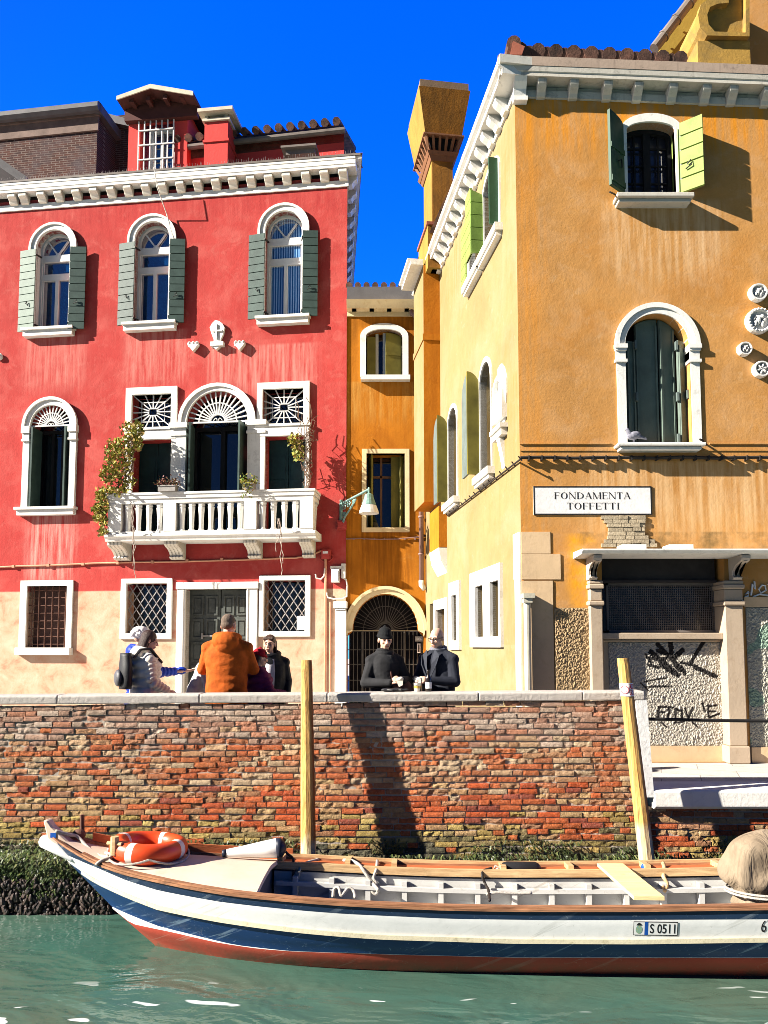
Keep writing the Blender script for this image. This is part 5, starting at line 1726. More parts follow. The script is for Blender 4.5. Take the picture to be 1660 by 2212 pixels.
def brick_rows(name, x0, x1, ztop_f, zbot, y, parent, fr, pitch=.0605, fresh=1.0, seed=3):
    R = random.Random(seed)
    m = M(); m.col = []
    z = 0.0
    row = 0
    ztop0 = ztop_f(0)
    nrows = int((ztop0 - zbot) / pitch) + 1
    for r in range(nrows):
        zc = -r * pitch
        x = x0 - R.uniform(0, .2)
        while x < x1:
            L = R.choice((.24, .23, .22, .2, .11, .12, .17))
            xa, xb = x + .005, min(x + L - .005, x1)
            x += L
            if xb - xa < .03 or xa < x0 - .15: continue
            wob = .008 * sin(x * 2.1 + r) + .006 * sin(x * .7)
            zt = ztop_f((xa + xb) / 2) + zc + wob - .004; zb = zt - pitch + .0115
            if zb < zbot: continue
            rel = (zt - zbot) / (ztop0 - zbot)        # 1 top .. 0 water
            rel = rel * fresh + R.uniform(-.06, .06)
            t = R.random()
            if rel > .84: c = R.choice(((.46, .29, .21), (.52, .34, .25), (.55, .41, .31), (.47, .26, .18), (.6, .47, .37), (.55, .26, .16)))
            elif rel > .6: c = R.choice(((.58, .17, .07), (.5, .24, .13), (.6, .4, .24), (.54, .3, .16), (.5, .19, .09), (.6, .45, .29), (.62, .2, .08)))
            elif rel > .42: c = R.choice(((.62, .13, .045), (.55, .12, .05), (.64, .17, .065), (.6, .4, .2), (.56, .34, .17), (.5, .25, .13), (.4, .11, .07), (.58, .39, .2), (.62, .16, .06), (.52, .27, .15)))
            elif rel > .35: c = R.choice(((.6, .45, .16), (.55, .14, .05), (.5, .36, .12), (.42, .3, .1), (.58, .17, .06)))
            elif rel > .29: c = R.choice(((.28, .22, .08), (.2, .17, .08), (.34, .26, .12)))
            else: c = R.choice(((.11, .12, .06), (.09, .09, .06), (.16, .15, .1)))
            k = R.uniform(.8, 1.12) * 1.14
            worn = R.random() < (.62 if rel < .84 else .35) and c[0] / max(c[1], .01) < 3.6
            dep = R.uniform(-.008, .003) + (.008 if worn else 0)
            nx, nz = 7, 3
            b = len(m.v)
            for jz in range(nz + 1):
                for ix in range(nx + 1):
                    u = xa + (xb - xa) * ix / nx; v = zb + (zt - zb) * jz / nz
                    e = (ix in (0, nx)) or (jz in (0, nz))
                    amp = .012 if worn else .003
                    n_ = noise.noise((u * 17, v * 26, r * .37 + seed))
                    if e:
                        u += R.uniform(-1, 1) * (.006 if worn else .0025); v += R.uniform(-1, 1) * (.0045 if worn else .002)
                    m.v.append(Vector((u, y + dep + amp * n_ + (.003 if e else 0), v)))
                    kk = k * (1 + .18 * n_)
                    m.col.append((c[0] * kk, c[1] * kk, c[2] * kk))
            W_ = nx + 1
            for jz in range(nz):
                for ix in range(nx):
                    q = b + jz * W_ + ix; m.f.append((q, q + 1, q + W_ + 1, q + W_))
            # returns into the joint
            loop = [b + i for i in range(W_)] + [b + jz * W_ + nx for jz in range(1, nz + 1)] + [b + nz * W_ + i for i in range(nx - 1, -1, -1)] + [b + jz * W_ for jz in range(nz - 1, 0, -1)]
            bb = len(m.v)
            for q in loop:
                p = m.v[q]; m.v.append(Vector((p.x, y + .07, p.z))); m.col.append(m.col[q])
            n = len(loop)
            for i in range(n):
                j = (i + 1) % n; m.f.append((loop[i], bb + i, bb + j, loop[j]))
    o = m.build(name, MT['brick'], parent, fr)
    return o


brick_rows('brick_face', xl, xr, lambda u: ptop(u) - .1, -1.25, 0.0, par, PAR)
xb_ = at_depth(1800, 1780, 8.06).x
M().box(xl, xr, .0165, .22, -1.4, ztop if False else ptop(xl) - .11).build('wall_core', MT['mortar'], par, PAR)
m = M()
a0, a1 = at_depth(1373, 1500, 7.99).x, at_depth(1397, 1500, 7.99).x
b0, b1 = at_depth(1389, 1722, 7.99).x, at_depth(1413, 1722, 7.99).x
ze, zf_e = ptop(a0) - .1, at_depth(1400, 1722, 7.99).z
m.add([(b0, -.02, zf_e), (b1, -.02, zf_e), (b1, .24, zf_e), (b0, .24, zf_e), (a0, -.02, ze + .005), (a1, -.02, ze + .005), (a1, .24, ze + .005), (a0, .24, ze + .005)], [(0, 3, 2, 1), (4, 5, 6, 7), (0, 1, 5, 4), (1, 2, 6, 5), (2, 3, 7, 6), (3, 0, 4, 7)])
m.build('end_stone', MT['endstone'], par, PAR)
qw = empty('quay_wall', Fr(0, 8.07, 0), label='low red brick quay wall under the projecting kerb stone, right of the leaning post', cat='wall')
QF = Fr(0, 8.07, 0)
brick_rows('brick_face', xr - .02, 7.0, lambda u: -.19, -1.25, 0.0, qw, QF, fresh=.66, seed=5)
M().box(xr - .02, 12, .017, .3, -1.4, -.21).build('wall_core', MT['mortar'], qw, QF)
m = M().box(xr - .3, xr + .02, -.0, .3, -1.3, -.24)
m.build('wall_return', MT['mortar'], qw, QF)

# stone footing and weed
lz = at_depth(60, 1848, 7.8).z
lx = at_depth(262, 1850, 7.8).x
m = M().box(-8, lx, 7.62, 7.99, -1.5, lz)
m.box(lx + .004, 9, 7.9, 7.985, -1.5, at_depth(900, 1868, 7.9).z)
m.build('footing', MT['weedstone'], par, WORLD)


def blades(name, spots, mats, ln, wd, seed, label):
    R = random.Random(seed)
    m = M(); m.col = []
    for (x, y, z, c) in spots:
        L = R.uniform(*ln); w = R.uniform(*wd); a = R.uniform(-.7, .7); lean = R.uniform(.01, .05)
        k = R.uniform(.5, 1.3)
        ca, sa = cos(a) * w / 2, sin(a) * w / 2
        sw = R.uniform(-.02, .02)
        m.add([(x - ca, y - sa, z), (x + ca, y + sa, z), (x + ca * .8 + sw, y + sa - lean, z - L * .5), (x - ca * .8 + sw, y - sa - lean, z - L * .5), (x + sw * 2, y - lean * .7, z - L)], [(0, 3, 2, 1), (3, 4, 2)])
        m.col += [tuple(v * k for v in c)] * 5
    return m.build(name, MT['weed'], None, label=label, cat='seaweed', kind='stuff')


R_ = random.Random(4)
sp = []
for i in range(4200):
    x = R_.uniform(-4.6, lx + .02); t = R_.random()
    z = lz + .03 - t * .34; y = 7.6 - R_.uniform(0, .05) - .02 * sin(x * 9)
    if R_.random() < .3: y = R_.uniform(7.6, 7.9); z = lz + R_.uniform(.01, .05)
    sp.append((x, y, z, R_.choice(((.05, .09, .02), (.09, .13, .035), (.035, .06, .02), (.15, .17, .05)))))
for i in range(2600):
    x = R_.uniform(lx, 3.9); z = at_depth(900, 1848, 7.9).z + R_.uniform(-.15, .02)
    sp.append((x, 7.89 - R_.uniform(0, .03), z, R_.choice(((.06, .09, .03), (.1, .14, .04), (.04, .06, .025), (.2, .22, .08)))))
for i in range(2600):
    x = R_.uniform(-4.5, 3.9); z = R_.uniform(-.8, -.5)
    if noise.noise((x * 1.3, z * 3, 5)) < .05: continue
    sp.append((x, 7.985, z, R_.choice(((.04, .06, .02), (.07, .1, .03), (.12, .14, .05)))))
blades('seaweed', sp, None, (.02, .06), (.008, .02), 8, 'green weed growing along the foot of the brick canal wall')
m = M(); m.col = []
for i in range(4200):
    x = R_.uniform(-4.6, lx + .3); z = R_.uniform(-1.2, lz - .16); r = R_.uniform(.008, .024)
    if x > lx and z > -1.0: continue
    b = len(m.v); m.ell((x, 7.6 - R_.uniform(0, .08) + (.2 if x > lx else 0), z), (r, r * .8, r * R_.uniform(.7, 2.2)), Matrix.Rotation(R_.uniform(-.8, .8), 4, 'Y'), 5, 4)
    c = R_.choice(((.035, .022, .018), (.05, .03, .02), (.02, .014, .012), (.09, .06, .05)))
    m.col += [c] * (len(m.v) - b)
m.build('mussel_crust', MT['weed'], None, label='dark mussels and brown weed crusting the stone footing at the waterline', cat='mussels', kind='stuff')

# mooring posts
def post(name, top, bot, ztop_, r0, r1, split, label, cols, seed):
    R = random.Random(seed)
    n = 10; N = 40
    m = M(); m.col = []
    for i in range(N + 1):
        t = i / N
        c = bot.lerp(top, t); r = r0 + (r1 - r0) * t
        if i == N: r *= .93
        for k in range(n):
            a = 2 * pi * k / n + .2
            rr_ = r * (1 + .05 * noise.noise((k * 1.7, t * 2.5, seed)) + (.06 if (k % 3 == 0) else -.02))
            if t < split and k in (6, 7, 8): rr_ *= .95
            m.v.append(c + Vector((cos(a) * rr_, sin(a) * rr_, 0)))
            g = noise.noise((k * 2.1, t * 9, seed)) * .15
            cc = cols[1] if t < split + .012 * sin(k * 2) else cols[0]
            if cc is cols[0] and k in (0, 9): cc = cols[2]  # right-hand faces turned dark brown to paint in their shade
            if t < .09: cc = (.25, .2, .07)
            m.col.append(tuple(v * (1 + g) for v in cc))
    for i in range(N):
        for k in range(n):
            l = (k + 1) % n; m.f.append((i * n + k, i * n + l, (i + 1) * n + l, (i + 1) * n + k))
    m.f.append(tuple(range(N * n, N * n + n)))
    o = m.build(name, MT['pole'], None, label=label, cat='mooring post', group='mooring posts in front of the brick wall')
    return o


def post_axis(px0, py0, Y0, px1, py1, Y1):
    a = at_depth(px0, py0, Y0); b = at_depth(px1, py1, Y1); d = b - a
    return a, a + d * ((ZW - .6 - a.z) / d.z)


ta, ba = post_axis(662, 1426, 7.84, 666, 1838, 7.67)
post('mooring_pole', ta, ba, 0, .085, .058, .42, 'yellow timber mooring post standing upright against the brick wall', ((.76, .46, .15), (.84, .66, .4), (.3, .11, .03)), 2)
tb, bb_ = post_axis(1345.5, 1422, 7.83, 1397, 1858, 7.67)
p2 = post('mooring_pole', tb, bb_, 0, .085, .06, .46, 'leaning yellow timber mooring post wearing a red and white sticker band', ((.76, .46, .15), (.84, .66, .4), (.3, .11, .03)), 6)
# sticker band on the leaning post
axis = (bb_ - tb).normalized()
def on_post(py): return tb + axis * ((at_depth(1352, py, 7.82).z - tb.z) / axis.z)
c0, c1 = on_post(1475), on_post(1503)
rs = .069
m = M(); seg = 28
for c in (c1, c0):
    for k in range(seg + 1):
        a = -pi * .98 + pi * 1.1 * k / seg
        m.v.append(c + Vector((cos(a) * rs, sin(a) * rs, 0)))
for k in range(seg): m.f.append((k, k + 1, seg + 1 + k + 1, seg + 1 + k))
band = m.build('sticker', MT['shade'], p2)


def text_mesh(txt, h, mat, parent, place, name='lettering', squeeze=1.0, bold=0.0, fit=None):
    """built-in letters wrapped by place(x, z) -> point"""
    cu = bpy.data.curves.new('lettering_curve', 'FONT'); cu.body = txt; cu.size = 1.0; cu.offset = bold; cu.resolution_u = 3
    ob = bpy.data.objects.new('lettering_curve', cu)
    COL.objects.link(ob)
    bpy.context.view_layer.update()
    me = bpy.data.meshes.new_from_object(ob.evaluated_get(bpy.context.evaluated_depsgraph_get()))
    m = M()
    if fit:
        x0, x1 = min(v.co.x for v in me.vertices), max(v.co.x for v in me.vertices); y0, y1 = min(v.co.y for v in me.vertices), max(v.co.y for v in me.vertices)
        m.v = [place((v.co.x - x0) / (x1 - x0) * fit[0], (v.co.y - y0) / (y1 - y0) * fit[1]) for v in me.vertices]
    else:
        m.v = [place(v.co.x * h * squeeze, v.co.y * h) for v in me.vertices]
    m.f = [tuple(p.vertices) for p in me.polygons]
    bpy.data.objects.remove(ob); bpy.data.curves.remove(cu); bpy.data.meshes.remove(me)
    return m.build(name, mat, parent)


def wrap(a0, zc, rad=rs + .003):
    def f(x, z):
        t = (zc + z - c1.z) / (c0.z - c1.z); c = c1.lerp(c0, t); a = a0 + x / rad
        return c + Vector((cos(a) * rad, sin(a) * rad, 0))
    return f


MT['signred'] = simple('sign_red', (.5, .02, .05), .5, .1, 3, 0)
hz = c0.z - c1.z
m = M()
for (za, zb) in ((.53, .93), (.08, .48)):
    w = wrap(-.46 * pi, c1.z, rs + .0015); n = 10
    b = len(m.v)
    for z in (za * hz, zb * hz):
        for k in range(n + 1): m.v.append(w(.145 * k / n, z))
    for k in range(n): m.f.append((b + k, b + k + 1, b + n + 2 + k, b + n + 1 + k))
m.build('sticker_panel', MT['signred'], band)
text_mesh('DIVIETO', .062, MT['shade'], band, wrap(-.45 * pi, c1.z + .58 * hz), squeeze=.62)
text_mesh('ORMEGGIO', .062, MT['shade'], band, wrap(-.45 * pi, c1.z + .13 * hz), squeeze=.52)
m = M(); w = wrap(-.68 * pi, c1.z + .5 * hz, rs + .002)
m.tube([w(.04 * cos(2 * pi * k / 24), .04 * sin(2 * pi * k / 24)) for k in range(24)], .0045, 4, closed=True)
m.bar(w(-.028, .028), w(.028, -.028), .006)
m.build('no_mooring_symbol', simple('pale_red', (.6, .15, .17), .6, .1, 3, 0), band)

hr = M().tube([at_depth(1398, 1553, 8.02), at_depth(1560, 1556.5, 8.02), at_depth(1900, 1560, 8.02)], .018, 7)
hr.build('handrail', MT['iron'], None, label='thin black rail running right from the end of the brick parapet', cat='handrail')
# plaque and boxes on the houses
q = YF.rect(1153, 1050, 1409, 1112, .02)
sg_ = empty('street_sign', YF, label='painted white street name sign reading Fondamenta Toffetti on the ochre front', cat='sign')
M().box(q[0], q[2], -.012, .0, q[1], q[3]).build('sign_panel', MT['marble'], sg_, YF)
M().ring(rectp(q[0], q[1], q[2], q[3]), rectp(q[0] + .017, q[1] + .017, q[2] - .017, q[3] - .017), -.0145, -.011).build('border', MT['ink'], sg_, YF)


def serif(txt, x0, x1, z0, h):
    m = M()
    TH, TN = .17 * h, .045 * h
    def quad(a, b, w):
        ax, az = a; bx, bz = b; w /= 2
        m.add([(ax - w, -.0145, az), (ax + w, -.0145, az), (bx + w, -.0145, bz), (bx - w, -.0145, bz)], [(0, 1, 2, 3)])
    def hb(xa, xb, z, t=TN): m.add([(xa, -.0146, z - t / 2), (xb, -.0146, z - t / 2), (xb, -.0146, z + t / 2), (xa, -.0146, z + t / 2)], [(0, 1, 2, 3)])
    def stem(x, t=TH, sb=True, st=True):
        quad((x, z0), (x, z0 + h), t)
        s = t / 2 + .07 * h
        if sb: hb(x - s, x + s, z0 + TN / 2)
        if st: hb(x - s, x + s, z0 + h - TN / 2)
    adv = {'F': .72, 'O': .95, 'N': .95, 'D': .95, 'A': .9, 'M': 1.12, 'E': .75, 'T': .8, 'I': .45}
    tot = sum(adv[c] for c in txt)
    sc = (x1 - x0) / tot
    x = x0
    for c in txt:
        w = adv[c] * sc; L = x + .09 * w; R = x + w * .9; cx = (L + R) / 2
        if c == 'I': stem(cx)
        elif c in 'FE':
            stem(L + TH * .7); hb(L + TH, R, z0 + h - TN / 2); hb(L + TH, R - w * .18, z0 + h * .52)
            quad((R - TN / 2, z0 + h), (R - TN / 2, z0 + h - .2 * h), TN); quad((R - w * .18, z0 + h * .6), (R - w * .18, z0 + h * .44), TN)
            if c == 'E': hb(L + TH, R, z0 + TN / 2); quad((R - TN / 2, z0), (R - TN / 2, z0 + .22 * h), TN)
        elif c == 'T':
            stem(cx, st=False); hb(L, R, z0 + h - TN / 2)
            quad((L + TN / 2, z0 + h), (L + TN / 2, z0 + h * .78), TN); quad((R - TN / 2, z0 + h), (R - TN / 2, z0 + h * .78), TN)
        elif c == 'N':
            stem(L + .06 * h, TN * 1.3); stem(R - .06 * h, TN * 1.3, sb=False); quad((R - .08 * h, z0), (L + .08 * h, z0 + h), TH)
        elif c == 'M':
            stem(L + .06 * h, TN * 1.3); stem(R - .09 * h, TH); quad((cx, z0), (L + .08 * h, z0 + h), TH * .9); quad((cx, z0), (R - .09 * h, z0 + h), TN)
        elif c == 'A':
            quad((L + .05 * h, z0), (cx, z0 + h), TN * 1.2); quad((R - .06 * h, z0), (cx, z0 + h), TH); hb(L + (cx - L) * .4, R - (R - cx) * .4, z0 + h * .34)
            hb(L - .04 * h, L + .14 * h, z0 + TN / 2); hb(R - .2 * h, R + .07 * h, z0 + TN / 2)
        elif c in 'OD':
            a = (R - L) / 2; n = 20
            t0, t1 = (0, 2 * pi) if c == 'O' else (-pi / 2, pi / 2)
            cc = cx if c == 'O' else L + TH
            aa = a if c == 'O' else (R - cc)
            b = len(m.v)
            for k in range(n + 1):
                t = t0 + (t1 - t0) * k / n
                m.v += [Vector((cc + aa * cos(t), -.0145, z0 + h / 2 + h / 2 * sin(t))), Vector((cc + (aa - TH) * cos(t), -.0145, z0 + h / 2 + (h / 2 - TN) * sin(t)))]
            for k in range(n): m.f.append((b + 2 * k, b + 2 * k + 2, b + 2 * k + 3, b + 2 * k + 1))
            if c == 'D': stem(L + TH * .7)
        x += w
    return m


for txt, xa, xb, ya, yb in (('FONDAMENTA', 1197, 1363, 1063.5, 1078), ('TOFFETTI', 1224, 1340, 1086, 1100.5)):
    a = YF.rect(xa, ya, xb, yb, .012)
    serif(txt, a[0], a[2], a[1], a[3] - a[1]).build('lettering', MT['ink'], sg_, YF)
q = YF.rect(1603, 1294.5, 1633, 1307, .01)
np_ = empty('house_number', YF, label='small white plate with the number 1082 beside the stone pillar', cat='number plate')
M().box(q[0], q[2], -.01, 0, q[1], q[3]).build('plate', MT['marble'], np_, YF)
M().ring(rectp(q[0], q[1], q[2], q[3]), rectp(q[0] + .006, q[1] + .006, q[2] - .006, q[3] - .006), -.012, -.0095).build('border', MT['ink'], np_, YF)
hN = (q[3] - q[1]) * .8
text_mesh('1082', hN, MT['ink'], np_, lambda x, z: YF.m @ Vector((q[0] + .02 + x, -.0125, q[1] + .016 + z)), bold=.02, fit=(q[2] - q[0] - .04, q[3] - q[1] - .032))
q3 = ORG.rect(899, 1374, 916, 1385.5, .3)
np2 = empty('house_number', ORG, label='small dark plate with the number 1086 at the right of the iron gate', cat='number plate')
m = M().box(q3[0], q3[2], .17, .2, q3[1], q3[3]); m.build('plate', MT['greyiron'], np2, ORG)
text_mesh('1086', (q3[3] - q3[1]) * .8, MT['shade'], np2, lambda x, z: ORG.m @ Vector((q3[0] + .02 + x, .166, q3[1] + .025 + z)), bold=.02, fit=(q3[2] - q3[0] - .04, q3[3] - q3[1] - .05))
m = M(); w_ = ORG.rect(904, 1390, 911, 1411, .3); m.ring(rectp(w_[0], w_[1], w_[2], w_[3]), rectp(w_[0] + .02, w_[1] + .02, w_[2] - .02, w_[3] - .02), .17, .21)
m.build('letter_slot', MT['shade'], np2, ORG)
for (x0, y0, x1, y1, nm, mt, dp, lab, c_) in ((694, 1187, 714, 1207, 'junction_box', 'redbox', .1, 'red painted junction box right of the balcony, conduits looping from it', 'box'),
                                           (728, 1124, 748, 1143, 'cable_box', 'redbox', .08, 'plain red painted cable box directly under the wall lamp', 'box'),
                                           (716, 1229, 733, 1258, 'meter_box', 'shade', .14, 'white plastic meter box above the stone corner pier of the red house', 'box')):
    q = RED.rect(x0, y0, x1, y1, dp)
    e = empty(nm, RED, label=lab, cat=c_)
    b = M().box(q[0], q[2], -dp, 0, q[1], q[3]).box(q[0] + .02, q[2] - .02, -dp - .012, -dp + .002, q[1] + .03, q[3] - .03).build('case', MT[mt], e, RED); bevel(b, .015, 2)
    if nm == 'meter_box':
        M().box(q[0] - .03, q[2] + .1, -.1, 0, q[3] + .005, q[3] + .07).box(q[2] + .04, q[2] + .13, -.1, 0, q[3] - .2, q[3] + .12).build('bracket', MT['whitepipe'], e, RED)
    elif nm == 'junction_box':
        M().box(q[0] + .04, q[2] - .05, -dp - .016, -dp - .01, q[3] - .09, q[3] - .04).build('label_plate', MT['marble'], e, RED)
        m = M()
        for sg in (-1, 1):
            cx_ = q[0] if sg < 0 else q[2]
            m.tube([(cx_, -.04, q[3] - .1), (cx_ + sg * .05, -.04, q[3] - .13), (cx_ + sg * .05, -.04, q[1] + .02), (cx_, -.04, q[1] - .03), (cx_ - sg * .05, -.04, q[1] - .06)], .012, 5)
        m.build('conduit_loop', MT['redbox'], e, RED)

# wall lamp
le = empty('wall_lamp', RED, label='green bracket lamp with a white shade at the corner of the red house', cat='lamp')
pA = RED.m @ Vector((RED.P(736, 1087)[0], -.02, RED.P(736, 1090)[1]))
pB = at_depth(797.5, 1057, 15.75)
d = pB - pA
m = M().tube([pA, pB], .026, 8).tube([pA + Vector((.02, 0, .1)), pA + Vector((.02, 0, -.55))], .04, 6)
m.build('bracket', MT['lampgreen'], le, WORLD)
m = M()
def along(t, dz): return pA + d * t + Vector((0, 0, dz))
m.tube([along(.02, -.5), along(.18, -.32), along(.4, -.18), along(.56, -.06)], .022, 6)
for (t, dz, r) in ((.15, -.1, .085), (.3, -.1, .07), (.48, -.1, .06), (.14, -.27, .06), (.1, -.42, .05)):
    c = along(t, dz); dd = d.normalized()
    m.tube([c + dd * (r * (1 - k / 16) * cos(k * .8)) + Vector((0, 0, r * (1 - k / 16) * sin(k * .8))) for k in range(14)], .014, 5)
m.build('scrollwork', MT['lampgreen'], le, WORLD)
L = pB + Vector((0, 0, -.02))
M().lathe([(.02, .06), (.03, .02), (.025, -.06), (.09, -.1), (.1, -.16), (.14, -.27), (.155, -.32)][::-1], L, 16).build('lamp_cap', MT['lampgreen'], le, WORLD, smooth=False)
M().lathe([(.02, -.33), (.16, -.33), (.2, -.44), (.215, -.5), (.19, -.5), (.1, -.48)][::-1], L, 18).build('lamp_shade', MT['shade'], le, WORLD, smooth=False)

# pigeon on the sill of the big window
pz = YF.P(1370, 957, .12)
T = YF.m @ Matrix.Translation((pz[0], -.12, pz[1])) @ Matrix.Scale(.95, 4)
m = M()
m.ell((0, 0, .105), (.1, .055, .058), Matrix.Rotation(radians(-14), 4, 'Y')); m.cap((-.06, 0, .13), (-.085, 0, .18), .036, .026); m.ell((-.09, 0, .19), (.028, .023, .023)); m.cap((-.105, 0, .188), (-.132, 0, .182), .008, .003, 6)
m.cap((.07, 0, .09), (.17, 0, .06), .03, .014); m.cap((-.0, .02, .06), (-.005, .02, 0), .008, .006, 6); m.cap((-.0, -.02, .06), (-.005, -.02, 0), .008, .006, 6)
for sy in (-.02, .02): m.cap((-.005, sy, .004), (-.035, sy, .003), .005, .003, 5)
pg = m.build('pigeon', MT['pigeon'], None, None, smooth=True, label='grey pigeon standing at the left end of the arched window sill', cat='pigeon', T=T)
r_ = pg.modifiers.new('remesh', 'REMESH'); r_.mode = 'VOXEL'; r_.voxel_size = .006; r_.use_smooth_shade = True
# =================================================================== the moored work boat
BO = Fr(0, 6.68, radians(-2.6))
_before = set(o.name for o in bpy.data.objects)
boat = empty('work_boat', BO, label='long open wooden work boat painted blue, white and red, moored along the brick wall', cat='boat')


def shape(t, p=2.1):
    t = max(0.0, min(1.0, t)); return 1 - (1 - t) ** p


def level(px, B, L, p=2.1, uend=5.2):
    """near-side line of the hull from picture points; returns point function of s in 0..1"""
    u0 = BO.P(px[0][0], px[0][1], 0)[0]
    out = []
    for (x, y) in px:
        b = 0.0
        for _ in range(12):
            u, z = BO.P(x, y, b); b = B * shape((u - u0) / L, p)
        out.append((u, z))
    out[0] = BO.P(px[0][0], px[0][1], 0)

    def f(u):
        b = B * shape((u - u0) / L, p)
        tail = max(0.0, (u - 3.4) / 1.8); b *= 1 - .18 * tail * tail
        if u <= out[0][0]: return b, out[0][1]
        for i in range(len(out) - 1):
            if out[i][0] <= u <= out[i + 1][0]:
                t = (u - out[i][0]) / (out[i + 1][0] - out[i][0] + 1e-9)
                # smooth between neighbours
                return b, out[i][1] + (out[i + 1][1] - out[i][1]) * t
        return b, out[-1][1] + (u - out[-1][0]) * .015
    f.u0 = u0
    return f


LG = level([(104, 1800), (140, 1828), (170, 1846), (210, 1867), (271, 1888), (341, 1904), (408, 1918), (508, 1934), (629, 1946), (720, 1953), (824, 1959), (960, 1964), (1112, 1967), (1380, 1967), (1660, 1963), (1800, 1959)], .66, 2.7)
LWT = level([(112, 1818), (143, 1846), (214, 1876), (274, 1902), (341, 1923), (475, 1948), (629, 1965), (757, 1975), (975, 1985), (1200, 1988), (1660, 1986), (1800, 1984)], .66, 2.7)
LWB = level([(150, 1864), (207, 1903), (274, 1934), (341, 1960), (475, 1987), (629, 2008), (824, 2024), (1112, 2033), (1380, 2034), (1660, 2030), (1800, 2027)], .62, 2.7)
LWS = level([(243, 1959), (274, 1973), (341, 2000), (408, 2017), (508, 2041), (629, 2054.5), (757, 2058), (1112, 2068), (1660, 2068.5), (1800, 2066)], .53, 2.6)
LRT = level([(244, 1963), (284, 1995), (374, 2014), (475, 2037), (556, 2049), (629, 2055), (757, 2058.5), (1112, 2068.5), (1660, 2069), (1800, 2067)], .53, 2.6)
LWL = level([(333, 2040), (408, 2060), (508, 2080), (629, 2091), (757, 2098), (1112, 2104), (1380, 2103), (1660, 2099), (1800, 2097)], .4, 2.5)


def LK(u):
    return (.22 * shape((u - LWL.u0 - .1) / 2.4), ZW - .32)


LK.u0 = LWL.u0 + .25
levels = [LG, LWT, LWB, LWS, LRT, LWL, LK]
NS = 64; UE = 5.2


def station(f, i):
    s = (i / NS) ** 1.25
    u = f.u0 + (UE - f.u0) * s
    b, z = f(u)
    return u, b, z


m = M(); m.fm = []
strip_mat = [0, 1, 2, 1, 3, 3]
sub = 3
rows = []
for li in range(len(levels) - 1):
    for k in range(sub):
        t = k / sub
        row = []
        for i in range(NS + 1):
            a = station(levels[li], i); b = station(levels[li + 1], i)
            bul = 1 + .03 * sin(pi * t) if li in (2, 4) else 1
            row.append((a[0] + (b[0] - a[0]) * t, (a[1] + (b[1] - a[1]) * t) * bul, a[2] + (b[2] - a[2]) * t))
        rows.append((row, strip_mat[li]))
rows.append(([station(LK, i) for i in range(NS + 1)], 3))
for sg in (-1, 1):
    base = len(m.v)
    for row, _ in rows: m.v += [Vector((p[0], sg * p[1], p[2])) for p in row]
    for r in range(len(rows) - 1):
        for i in range(NS):
            a = base + r * (NS + 1) + i; q = (a, a + 1, a + NS + 2, a + NS + 1)
            m.f.append(q if sg > 0 else q[::-1]); m.fm.append(rows[r][1])
# transom and bottom
base = len(m.v)
nrow = len(rows)
ring_ = [r * (NS + 1) + NS for r in range(nrow)]
m.f.append(tuple(ring_ + [nrow * (NS + 1) + q for q in ring_[::-1]])); m.fm.append(2)
for i in range(NS):
    a = (nrow - 1) * (NS + 1) + i; b = a + nrow * (NS + 1); m.f.append((a, b, b + 1, a + 1)); m.fm.append(3)


def boatpaint(name, c, dirt, rough=.35, amt=.4, ripple_scuff=None, slime=None):
    m = Mat(name, rough, .5)
    col = m.ramp(m.noise(2.5, 6, .65), [(.3, tuple(x * .8 for x in c)), (.7, c)])
    col = m.mix(m.ramp(m.noise(1, 6, .7, stretch=(3, 6, 14), dist=.4), [(.58, 0.0), (.8, amt)]), col, dirt)
    if ripple_scuff:  # pale slanting streaks paint rippling water light on the hull, scuffs inside
        mp = m.n('ShaderNodeMapping'); mp.inputs['Scale'].default_value = (1.1, 2, 26); m.l(m.coord(rot=(0, radians(28), 0)), mp.inputs[0])
        nz = m.n('ShaderNodeTexNoise'); nz.inputs['Scale'].default_value = 1; nz.inputs['Detail'].default_value = 4; nz.inputs['Distortion'].default_value = .5; m.l(mp.outputs[0], nz.inputs['Vector'])
        sp_ = m.ramp(m.noise(1.7, 3, .6, loc=(5, 2, 8)), [(.42, 0.0), (.58, 1.0)])
        col = m.mix(m.math('MULTIPLY', m.ramp(nz.outputs['Fac'], [(.6, 0.0), (.65, ripple_scuff[1])]), sp_), col, ripple_scuff[0])
        col = m.mix(m.ramp(m.noise(1, 5, .7, stretch=(16, 5, 22), dist=1.5, loc=(7, 1, 3)), [(.62, 0.0), (.68, ripple_scuff[1])]), col, ripple_scuff[0])
    if slime:
        r = m.n('ShaderNodeMapRange'); r.inputs[1].default_value = -.93; r.inputs[2].default_value = -1.1; m.l(m.sep()[2], r.inputs[0])
        col = m.mix(m.math('MULTIPLY', r.outputs[0], m.ramp(m.noise(5, 6, .7), [(.35, .2), (.6, .9)])), col, slime)
    m.color(col); m.bump(m.noise(14, 4, .6), .12, .01)
    return m.m


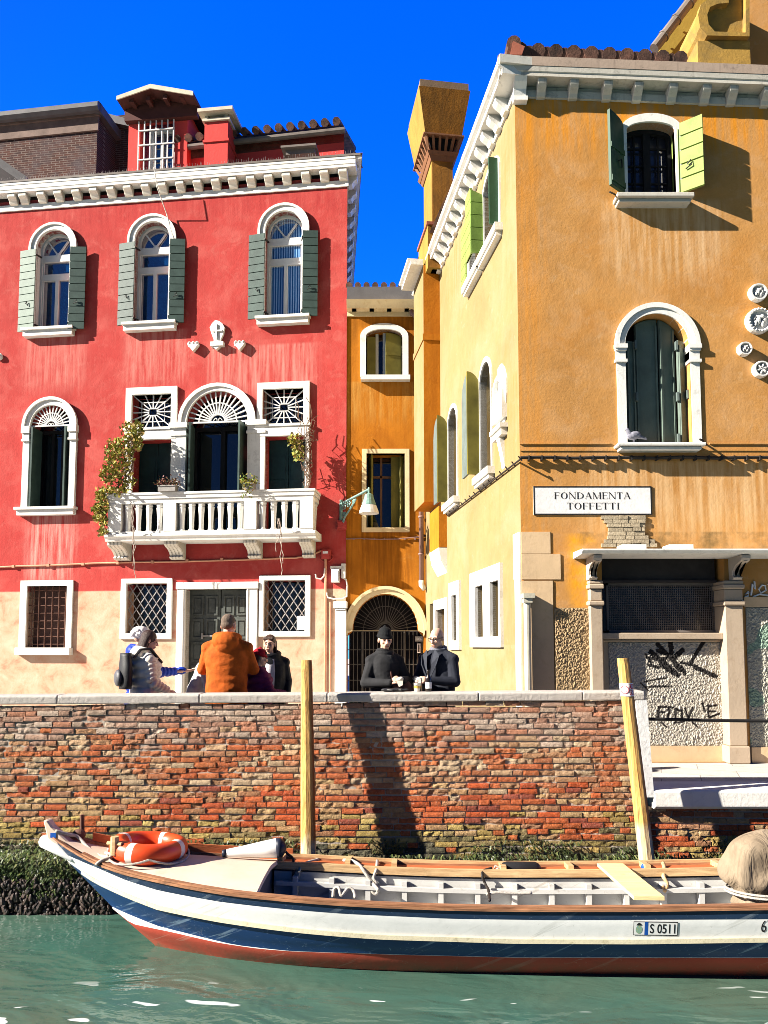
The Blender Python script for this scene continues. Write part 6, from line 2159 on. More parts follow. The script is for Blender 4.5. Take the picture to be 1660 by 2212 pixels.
MT['hull_navy'] = boatpaint('navy_hull_paint', (.012, .03, .07), (.08, .1, .12), amt=.6, ripple_scuff=((.16, .2, .24), .5))
MT['hull_white'] = boatpaint('white_hull_paint', (.9, .9, .88), (.55, .55, .5), amt=.4, ripple_scuff=((.6, .6, .57), .6))
MT['hull_blue'] = boatpaint('blue_hull_paint', (.008, .042, .15), (.03, .09, .24), amt=.5, ripple_scuff=((.3, .42, .55), .5))
MT['hull_red'] = boatpaint('red_antifouling', (.5, .06, .03), (.2, .04, .025), .7, .6, ripple_scuff=((.5, .25, .18), .45), slime=(.09, .07, .035))
MT['decking'] = boatpaint('cream_deck_paint', (.78, .6, .46), (.5, .3, .2), .7, .5)
MT['boatwhite'] = boatpaint('white_inside_paint', (.64, .63, .6), (.24, .21, .18), .7, .8, ripple_scuff=((.42, .38, .33), .7))


def timber(name, c, d, rough=.7):
    m = Mat(name, rough, .3)
    col = m.ramp(m.noise(1, 6, .65, stretch=(3, 30, 30), dist=.6), [(.3, d), (.65, c)])
    col = m.mix(m.ramp(m.noise(6, 6, .7, loc=(2, 5, 1)), [(.58, 0.0), (.7, .6)]), col, tuple(x * .35 for x in c))
    m.color(col); m.bump(m.noise(1, 5, .6, stretch=(6, 60, 60)), .3, .01)
    return m.m


MT['rubrail'] = timber('brown_rubbing_rail', (.42, .2, .1), (.16, .075, .04))
MT['worn'] = timber('worn_yellow_timber', (.72, .5, .26), (.4, .22, .1))
MT['redplank'] = timber('red_painted_planks', (.55, .15, .05), (.4, .1, .035))
MT['plank'] = timber('pale_plank', (.85, .68, .36), (.75, .55, .26))
hull = m.build('hull', [MT['hull_navy'], MT['hull_white'], MT['hull_blue'], MT['hull_red']], boat, BO, smooth=True)

# rails along both sides: top strake, rubbing strake under the white band
def run(f, u0, u1, off, dz, n=50, sg=-1):
    out = []
    for i in range(n + 1):
        u = u0 + (u1 - u0) * i / n; b, z = f(u); out.append(Vector((u, sg * (b + off), z + dz)))
    return out


def ribbon(m, f, u0, u1, o0, o1, z0, z1, sg=-1, n=50):
    """rectangular moulding following a hull line"""
    P = [run(f, u0, u1, o0, z0, n, sg), run(f, u0, u1, o1, z0, n, sg), run(f, u0, u1, o1, z1, n, sg), run(f, u0, u1, o0, z1, n, sg)]
    return m.loft([[P[k][i] for k in range(4)] for i in range(n + 1)])


UB = LG.u0
ufd = BO.P(570, 1900, .3)[0]
m = M()
ribbon(m, LG, UB + .02, 5.15, -.02, .02, -.004, .014, -1, 70)
ribbon(m, LG, UB + .4, 5.15, -.04, .008, .016, .03, -1, 60)
m.build('gunwale', MT['rubrail'], boat, BO)
m = M(); ribbon(m, LG, UB + .02, 5.15, -.05, .025, -.01, .05, 1, 60); m.build('gunwale', MT['rubrail'], boat, BO)
for sg in (-1, 1):
    m = M(); ribbon(m, LWB, LWB.u0 + .15, 5.15, -.01, .022, -.012, .022, sg, 70); m.build('rubbing_strake', MT['strake'], boat, BO)
# far side deck: red planks with small blocks, worn coaming inside
m = M()
ribbon(m, LG, ufd - .2, 5.1, -.04, -.25, .0, .03, 1, 50)
m.build('side_deck', MT['redplank'], boat, BO)
m = M()
for u in (-1.0, -.38, .05, 1.05, 1.66, 2.35, 3.0, 3.7):
    b, z = LG(u); m.box(u, u + .05, b - .25, b - .02, z + .03, z + .075)
ribbon(m, LG, ufd - .2, 5.1, -.045, .0, .05, .075, 1, 50)
m.build('deck_block', MT['worn'], boat, BO)
m = M(); ribbon(m, LG, ufd - .1, 5.1, -.25, -.3, -.02, .045, 1, 50); m.build('coaming', MT['worn'], boat, BO)
m = M(); ribbon(m, LG, ufd - .1, 5.1, -.042, -.06, -.1, .02, -1, 50); m.build('coaming', MT['boatwhite'], boat, BO)
# inside skin, floor, frames and stringer
m = M()
for sg in (1, -1):
    P0 = run(LG, ufd - .03, 5.1, -.27 if sg > 0 else -.07, -.04, 50, sg)
    P1 = [Vector((p.x, sg * (abs(p.y) * (.97 if sg > 0 else .84)), p.z - .26)) for p in P0]
    P2 = [Vector((p.x, sg * (abs(p.y) * (.86 if sg > 0 else .68)), p.z - .27)) for p in P0]
    P3 = [Vector((p.x, sg * LWL(p.x)[0] * .5, -.94)) for p in P0]
    P4 = [Vector((p.x, 0, -.96)) for p in P0]
    b = len(m.v); n = len(P0)
    for P in (P0, P1, P2, P3, P4): m.v += P
    for r in range(4):
        for i in range(n - 1):
            q = (b + r * n + i, b + r * n + i + 1, b + (r + 1) * n + i + 1, b + (r + 1) * n + i); m.f.append(q if sg < 0 else q[::-1])
m.build('inner_skin', MT['boatwhite'], boat, BO)
fr0 = None
for k in range(17):
    u = ufd + .15 + k * .33; b, z = LG(u)
    o = M().box(u, u + .045, b - .36, b - .28, z - .36, z - .07).build('frame', MT['boatwhite'], boat, BO)
m = M(); ribbon(m, LG, ufd, 5.1, -.3, -.37, -.15, -.115, 1, 50); ribbon(m, LG, ufd, 5.1, -.3, -.52, -.39, -.36, 1, 50)
m.build('stringer', MT['boatwhite'], boat, BO)
# fore deck, cambered
m = M(); rings = []
n = 16
for i in range(31):
    u = UB + .12 + (ufd - UB - .12) * i / 30
    b, z = LG(u); b = max(.01, b - .03)
    cam = .05 * min(1, b / .5)
    rings.append([Vector((u, b * (-1 + 2 * k / n), z + .02 + cam * (1 - (-1 + 2 * k / n) ** 2))) for k in range(n + 1)])
m.loft(rings, False, False)
l_ = rings[-1]
m.loft([l_, [p + Vector((.004, 0, -.035 if 0 < i < n else 0)) for i, p in enumerate(l_)]], False, False)
fd = m.build('foredeck', MT['decking'], boat, BO, smooth=True)
m = M(); m.loft([[Vector((p.x - .05, p.y * .9, p.z - .04)) for p in l_], [Vector((p.x - .05, p.y * .3, -.93)) for p in l_]], False, False); m.build('bulkhead', MT['dark_inside'], boat, BO)
# far bow bulwark
m = M(); ribbon(m, LG, UB + .35, ufd + .1, -.03, .0, .0, .12, 1, 30); m.build('bulwark', MT['redplank'], boat, BO)
# stem head, bow fender, bitts
st = [BO.P(104, 1772), BO.P(112, 1800), BO.P(125, 1830)]
m = M().prism([BO.P(99, 1770), BO.P(108, 1768), BO.P(118, 1783), BO.P(150, 1812), BO.P(176, 1834), BO.P(160, 1846), BO.P(128, 1826), BO.P(108, 1808)][::-1], -.05, .05)
bevel(m.build('stem_head', MT['decking'], boat, BO), .012)
m = M().cap((BO.P(100, 1818)[0], -.0, BO.P(100, 1818)[1]), (BO.P(165, 1849)[0], -.08, BO.P(165, 1849)[1] + .0), .062, .03, 12)
m.build('bow_fender', MT['hull_white'], boat, BO, smooth=True)
m = M().box(BO.P(116, 1790)[0], BO.P(128, 1790)[0], -.056, .056, BO.P(116, 1806)[1], BO.P(116, 1796)[1]); m.build('blue_tape', MT['bluetape'], boat, BO)
m = M(); p = BO.P(180, 1808, -.2); m.tube([(p[0], .2, p[1] - .05), (p[0] - .01, .2, p[1] + .22)], .02, 6); p = BO.P(172, 1800, -.1); m.ell((p[0], .1, p[1]), (.06, .05, .05))
m.build('bow_bitt', MT['rust'], boat, BO)
m = M(); p = BO.P(248, 1838, .22); m.tube([(p[0], -.22, p[1] - .03), (p[0], -.22, p[1] + .12)], .035, 8).tube([(p[0] - .07, -.2, p[1] + .06), (p[0] + .07, -.24, p[1] + .06)], .018, 6)
m.build('mooring_bitt', MT['worn'], boat, BO)
# plank across
pa, pb = BO.P(1292, 1868, -.4), BO.P(1348, 1868, -.4); pc, pd = BO.P(1372, 1957, .62), BO.P(1438, 1953, .62)
zf = LG(pa[0])[1] + .06
m = M().add([(pa[0], .45, zf), (pb[0], .45, zf), (pd[0], -.6, zf), (pc[0], -.6, zf), (pa[0], .45, zf + .03), (pb[0], .45, zf + .03), (pd[0], -.6, zf + .03), (pc[0], -.6, zf + .03)], [(0, 1, 2, 3), (4, 7, 6, 5), (0, 4, 5, 1), (1, 5, 6, 2), (2, 6, 7, 3), (3, 7, 4, 0)])
m.build('thwart_plank', MT['plank'], boat, BO)
# name plate and number on the white band
def on_band(px0, px1, y0, y1):
    """patch that lies on the white side, as a place(x, z) map"""
    a = BO.P(px0, (y0 + y1) / 2, .65)[0]; b = BO.P(px1, (y0 + y1) / 2, .65)[0]
    zt = BO.P((px0 + px1) / 2, y0, .65)[1]; zb = BO.P((px0 + px1) / 2, y1, .645)[1]
    def f(s, t, o=.004):
        u = a + (b - a) * s; z = zb + (zt - zb) * t
        w1, z1 = LWT(u); w2, z2 = LWB(u); q = (z - z2) / (z1 - z2)
        return BO.m @ Vector((u, -(w2 + (w1 - w2) * q) - o, z))
    return f, (b - a), (zt - zb)


def patch(name, f, s0, s1, t0, t1, o, mat, parent=None):
    m = M(); n = 6
    for t in (t0, t1):
        for k in range(n + 1): m.v.append(f(s0 + (s1 - s0) * k / n, t, o))
    for k in range(n): m.f.append((k, k + 1, n + 2 + k, n + 1 + k))
    return m.build(name, mat, parent or boat)


f_, wpl, hpl = on_band(1369, 1465, 1990, 2022)
pl_ = patch('number_plate', f_, 0, 1, 0, 1, .003, MT['ink'])
patch('plate_field', f_, .27, .985, .06, .94, .0045, MT['shade'], pl_)
patch('plate_field', f_, .01, .25, .05, .95, .0045, MT['shade'], pl_)
patch('blue_band', f_, .25, .33, .03, .97, .005, MT['bluetape'], pl_)
m = M()
c = [f_(.125 + .075 * cos(2 * pi * k / 18), .42 + .3 * sin(2 * pi * k / 18), .0055) for k in range(18)]
m.add(c, [tuple(range(18))]); m.build('crest', MT['crest'], pl_)
m = M().add([f_(.06, .72, .006), f_(.19, .72, .006), f_(.16, .86, .006), f_(.125, .92, .006), f_(.09, .86, .006)], [(0, 1, 2, 3, 4)]); m.build('crest', MT['ink'], pl_)
hN = hpl * .86
text_mesh('S 0511', hN, MT['ink'], pl_, lambda x, z: f_(.37 + x, .16 + z, .0055), bold=.012, fit=(.57, .68))
f2, w2_, h2_ = on_band(1644, 1700, 1987, 2016)
text_mesh('6V', h2_, MT['ink'], boat, lambda x, z: f2(.02 + x, .04 + z, .002), fit=(.5, .95))

# ---------------- things lying in the boat
rc = BO.P(320, 1838, 0)
RT = BO.m @ Matrix.Translation((rc[0], .03, LG(rc[0])[1] + .135)) @ Matrix.Rotation(radians(4), 4, 'Y') @ Matrix.Rotation(radians(1), 4, 'X')
m = M(); m.fm = []
nu, nv = 64, 16
for i in range(nu):
    a = 2 * pi * i / nu
    for k in range(nv):
        b = 2 * pi * k / nv
        r = .26 + .078 * cos(b)
        m.v.append(Vector((r * cos(a), r * sin(a), .088 * sin(b) * (1 if abs(sin(b)) < .99 else .97))))
for i in range(nu):
    for k in range(nv):
        m.f.append((i * nv + k, ((i + 1) % nu) * nv + k, ((i + 1) % nu) * nv + (k + 1) % nv, i * nv + (k + 1) % nv))
        m.fm.append(1 if (i + 3) % 16 < 2 else 0)
MT['ring_orange'] = simple('orange_life_ring', (.75, .07, .012), .4, .15, 6, .05, .5)
MT['ring_white'] = simple('reflective_white_tape', (.8, .72, .66), .5, .1, 8, .05)
lr = m.build('life_ring', [MT['ring_orange'], MT['ring_white']], None, None, True, 'orange life ring with white bands lying on the bow deck', 'life ring', T=RT)
m = M()
for i in range(4):
    a0 = 2 * pi * i / 4 + .35
    pts = []
    for k in range(9):
        a = a0 + (pi / 2) * k / 8; r = .34 + .03 * sin(pi * k / 8); pts.append(RT @ Vector((r * cos(a), r * sin(a), -.02 - .05 * sin(pi * k / 8))))
    m.tube(pts, .009, 6)
m.build('grab_line', MT['rope'], lr)
# conical fender
fa, fb = BO.P(488, 1846, -.22), BO.P(606, 1831, -.3)
A = BO.m @ Vector((fa[0], .24, fa[1] + .03)); B = BO.m @ Vector((fb[0], .3, fb[1] + .03)); dd = (B - A)
m = M().tube([A, A + dd * .02, A + dd * .3, A + dd * .7, A + dd * .93, B], [.032, .036, .05, .075, .088, .08], 16)
fn = m.build('cone_fender', MT['hull_white'], None, None, True, 'white cone shaped boat fender with black ends lying on the foredeck edge', 'fender')
M().tube([A - dd * .07, A - dd * .06, A + dd * .015], [.02, .034, .038], 12).build('end_cap', MT['bluetape_dark'], fn, smooth=True)
M().tube([B - dd * .06, B + dd * .03, B + dd * .09, B + dd * .12], [.09, .088, .05, .02], 14).build('end_cap', MT['bluetape_dark'], fn, smooth=True)
fa, fb = BO.P(1086, 1864, -.5), BO.P(1164, 1865, -.5)
A = BO.m @ Vector((fa[0], .52, fa[1])); B = BO.m @ Vector((fb[0], .52, fb[1])); dd = B - A
fn2 = M().tube([A - dd * .08, A, A + dd * .12, B - dd * .1, B, B + dd * .06], [.02, .05, .062, .062, .045, .015], 14).build('black_fender', MT['rubber'], None, None, True, 'black rubber fender lying on the far red side deck', 'fender')
M().tube([A - dd * .06, A - dd * .2 + Vector((0, 0, .02)), A - dd * .3 + Vector((0, 0, -.03)), A - dd * .12 + Vector((0, -.03, .0))], .012, 6).build('lashing', MT['rope'], fn2)
# covered outboard engine
m = M(); rings = []
base = BO.P(1640, 1940, -.02)
for i in range(19):
    t = i / 18
    z = base[1] - .08 + .66 * t
    rx = (.15 + .14 * sin(pi * min(1, t * .9 + .05)) ** .8) * (1 if t < .75 else sqrt(max(0.02, 1 - ((t - .75) / .25) ** 2)))
    ring = []
    for k in range(40):
        a = 2 * pi * k / 40
        fold = 1 + .16 * sin(a * 5 + t * 1.5) * (1 - t * .75) + .08 * sin(a * 11 + 2 + t * 2) * (1 - t * .7) + .2 * noise.noise((cos(a) * 2, sin(a) * 2, t * 3))
        pinch = 1 - .3 * exp(-((t - .2) / .09) ** 2)
        ring.append(BO.m @ Vector((base[0] + .02 + .07 * t + rx * 1.1 * fold * pinch * cos(a), .02 + rx * .8 * fold * pinch * sin(a), z)))
    rings.append(ring)
m.loft(rings)
_t = Mat('beige_tarpaulin', .9, .15)
_t.color(_t.ramp(_t.noise(3, 6, .7), [(.3, (.18, .135, .09)), (.7, (.3, .235, .165))]))
_t.bump(_t.noise(1, 4, .6, stretch=(4.5, 4.5, 1.6), dist=1.0), .5, .09); _t.bump(_t.noise(120, 3), .15, .004)
MT['tarp'] = _t.m
cv = m.build('covered_engine', MT['tarp'], None, None, True, 'outboard engine wrapped in a beige cloth cover tied with cord', 'boat engine')
ss_ = cv.modifiers.new('subdivision', 'SUBSURF'); ss_.levels = 1; ss_.render_levels = 1
m = M()
for dz in (0, .025):
    m.tube([BO.m @ Vector((base[0] + .03 + .3 * cos(2 * pi * k / 24), .02 + .23 * sin(2 * pi * k / 24), base[1] + .06 + dz)) for k in range(24)], .011, 5, closed=True)
m.tube([BO.m @ Vector(v) for v in ((base[0] + .02, -.22, base[1] + .05), (base[0] - .05, -.26, base[1] - .04), (base[0] - .03, -.28, base[1] - .12))], .012, 5)
m.build('tie_cord', MT['rope'], cv)
m = M().box(base[0] - .05, base[0] + .45, -.34, -.1, base[1] - .14, base[1] - .03)
bevel(m.build('engine_bracket', MT['rubber'], cv, BO), .02)
# ropes and odds
def rope(pts, r, label, mat='rope', cat='rope', seg=6):
    P = [Vector(p) for p in pts]; out = []
    for i in range(len(P) - 1):
        a = P[max(0, i - 1)]; b = P[i]; c = P[i + 1]; d = P[min(len(P) - 1, i + 2)]
        for k in range(5):
            t = k / 5
            out.append(.5 * ((2 * b) + (c - a) * t + (2 * a - 5 * b + 4 * c - d) * t * t + (3 * b - a - 3 * c + d) * t ** 3))
    out.append(P[-1])
    return M().tube(out, r, seg).build('mooring_rope', MT[mat], None, None, True, label, cat)


def bp(px, py, y):
    u, z = BO.P(px, py, -y); return BO.m @ Vector((u, y, z))


rope([bp(612, 1823, .36), bp(622, 1835, .36), bp(634, 1846, .36), bp(636, 1868, .35), bp(634, 1890, .34), bp(640, 1905, .33), bp(642, 1920, .3)], .012, 'dark rope hanging from the cone fender into the boat', 'cable')
rope([bp(690, 1842, .6), bp(668, 1850, .5), bp(652, 1862, .36), bp(645, 1885, .34), bp(636, 1905, .33), bp(644, 1920, .32), bp(640, 1935, .3)], .013, 'grey rope slung over the far side beside the upright post', 'rope')
rope([bp(744, 1844, .6), bp(760, 1847, .5), bp(778, 1860, .38), bp(792, 1880, .34), bp(806, 1900, .32), bp(818, 1918, .2)], .017, 'thick pale rope running diagonally into the boat', 'rope')
rope([bp(816, 1845, .6), bp(814, 1868, .37), bp(808, 1888, .33), bp(814, 1900, .32), bp(802, 1912, .31), bp(812, 1924, .3), bp(818, 1912, .3), bp(806, 1900, .31)], .014, 'pale knotted rope with loops at the middle of the boat', 'rope')
rope([bp(1062, 1865, .42), bp(1044, 1872, .38), bp(1042, 1885, .33), bp(1050, 1905, .3), bp(1056, 1925, -.1), bp(1058, 1945, -.45)], .013, 'dark rope arching over the inner side near the black fender', 'cable')
rope([bp(1050, 1932, -.2), bp(1075, 1928, -.2), bp(1110, 1930, -.2), bp(1150, 1929, -.2)], .012, 'thin rope lying along the white inside of the boat', 'rope')
rope([bp(720, 1938, .0), bp(722, 1920, .05), bp(732, 1916, .05), bp(738, 1935, 0), bp(752, 1918, .05), bp(764, 1922, .05), bp(768, 1940, 0)], .014, 'coil of grey rope on the boat floor under the foredeck', 'rope')
rope([bp(1430, 1850, .58), bp(1434, 1868, .45), bp(1432, 1885, .34), bp(1440, 1900, .32), bp(1434, 1918, .3), bp(1430, 1905, .31)], .018, 'brown frayed rope tied to the far rail right of the plank', 'worn')
rope([bp(228, 1842, -.15), bp(260, 1848, -.24), bp(300, 1846, -.26), bp(345, 1842, -.2), bp(350, 1835, -.16)], .012, 'pale rope stretched from the bow bitt to the life ring', 'rope')
rope([bp(120, 1795, -.05), bp(150, 1803, 0), bp(168, 1806, .04), bp(190, 1830, -.02), bp(215, 1848, -.12), bp(240, 1852, -.2), bp(222, 1858, -.26), bp(208, 1868, -.3)], .015, 'pale rope wound round the stem head of the bow', 'rope')
m = M(); pts = []
A, B = bp(1387, 1858, .5), bp(1402, 1872, .42)
dv = (B - A); ax = dv.orthogonal().normalized(); ay = dv.normalized().cross(ax)
for k in range(90):
    a = k * .7; pts.append(A + dv * (k / 89) + (ax * cos(a) + ay * sin(a)) * .022)
m.tube(pts, .008, 5).tube([A, B], .02, 8)
m.build('blue_lashing', MT['bluetape'], None, None, True, 'bright blue cord lashing at the foot of the leaning post', 'rope')

# the boat lists a little towards the wall
for o in bpy.data.objects:
    if o.name in _before or o.type != 'MESH': continue
    top = o
    while top.parent: top = top.parent
    A = (BO.m if top is not boat else Matrix.Identity(4)); Ai = A.inverted()
    for v in o.data.vertices:
        p = Ai @ v.co
        if p.y > 0:
            p.z -= .085 * p.y; p.y *= .94
            v.co = A @ p
# =================================================================== people
MT['skin'] = simple('skin', (.68, .4, .29), .55, .08, 12, .05, .4)
MT['eye'] = simple('dark_eye', (.02, .015, .012), .3, .1, 5, 0)
MT['lips'] = simple('lips', (.42, .13, .1), .5, .1, 9, 0)
MT['jeans'] = simple('dark_trousers', (.03, .035, .05), .85, .3, 12, .2)
MT['shoe'] = simple('dark_shoe', (.02, .018, .016), .6, .2, 12, .1)


def cloth(name, c, var=.2, b=.4, bs=90, rough=.85, sp=.2): return simple(name, c, rough, var, 9, b, sp, bs)


def finish(m, name, mat, parent, X, voxel, smooth=2, **kw):
    me = M(); me.v = [X(v) for v in m.v]; me.f = m.f
    o = me.build(name, mat, None, None, True, **kw)
    r = o.modifiers.new('remesh', 'REMESH'); r.mode = 'VOXEL'; r.voxel_size = voxel; r.use_smooth_shade = True
    if smooth:
        s_ = o.modifiers.new('smooth', 'SMOOTH'); s_.iterations = smooth; s_.factor = .5
    if parent:
        o.parent = parent
    return o


def hand(m, w, d, up, s, curl=.6):
    """palm and five fingers beyond wrist w, pointing along d, back of the hand along up"""
    d = d.normalized(); up = (up - d * up.dot(d)).normalized(); sd = d.cross(up)
    for k in range(4):
        q = (-.03 + .02 * k) * s
        m.cap(w + d * .012 * s + sd * q * .7, w + d * .085 * s + sd * q, .014 * s, .0135 * s, 8)
    ln = (.062, .074, .07, .054)
    for k in range(4):
        q = (-.032 + .0215 * k) * s
        b = w + d * .09 * s + sd * q
        c1 = curl * (.7 + .1 * k); c2 = curl * 1.5
        e = b + (d * cos(c1) - up * sin(c1)) * ln[k] * .55 * s
        f = e + (d * cos(c2) - up * sin(c2)) * ln[k] * .5 * s
        m.cap(b, e, .0105 * s, .0095 * s, 7); m.cap(e, f, .0095 * s, .0078 * s, 7)
    t0 = w + d * .03 * s - sd * .03 * s
    t1 = t0 + (d * .75 - sd * .6 - up * .25) * .045 * s
    t2 = t1 + (d * .95 - sd * .05 - up * .45 * (.4 + curl)) * .035 * s
    m.cap(t0, t1, .0135 * s, .011 * s, 7); m.cap(t1, t2, .011 * s, .0085 * s, 7)


def V(*a): return Vector(a)


def person(label, at, yaw, H, top, arms, jacket, style='coat', hyaw=0.0, hpitch=0.0, hair=None, haircol=None, hat=None, hatmat=None, hood=None, lean=0.0, scarf=None, glasses=False, wide=1.0, trousers='jeans', curl=.7, collar=True, inner=None, group='people standing behind the brick parapet'):
    s = H / 1.75
    NK = V(0, .01, 1.47) * s
    HR = Matrix.Rotation(hyaw, 4, 'Z') @ Matrix.Rotation(hpitch, 4, 'X')

    def lf(v):
        if lean == 0 or v.z < .85 * s: return v
        t = min(1, (v.z - .85 * s) / (.35 * s)); a = lean * t
        p = v - V(0, 0, .9 * s)
        return V(p.x, p.y * cos(a) - p.z * sin(a) * 1.0, p.z * cos(a) + p.y * sin(a)) + V(0, 0, .9 * s)

    def hd(v):          # head space: origin at neck
        return NK + (HR @ (Vector(v) * s))

    B = M()
    # head: skull, jaw, nose, brow, ears
    def E(c, r, T=None, nu=16, nv=11):
        n0 = len(B.v); B.ell(c, r, T, nu, nv)
        for i in range(n0, len(B.v)): B.v[i] = hd(B.v[i])
    def C(a, b, r0, r1):
        n0 = len(B.v); B.cap(a, b, r0, r1, 8)
        for i in range(n0, len(B.v)): B.v[i] = hd(B.v[i])
    E((0, .012, .19), (.074, .093, .09)); E((0, -.022, .125), (.06, .07, .075)); E((0, -.05, .08), (.036, .035, .03))
    C((0, -.088, .17), (0, -.11, .128), .01, .0155); E((-.011, -.1, .124), .011); E((.011, -.1, .124), .011)
    C((-.045, -.07, .182), (.045, -.07, .182), .014, .014); C((-.025, -.085, .097), (.025, -.085, .097), .0085, .0085); C((-.02, -.082, .084), (.02, -.082, .084), .009, .009)
    E((-.035, -.066, .135), (.024, .022, .022)); E((.035, -.066, .135), (.024, .022, .022))
    for sx in (-1, 1): E((sx * .076, .012, .15), (.01, .022, .032))
    C((0, .018, -.06), (0, .012, .1), .056, .05)
    # trunk and legs
    B.cap(V(0, .01, 1.36) * s, V(0, .01, 1.0) * s, .13 * s, .12 * s)
    B.cap(V(-.1, .01, 1.38) * s, V(.1, .01, 1.38) * s, .085 * s, .085 * s)
    for sx in (-1, 1):
        B.cap(V(sx * .09, 0, .9) * s, V(sx * .1, -.01, .5) * s, .08 * s, .052 * s); B.cap(V(sx * .1, -.01, .5) * s, V(sx * .1, .02, .1) * s, .05 * s, .036 * s)
        B.cap(V(sx * .1, .02, .06) * s, V(sx * .11, -.13, .045) * s, .035 * s, .028 * s)
    J = M()
    for sx, (el, wr, hdir, hup) in zip((-1, 1), arms):
        sh = V(sx * .172 * wide, .012, 1.385) * s; el = Vector(el) * s; wr = Vector(wr) * s
        B.cap(sh, el, .046 * s, .037 * s); B.cap(el, wr, .037 * s, .026 * s)
        hand(B, wr, Vector(hdir), Vector(hup), s, curl)
        puff = style == 'puffy'
        J.cap(V(sx * .05, .015, 1.455) * s, sh + V(sx * .012, 0, .0) * s, .062 * s, .08 * s)
        r0, r1, r2 = (.092, .074, .05) if puff else (.078, .062, .047)
        if puff:
            for (a, b, ra, rb, n) in ((sh, el, r0, r1, 5), (el, wr, r1, r2 + .004, 5)):
                dd = b - a
                for k in range(n):
                    c = a + dd * ((k + .5) / n); r = (ra + (rb - ra) * (k + .5) / n) * s
                    q = dd.to_track_quat('Z', 'Y').to_matrix().to_4x4()
                    J.ell(c, (r, r, dd.length / n * .78), q, 12, 8)
        else:
            J.cap(sh, el, r0 * s, r1 * s); J.cap(el, wr + (wr - el).normalized() * .005, r1 * s, r2 * s)
            for k in range(4):       # creases at the elbow
                c = el + (sh - el) * (.08 * k - .04); q = (sh - el).to_track_quat('Z', 'Y').to_matrix().to_4x4(); J.ell(c, (r1 * 1.07 * s, r1 * 1.07 * s, .013 * s), q, 12, 6)
    o = finish(B, 'person', MT['skin'], None, lf, .0072 * s, 1, label=label, cat='person', group=group)
    # jacket body
    prof = [(.72, .2, .145), (.85, .205, .15), (1.0, .2, .145), (1.12, .2, .145), (1.25, .215, .155), (1.36, .215, .15), (1.43, .175, .12), (1.475, .105, .09), (1.5, .08, .08)]
    rings = []
    N = 60
    for i in range(N + 1):
        z = .72 + (1.5 - .72) * i / N
        for k in range(len(prof) - 1):
            if prof[k][0] <= z <= prof[k + 1][0]:
                t = (z - prof[k][0]) / (prof[k + 1][0] - prof[k][0]); rx = prof[k][1] + (prof[k + 1][1] - prof[k][1]) * t; ry = prof[k][2] + (prof[k + 1][2] - prof[k][2]) * t
        if style == 'puffy' and z < 1.42:
            q = abs(sin(pi * (z - .72) / .11)); rx += .042 * q ** .5; ry += .042 * q ** .5
        rx *= wide; rr_ = []
        for k in range(28):
            a = 2 * pi * k / 28
            n_ = 1 + (.05 * noise.noise((cos(a) * 2.2, sin(a) * 2.2, z * 14)) + .03 * noise.noise((cos(a) * 5, sin(a) * 5, z * 30 + 4)) + .012 * sin(3 * a + z * 20))
            rr_.append(V(rx * cos(a) * n_, .012 + ry * sin(a) * n_, z) * s)
        rings.append(rr_)
    J.loft(rings)
    if collar:
        J.tube([V(.085 * cos(a), .015 + .085 * sin(a), 1.49 + .015 * sin(a)) * s for a in [2 * pi * k / 18 for k in range(18)]], .026 * s, 7, closed=True)
    if hood:
        J.ell(V(0, .12, 1.46) * s, V(.15, .085, .095) * s); J.tube([V(.13 * cos(a), .03 + .1 * sin(a), 1.5 + .03 * sin(a)) * s for a in [2 * pi * k / 18 for k in range(18)]], .035 * s, 7, closed=True)
        J.ell(V(0, .14, 1.4) * s, V(.1, .06, .07) * s)
    j = finish(J, 'jacket', jacket, o, lf, .0095 * s, 1)
    L = M()
    for sx in (-1, 1):
        L.cap(V(sx * .088, 0, .88) * s, V(sx * .1, -.01, .5) * s, .1 * s, .072 * s); L.cap(V(sx * .1, -.01, .5) * s, V(sx * .1, .015, .1) * s, .07 * s, .055 * s)
    L.ell(V(0, 0, .9) * s, V(.17, .12, .12) * s)
    finish(L, 'trousers', MT[trousers], o, lf, .016 * s, 1)
    for sx in (-1, 1):
        S = M(); S.cap(V(sx * .1, .045, .05) * s, V(sx * .112, -.15, .04) * s, .05 * s, .04 * s); S.box(sx * .1 * s - .045 * s, sx * .1 * s + .05 * s, -.18 * s, .09 * s, 0, .03 * s)
        finish(S, 'shoe', MT['shoe'], o, lf, .012, 0)
    # eyes and mouth
    def child(name, mat, fn, vox=None):
        m = M(); fn(m); m.v = [lf(hd(v)) for v in m.v]
        c = m.build(name, mat, None, None, True); c.parent = o
        if vox:
            r = c.modifiers.new('remesh', 'REMESH'); r.mode = 'VOXEL'; r.voxel_size = vox; r.use_smooth_shade = True
        return c
    for sx in (-1, 1):
        child('eye', MT['eye'], lambda m: m.ell((sx * .031, -.0835, .16), (.0125, .007, .0065)))
        child('eyebrow', haircol or MT['eye'], lambda m: m.cap((sx * .017, -.0875, .183), (sx * .047, -.078, .184), .004, .003, 6))
    child('mouth', MT['lips'], lambda m: m.cap((-.02, -.0925, .0905), (.02, -.0925, .0905), .0045, .0045, 6))
    if hair == 'short':
        child('hair', haircol, lambda m: (m.ell((0, .025, .205), (.0765, .088, .082)), m.ell((0, .05, .165), (.071, .058, .055))), .008)
    elif hair == 'bob':
        def fn(m):
            m.ell((0, .02, .195), (.087, .1, .098)); m.ell((0, .05, .12), (.085, .072, .1))
            for k in range(14):
                a = pi * (-.02 + 1.04 * k / 13); x, y = .082 * cos(a), .035 + .075 * sin(a)
                m.cap((x * .9, y * .9, .2), (x * 1.08, y * 1.08, .045 + .02 * sin(k * 2.3)), .02, .011, 7)
        child('hair', haircol, fn, .009)
    elif hair == 'back':
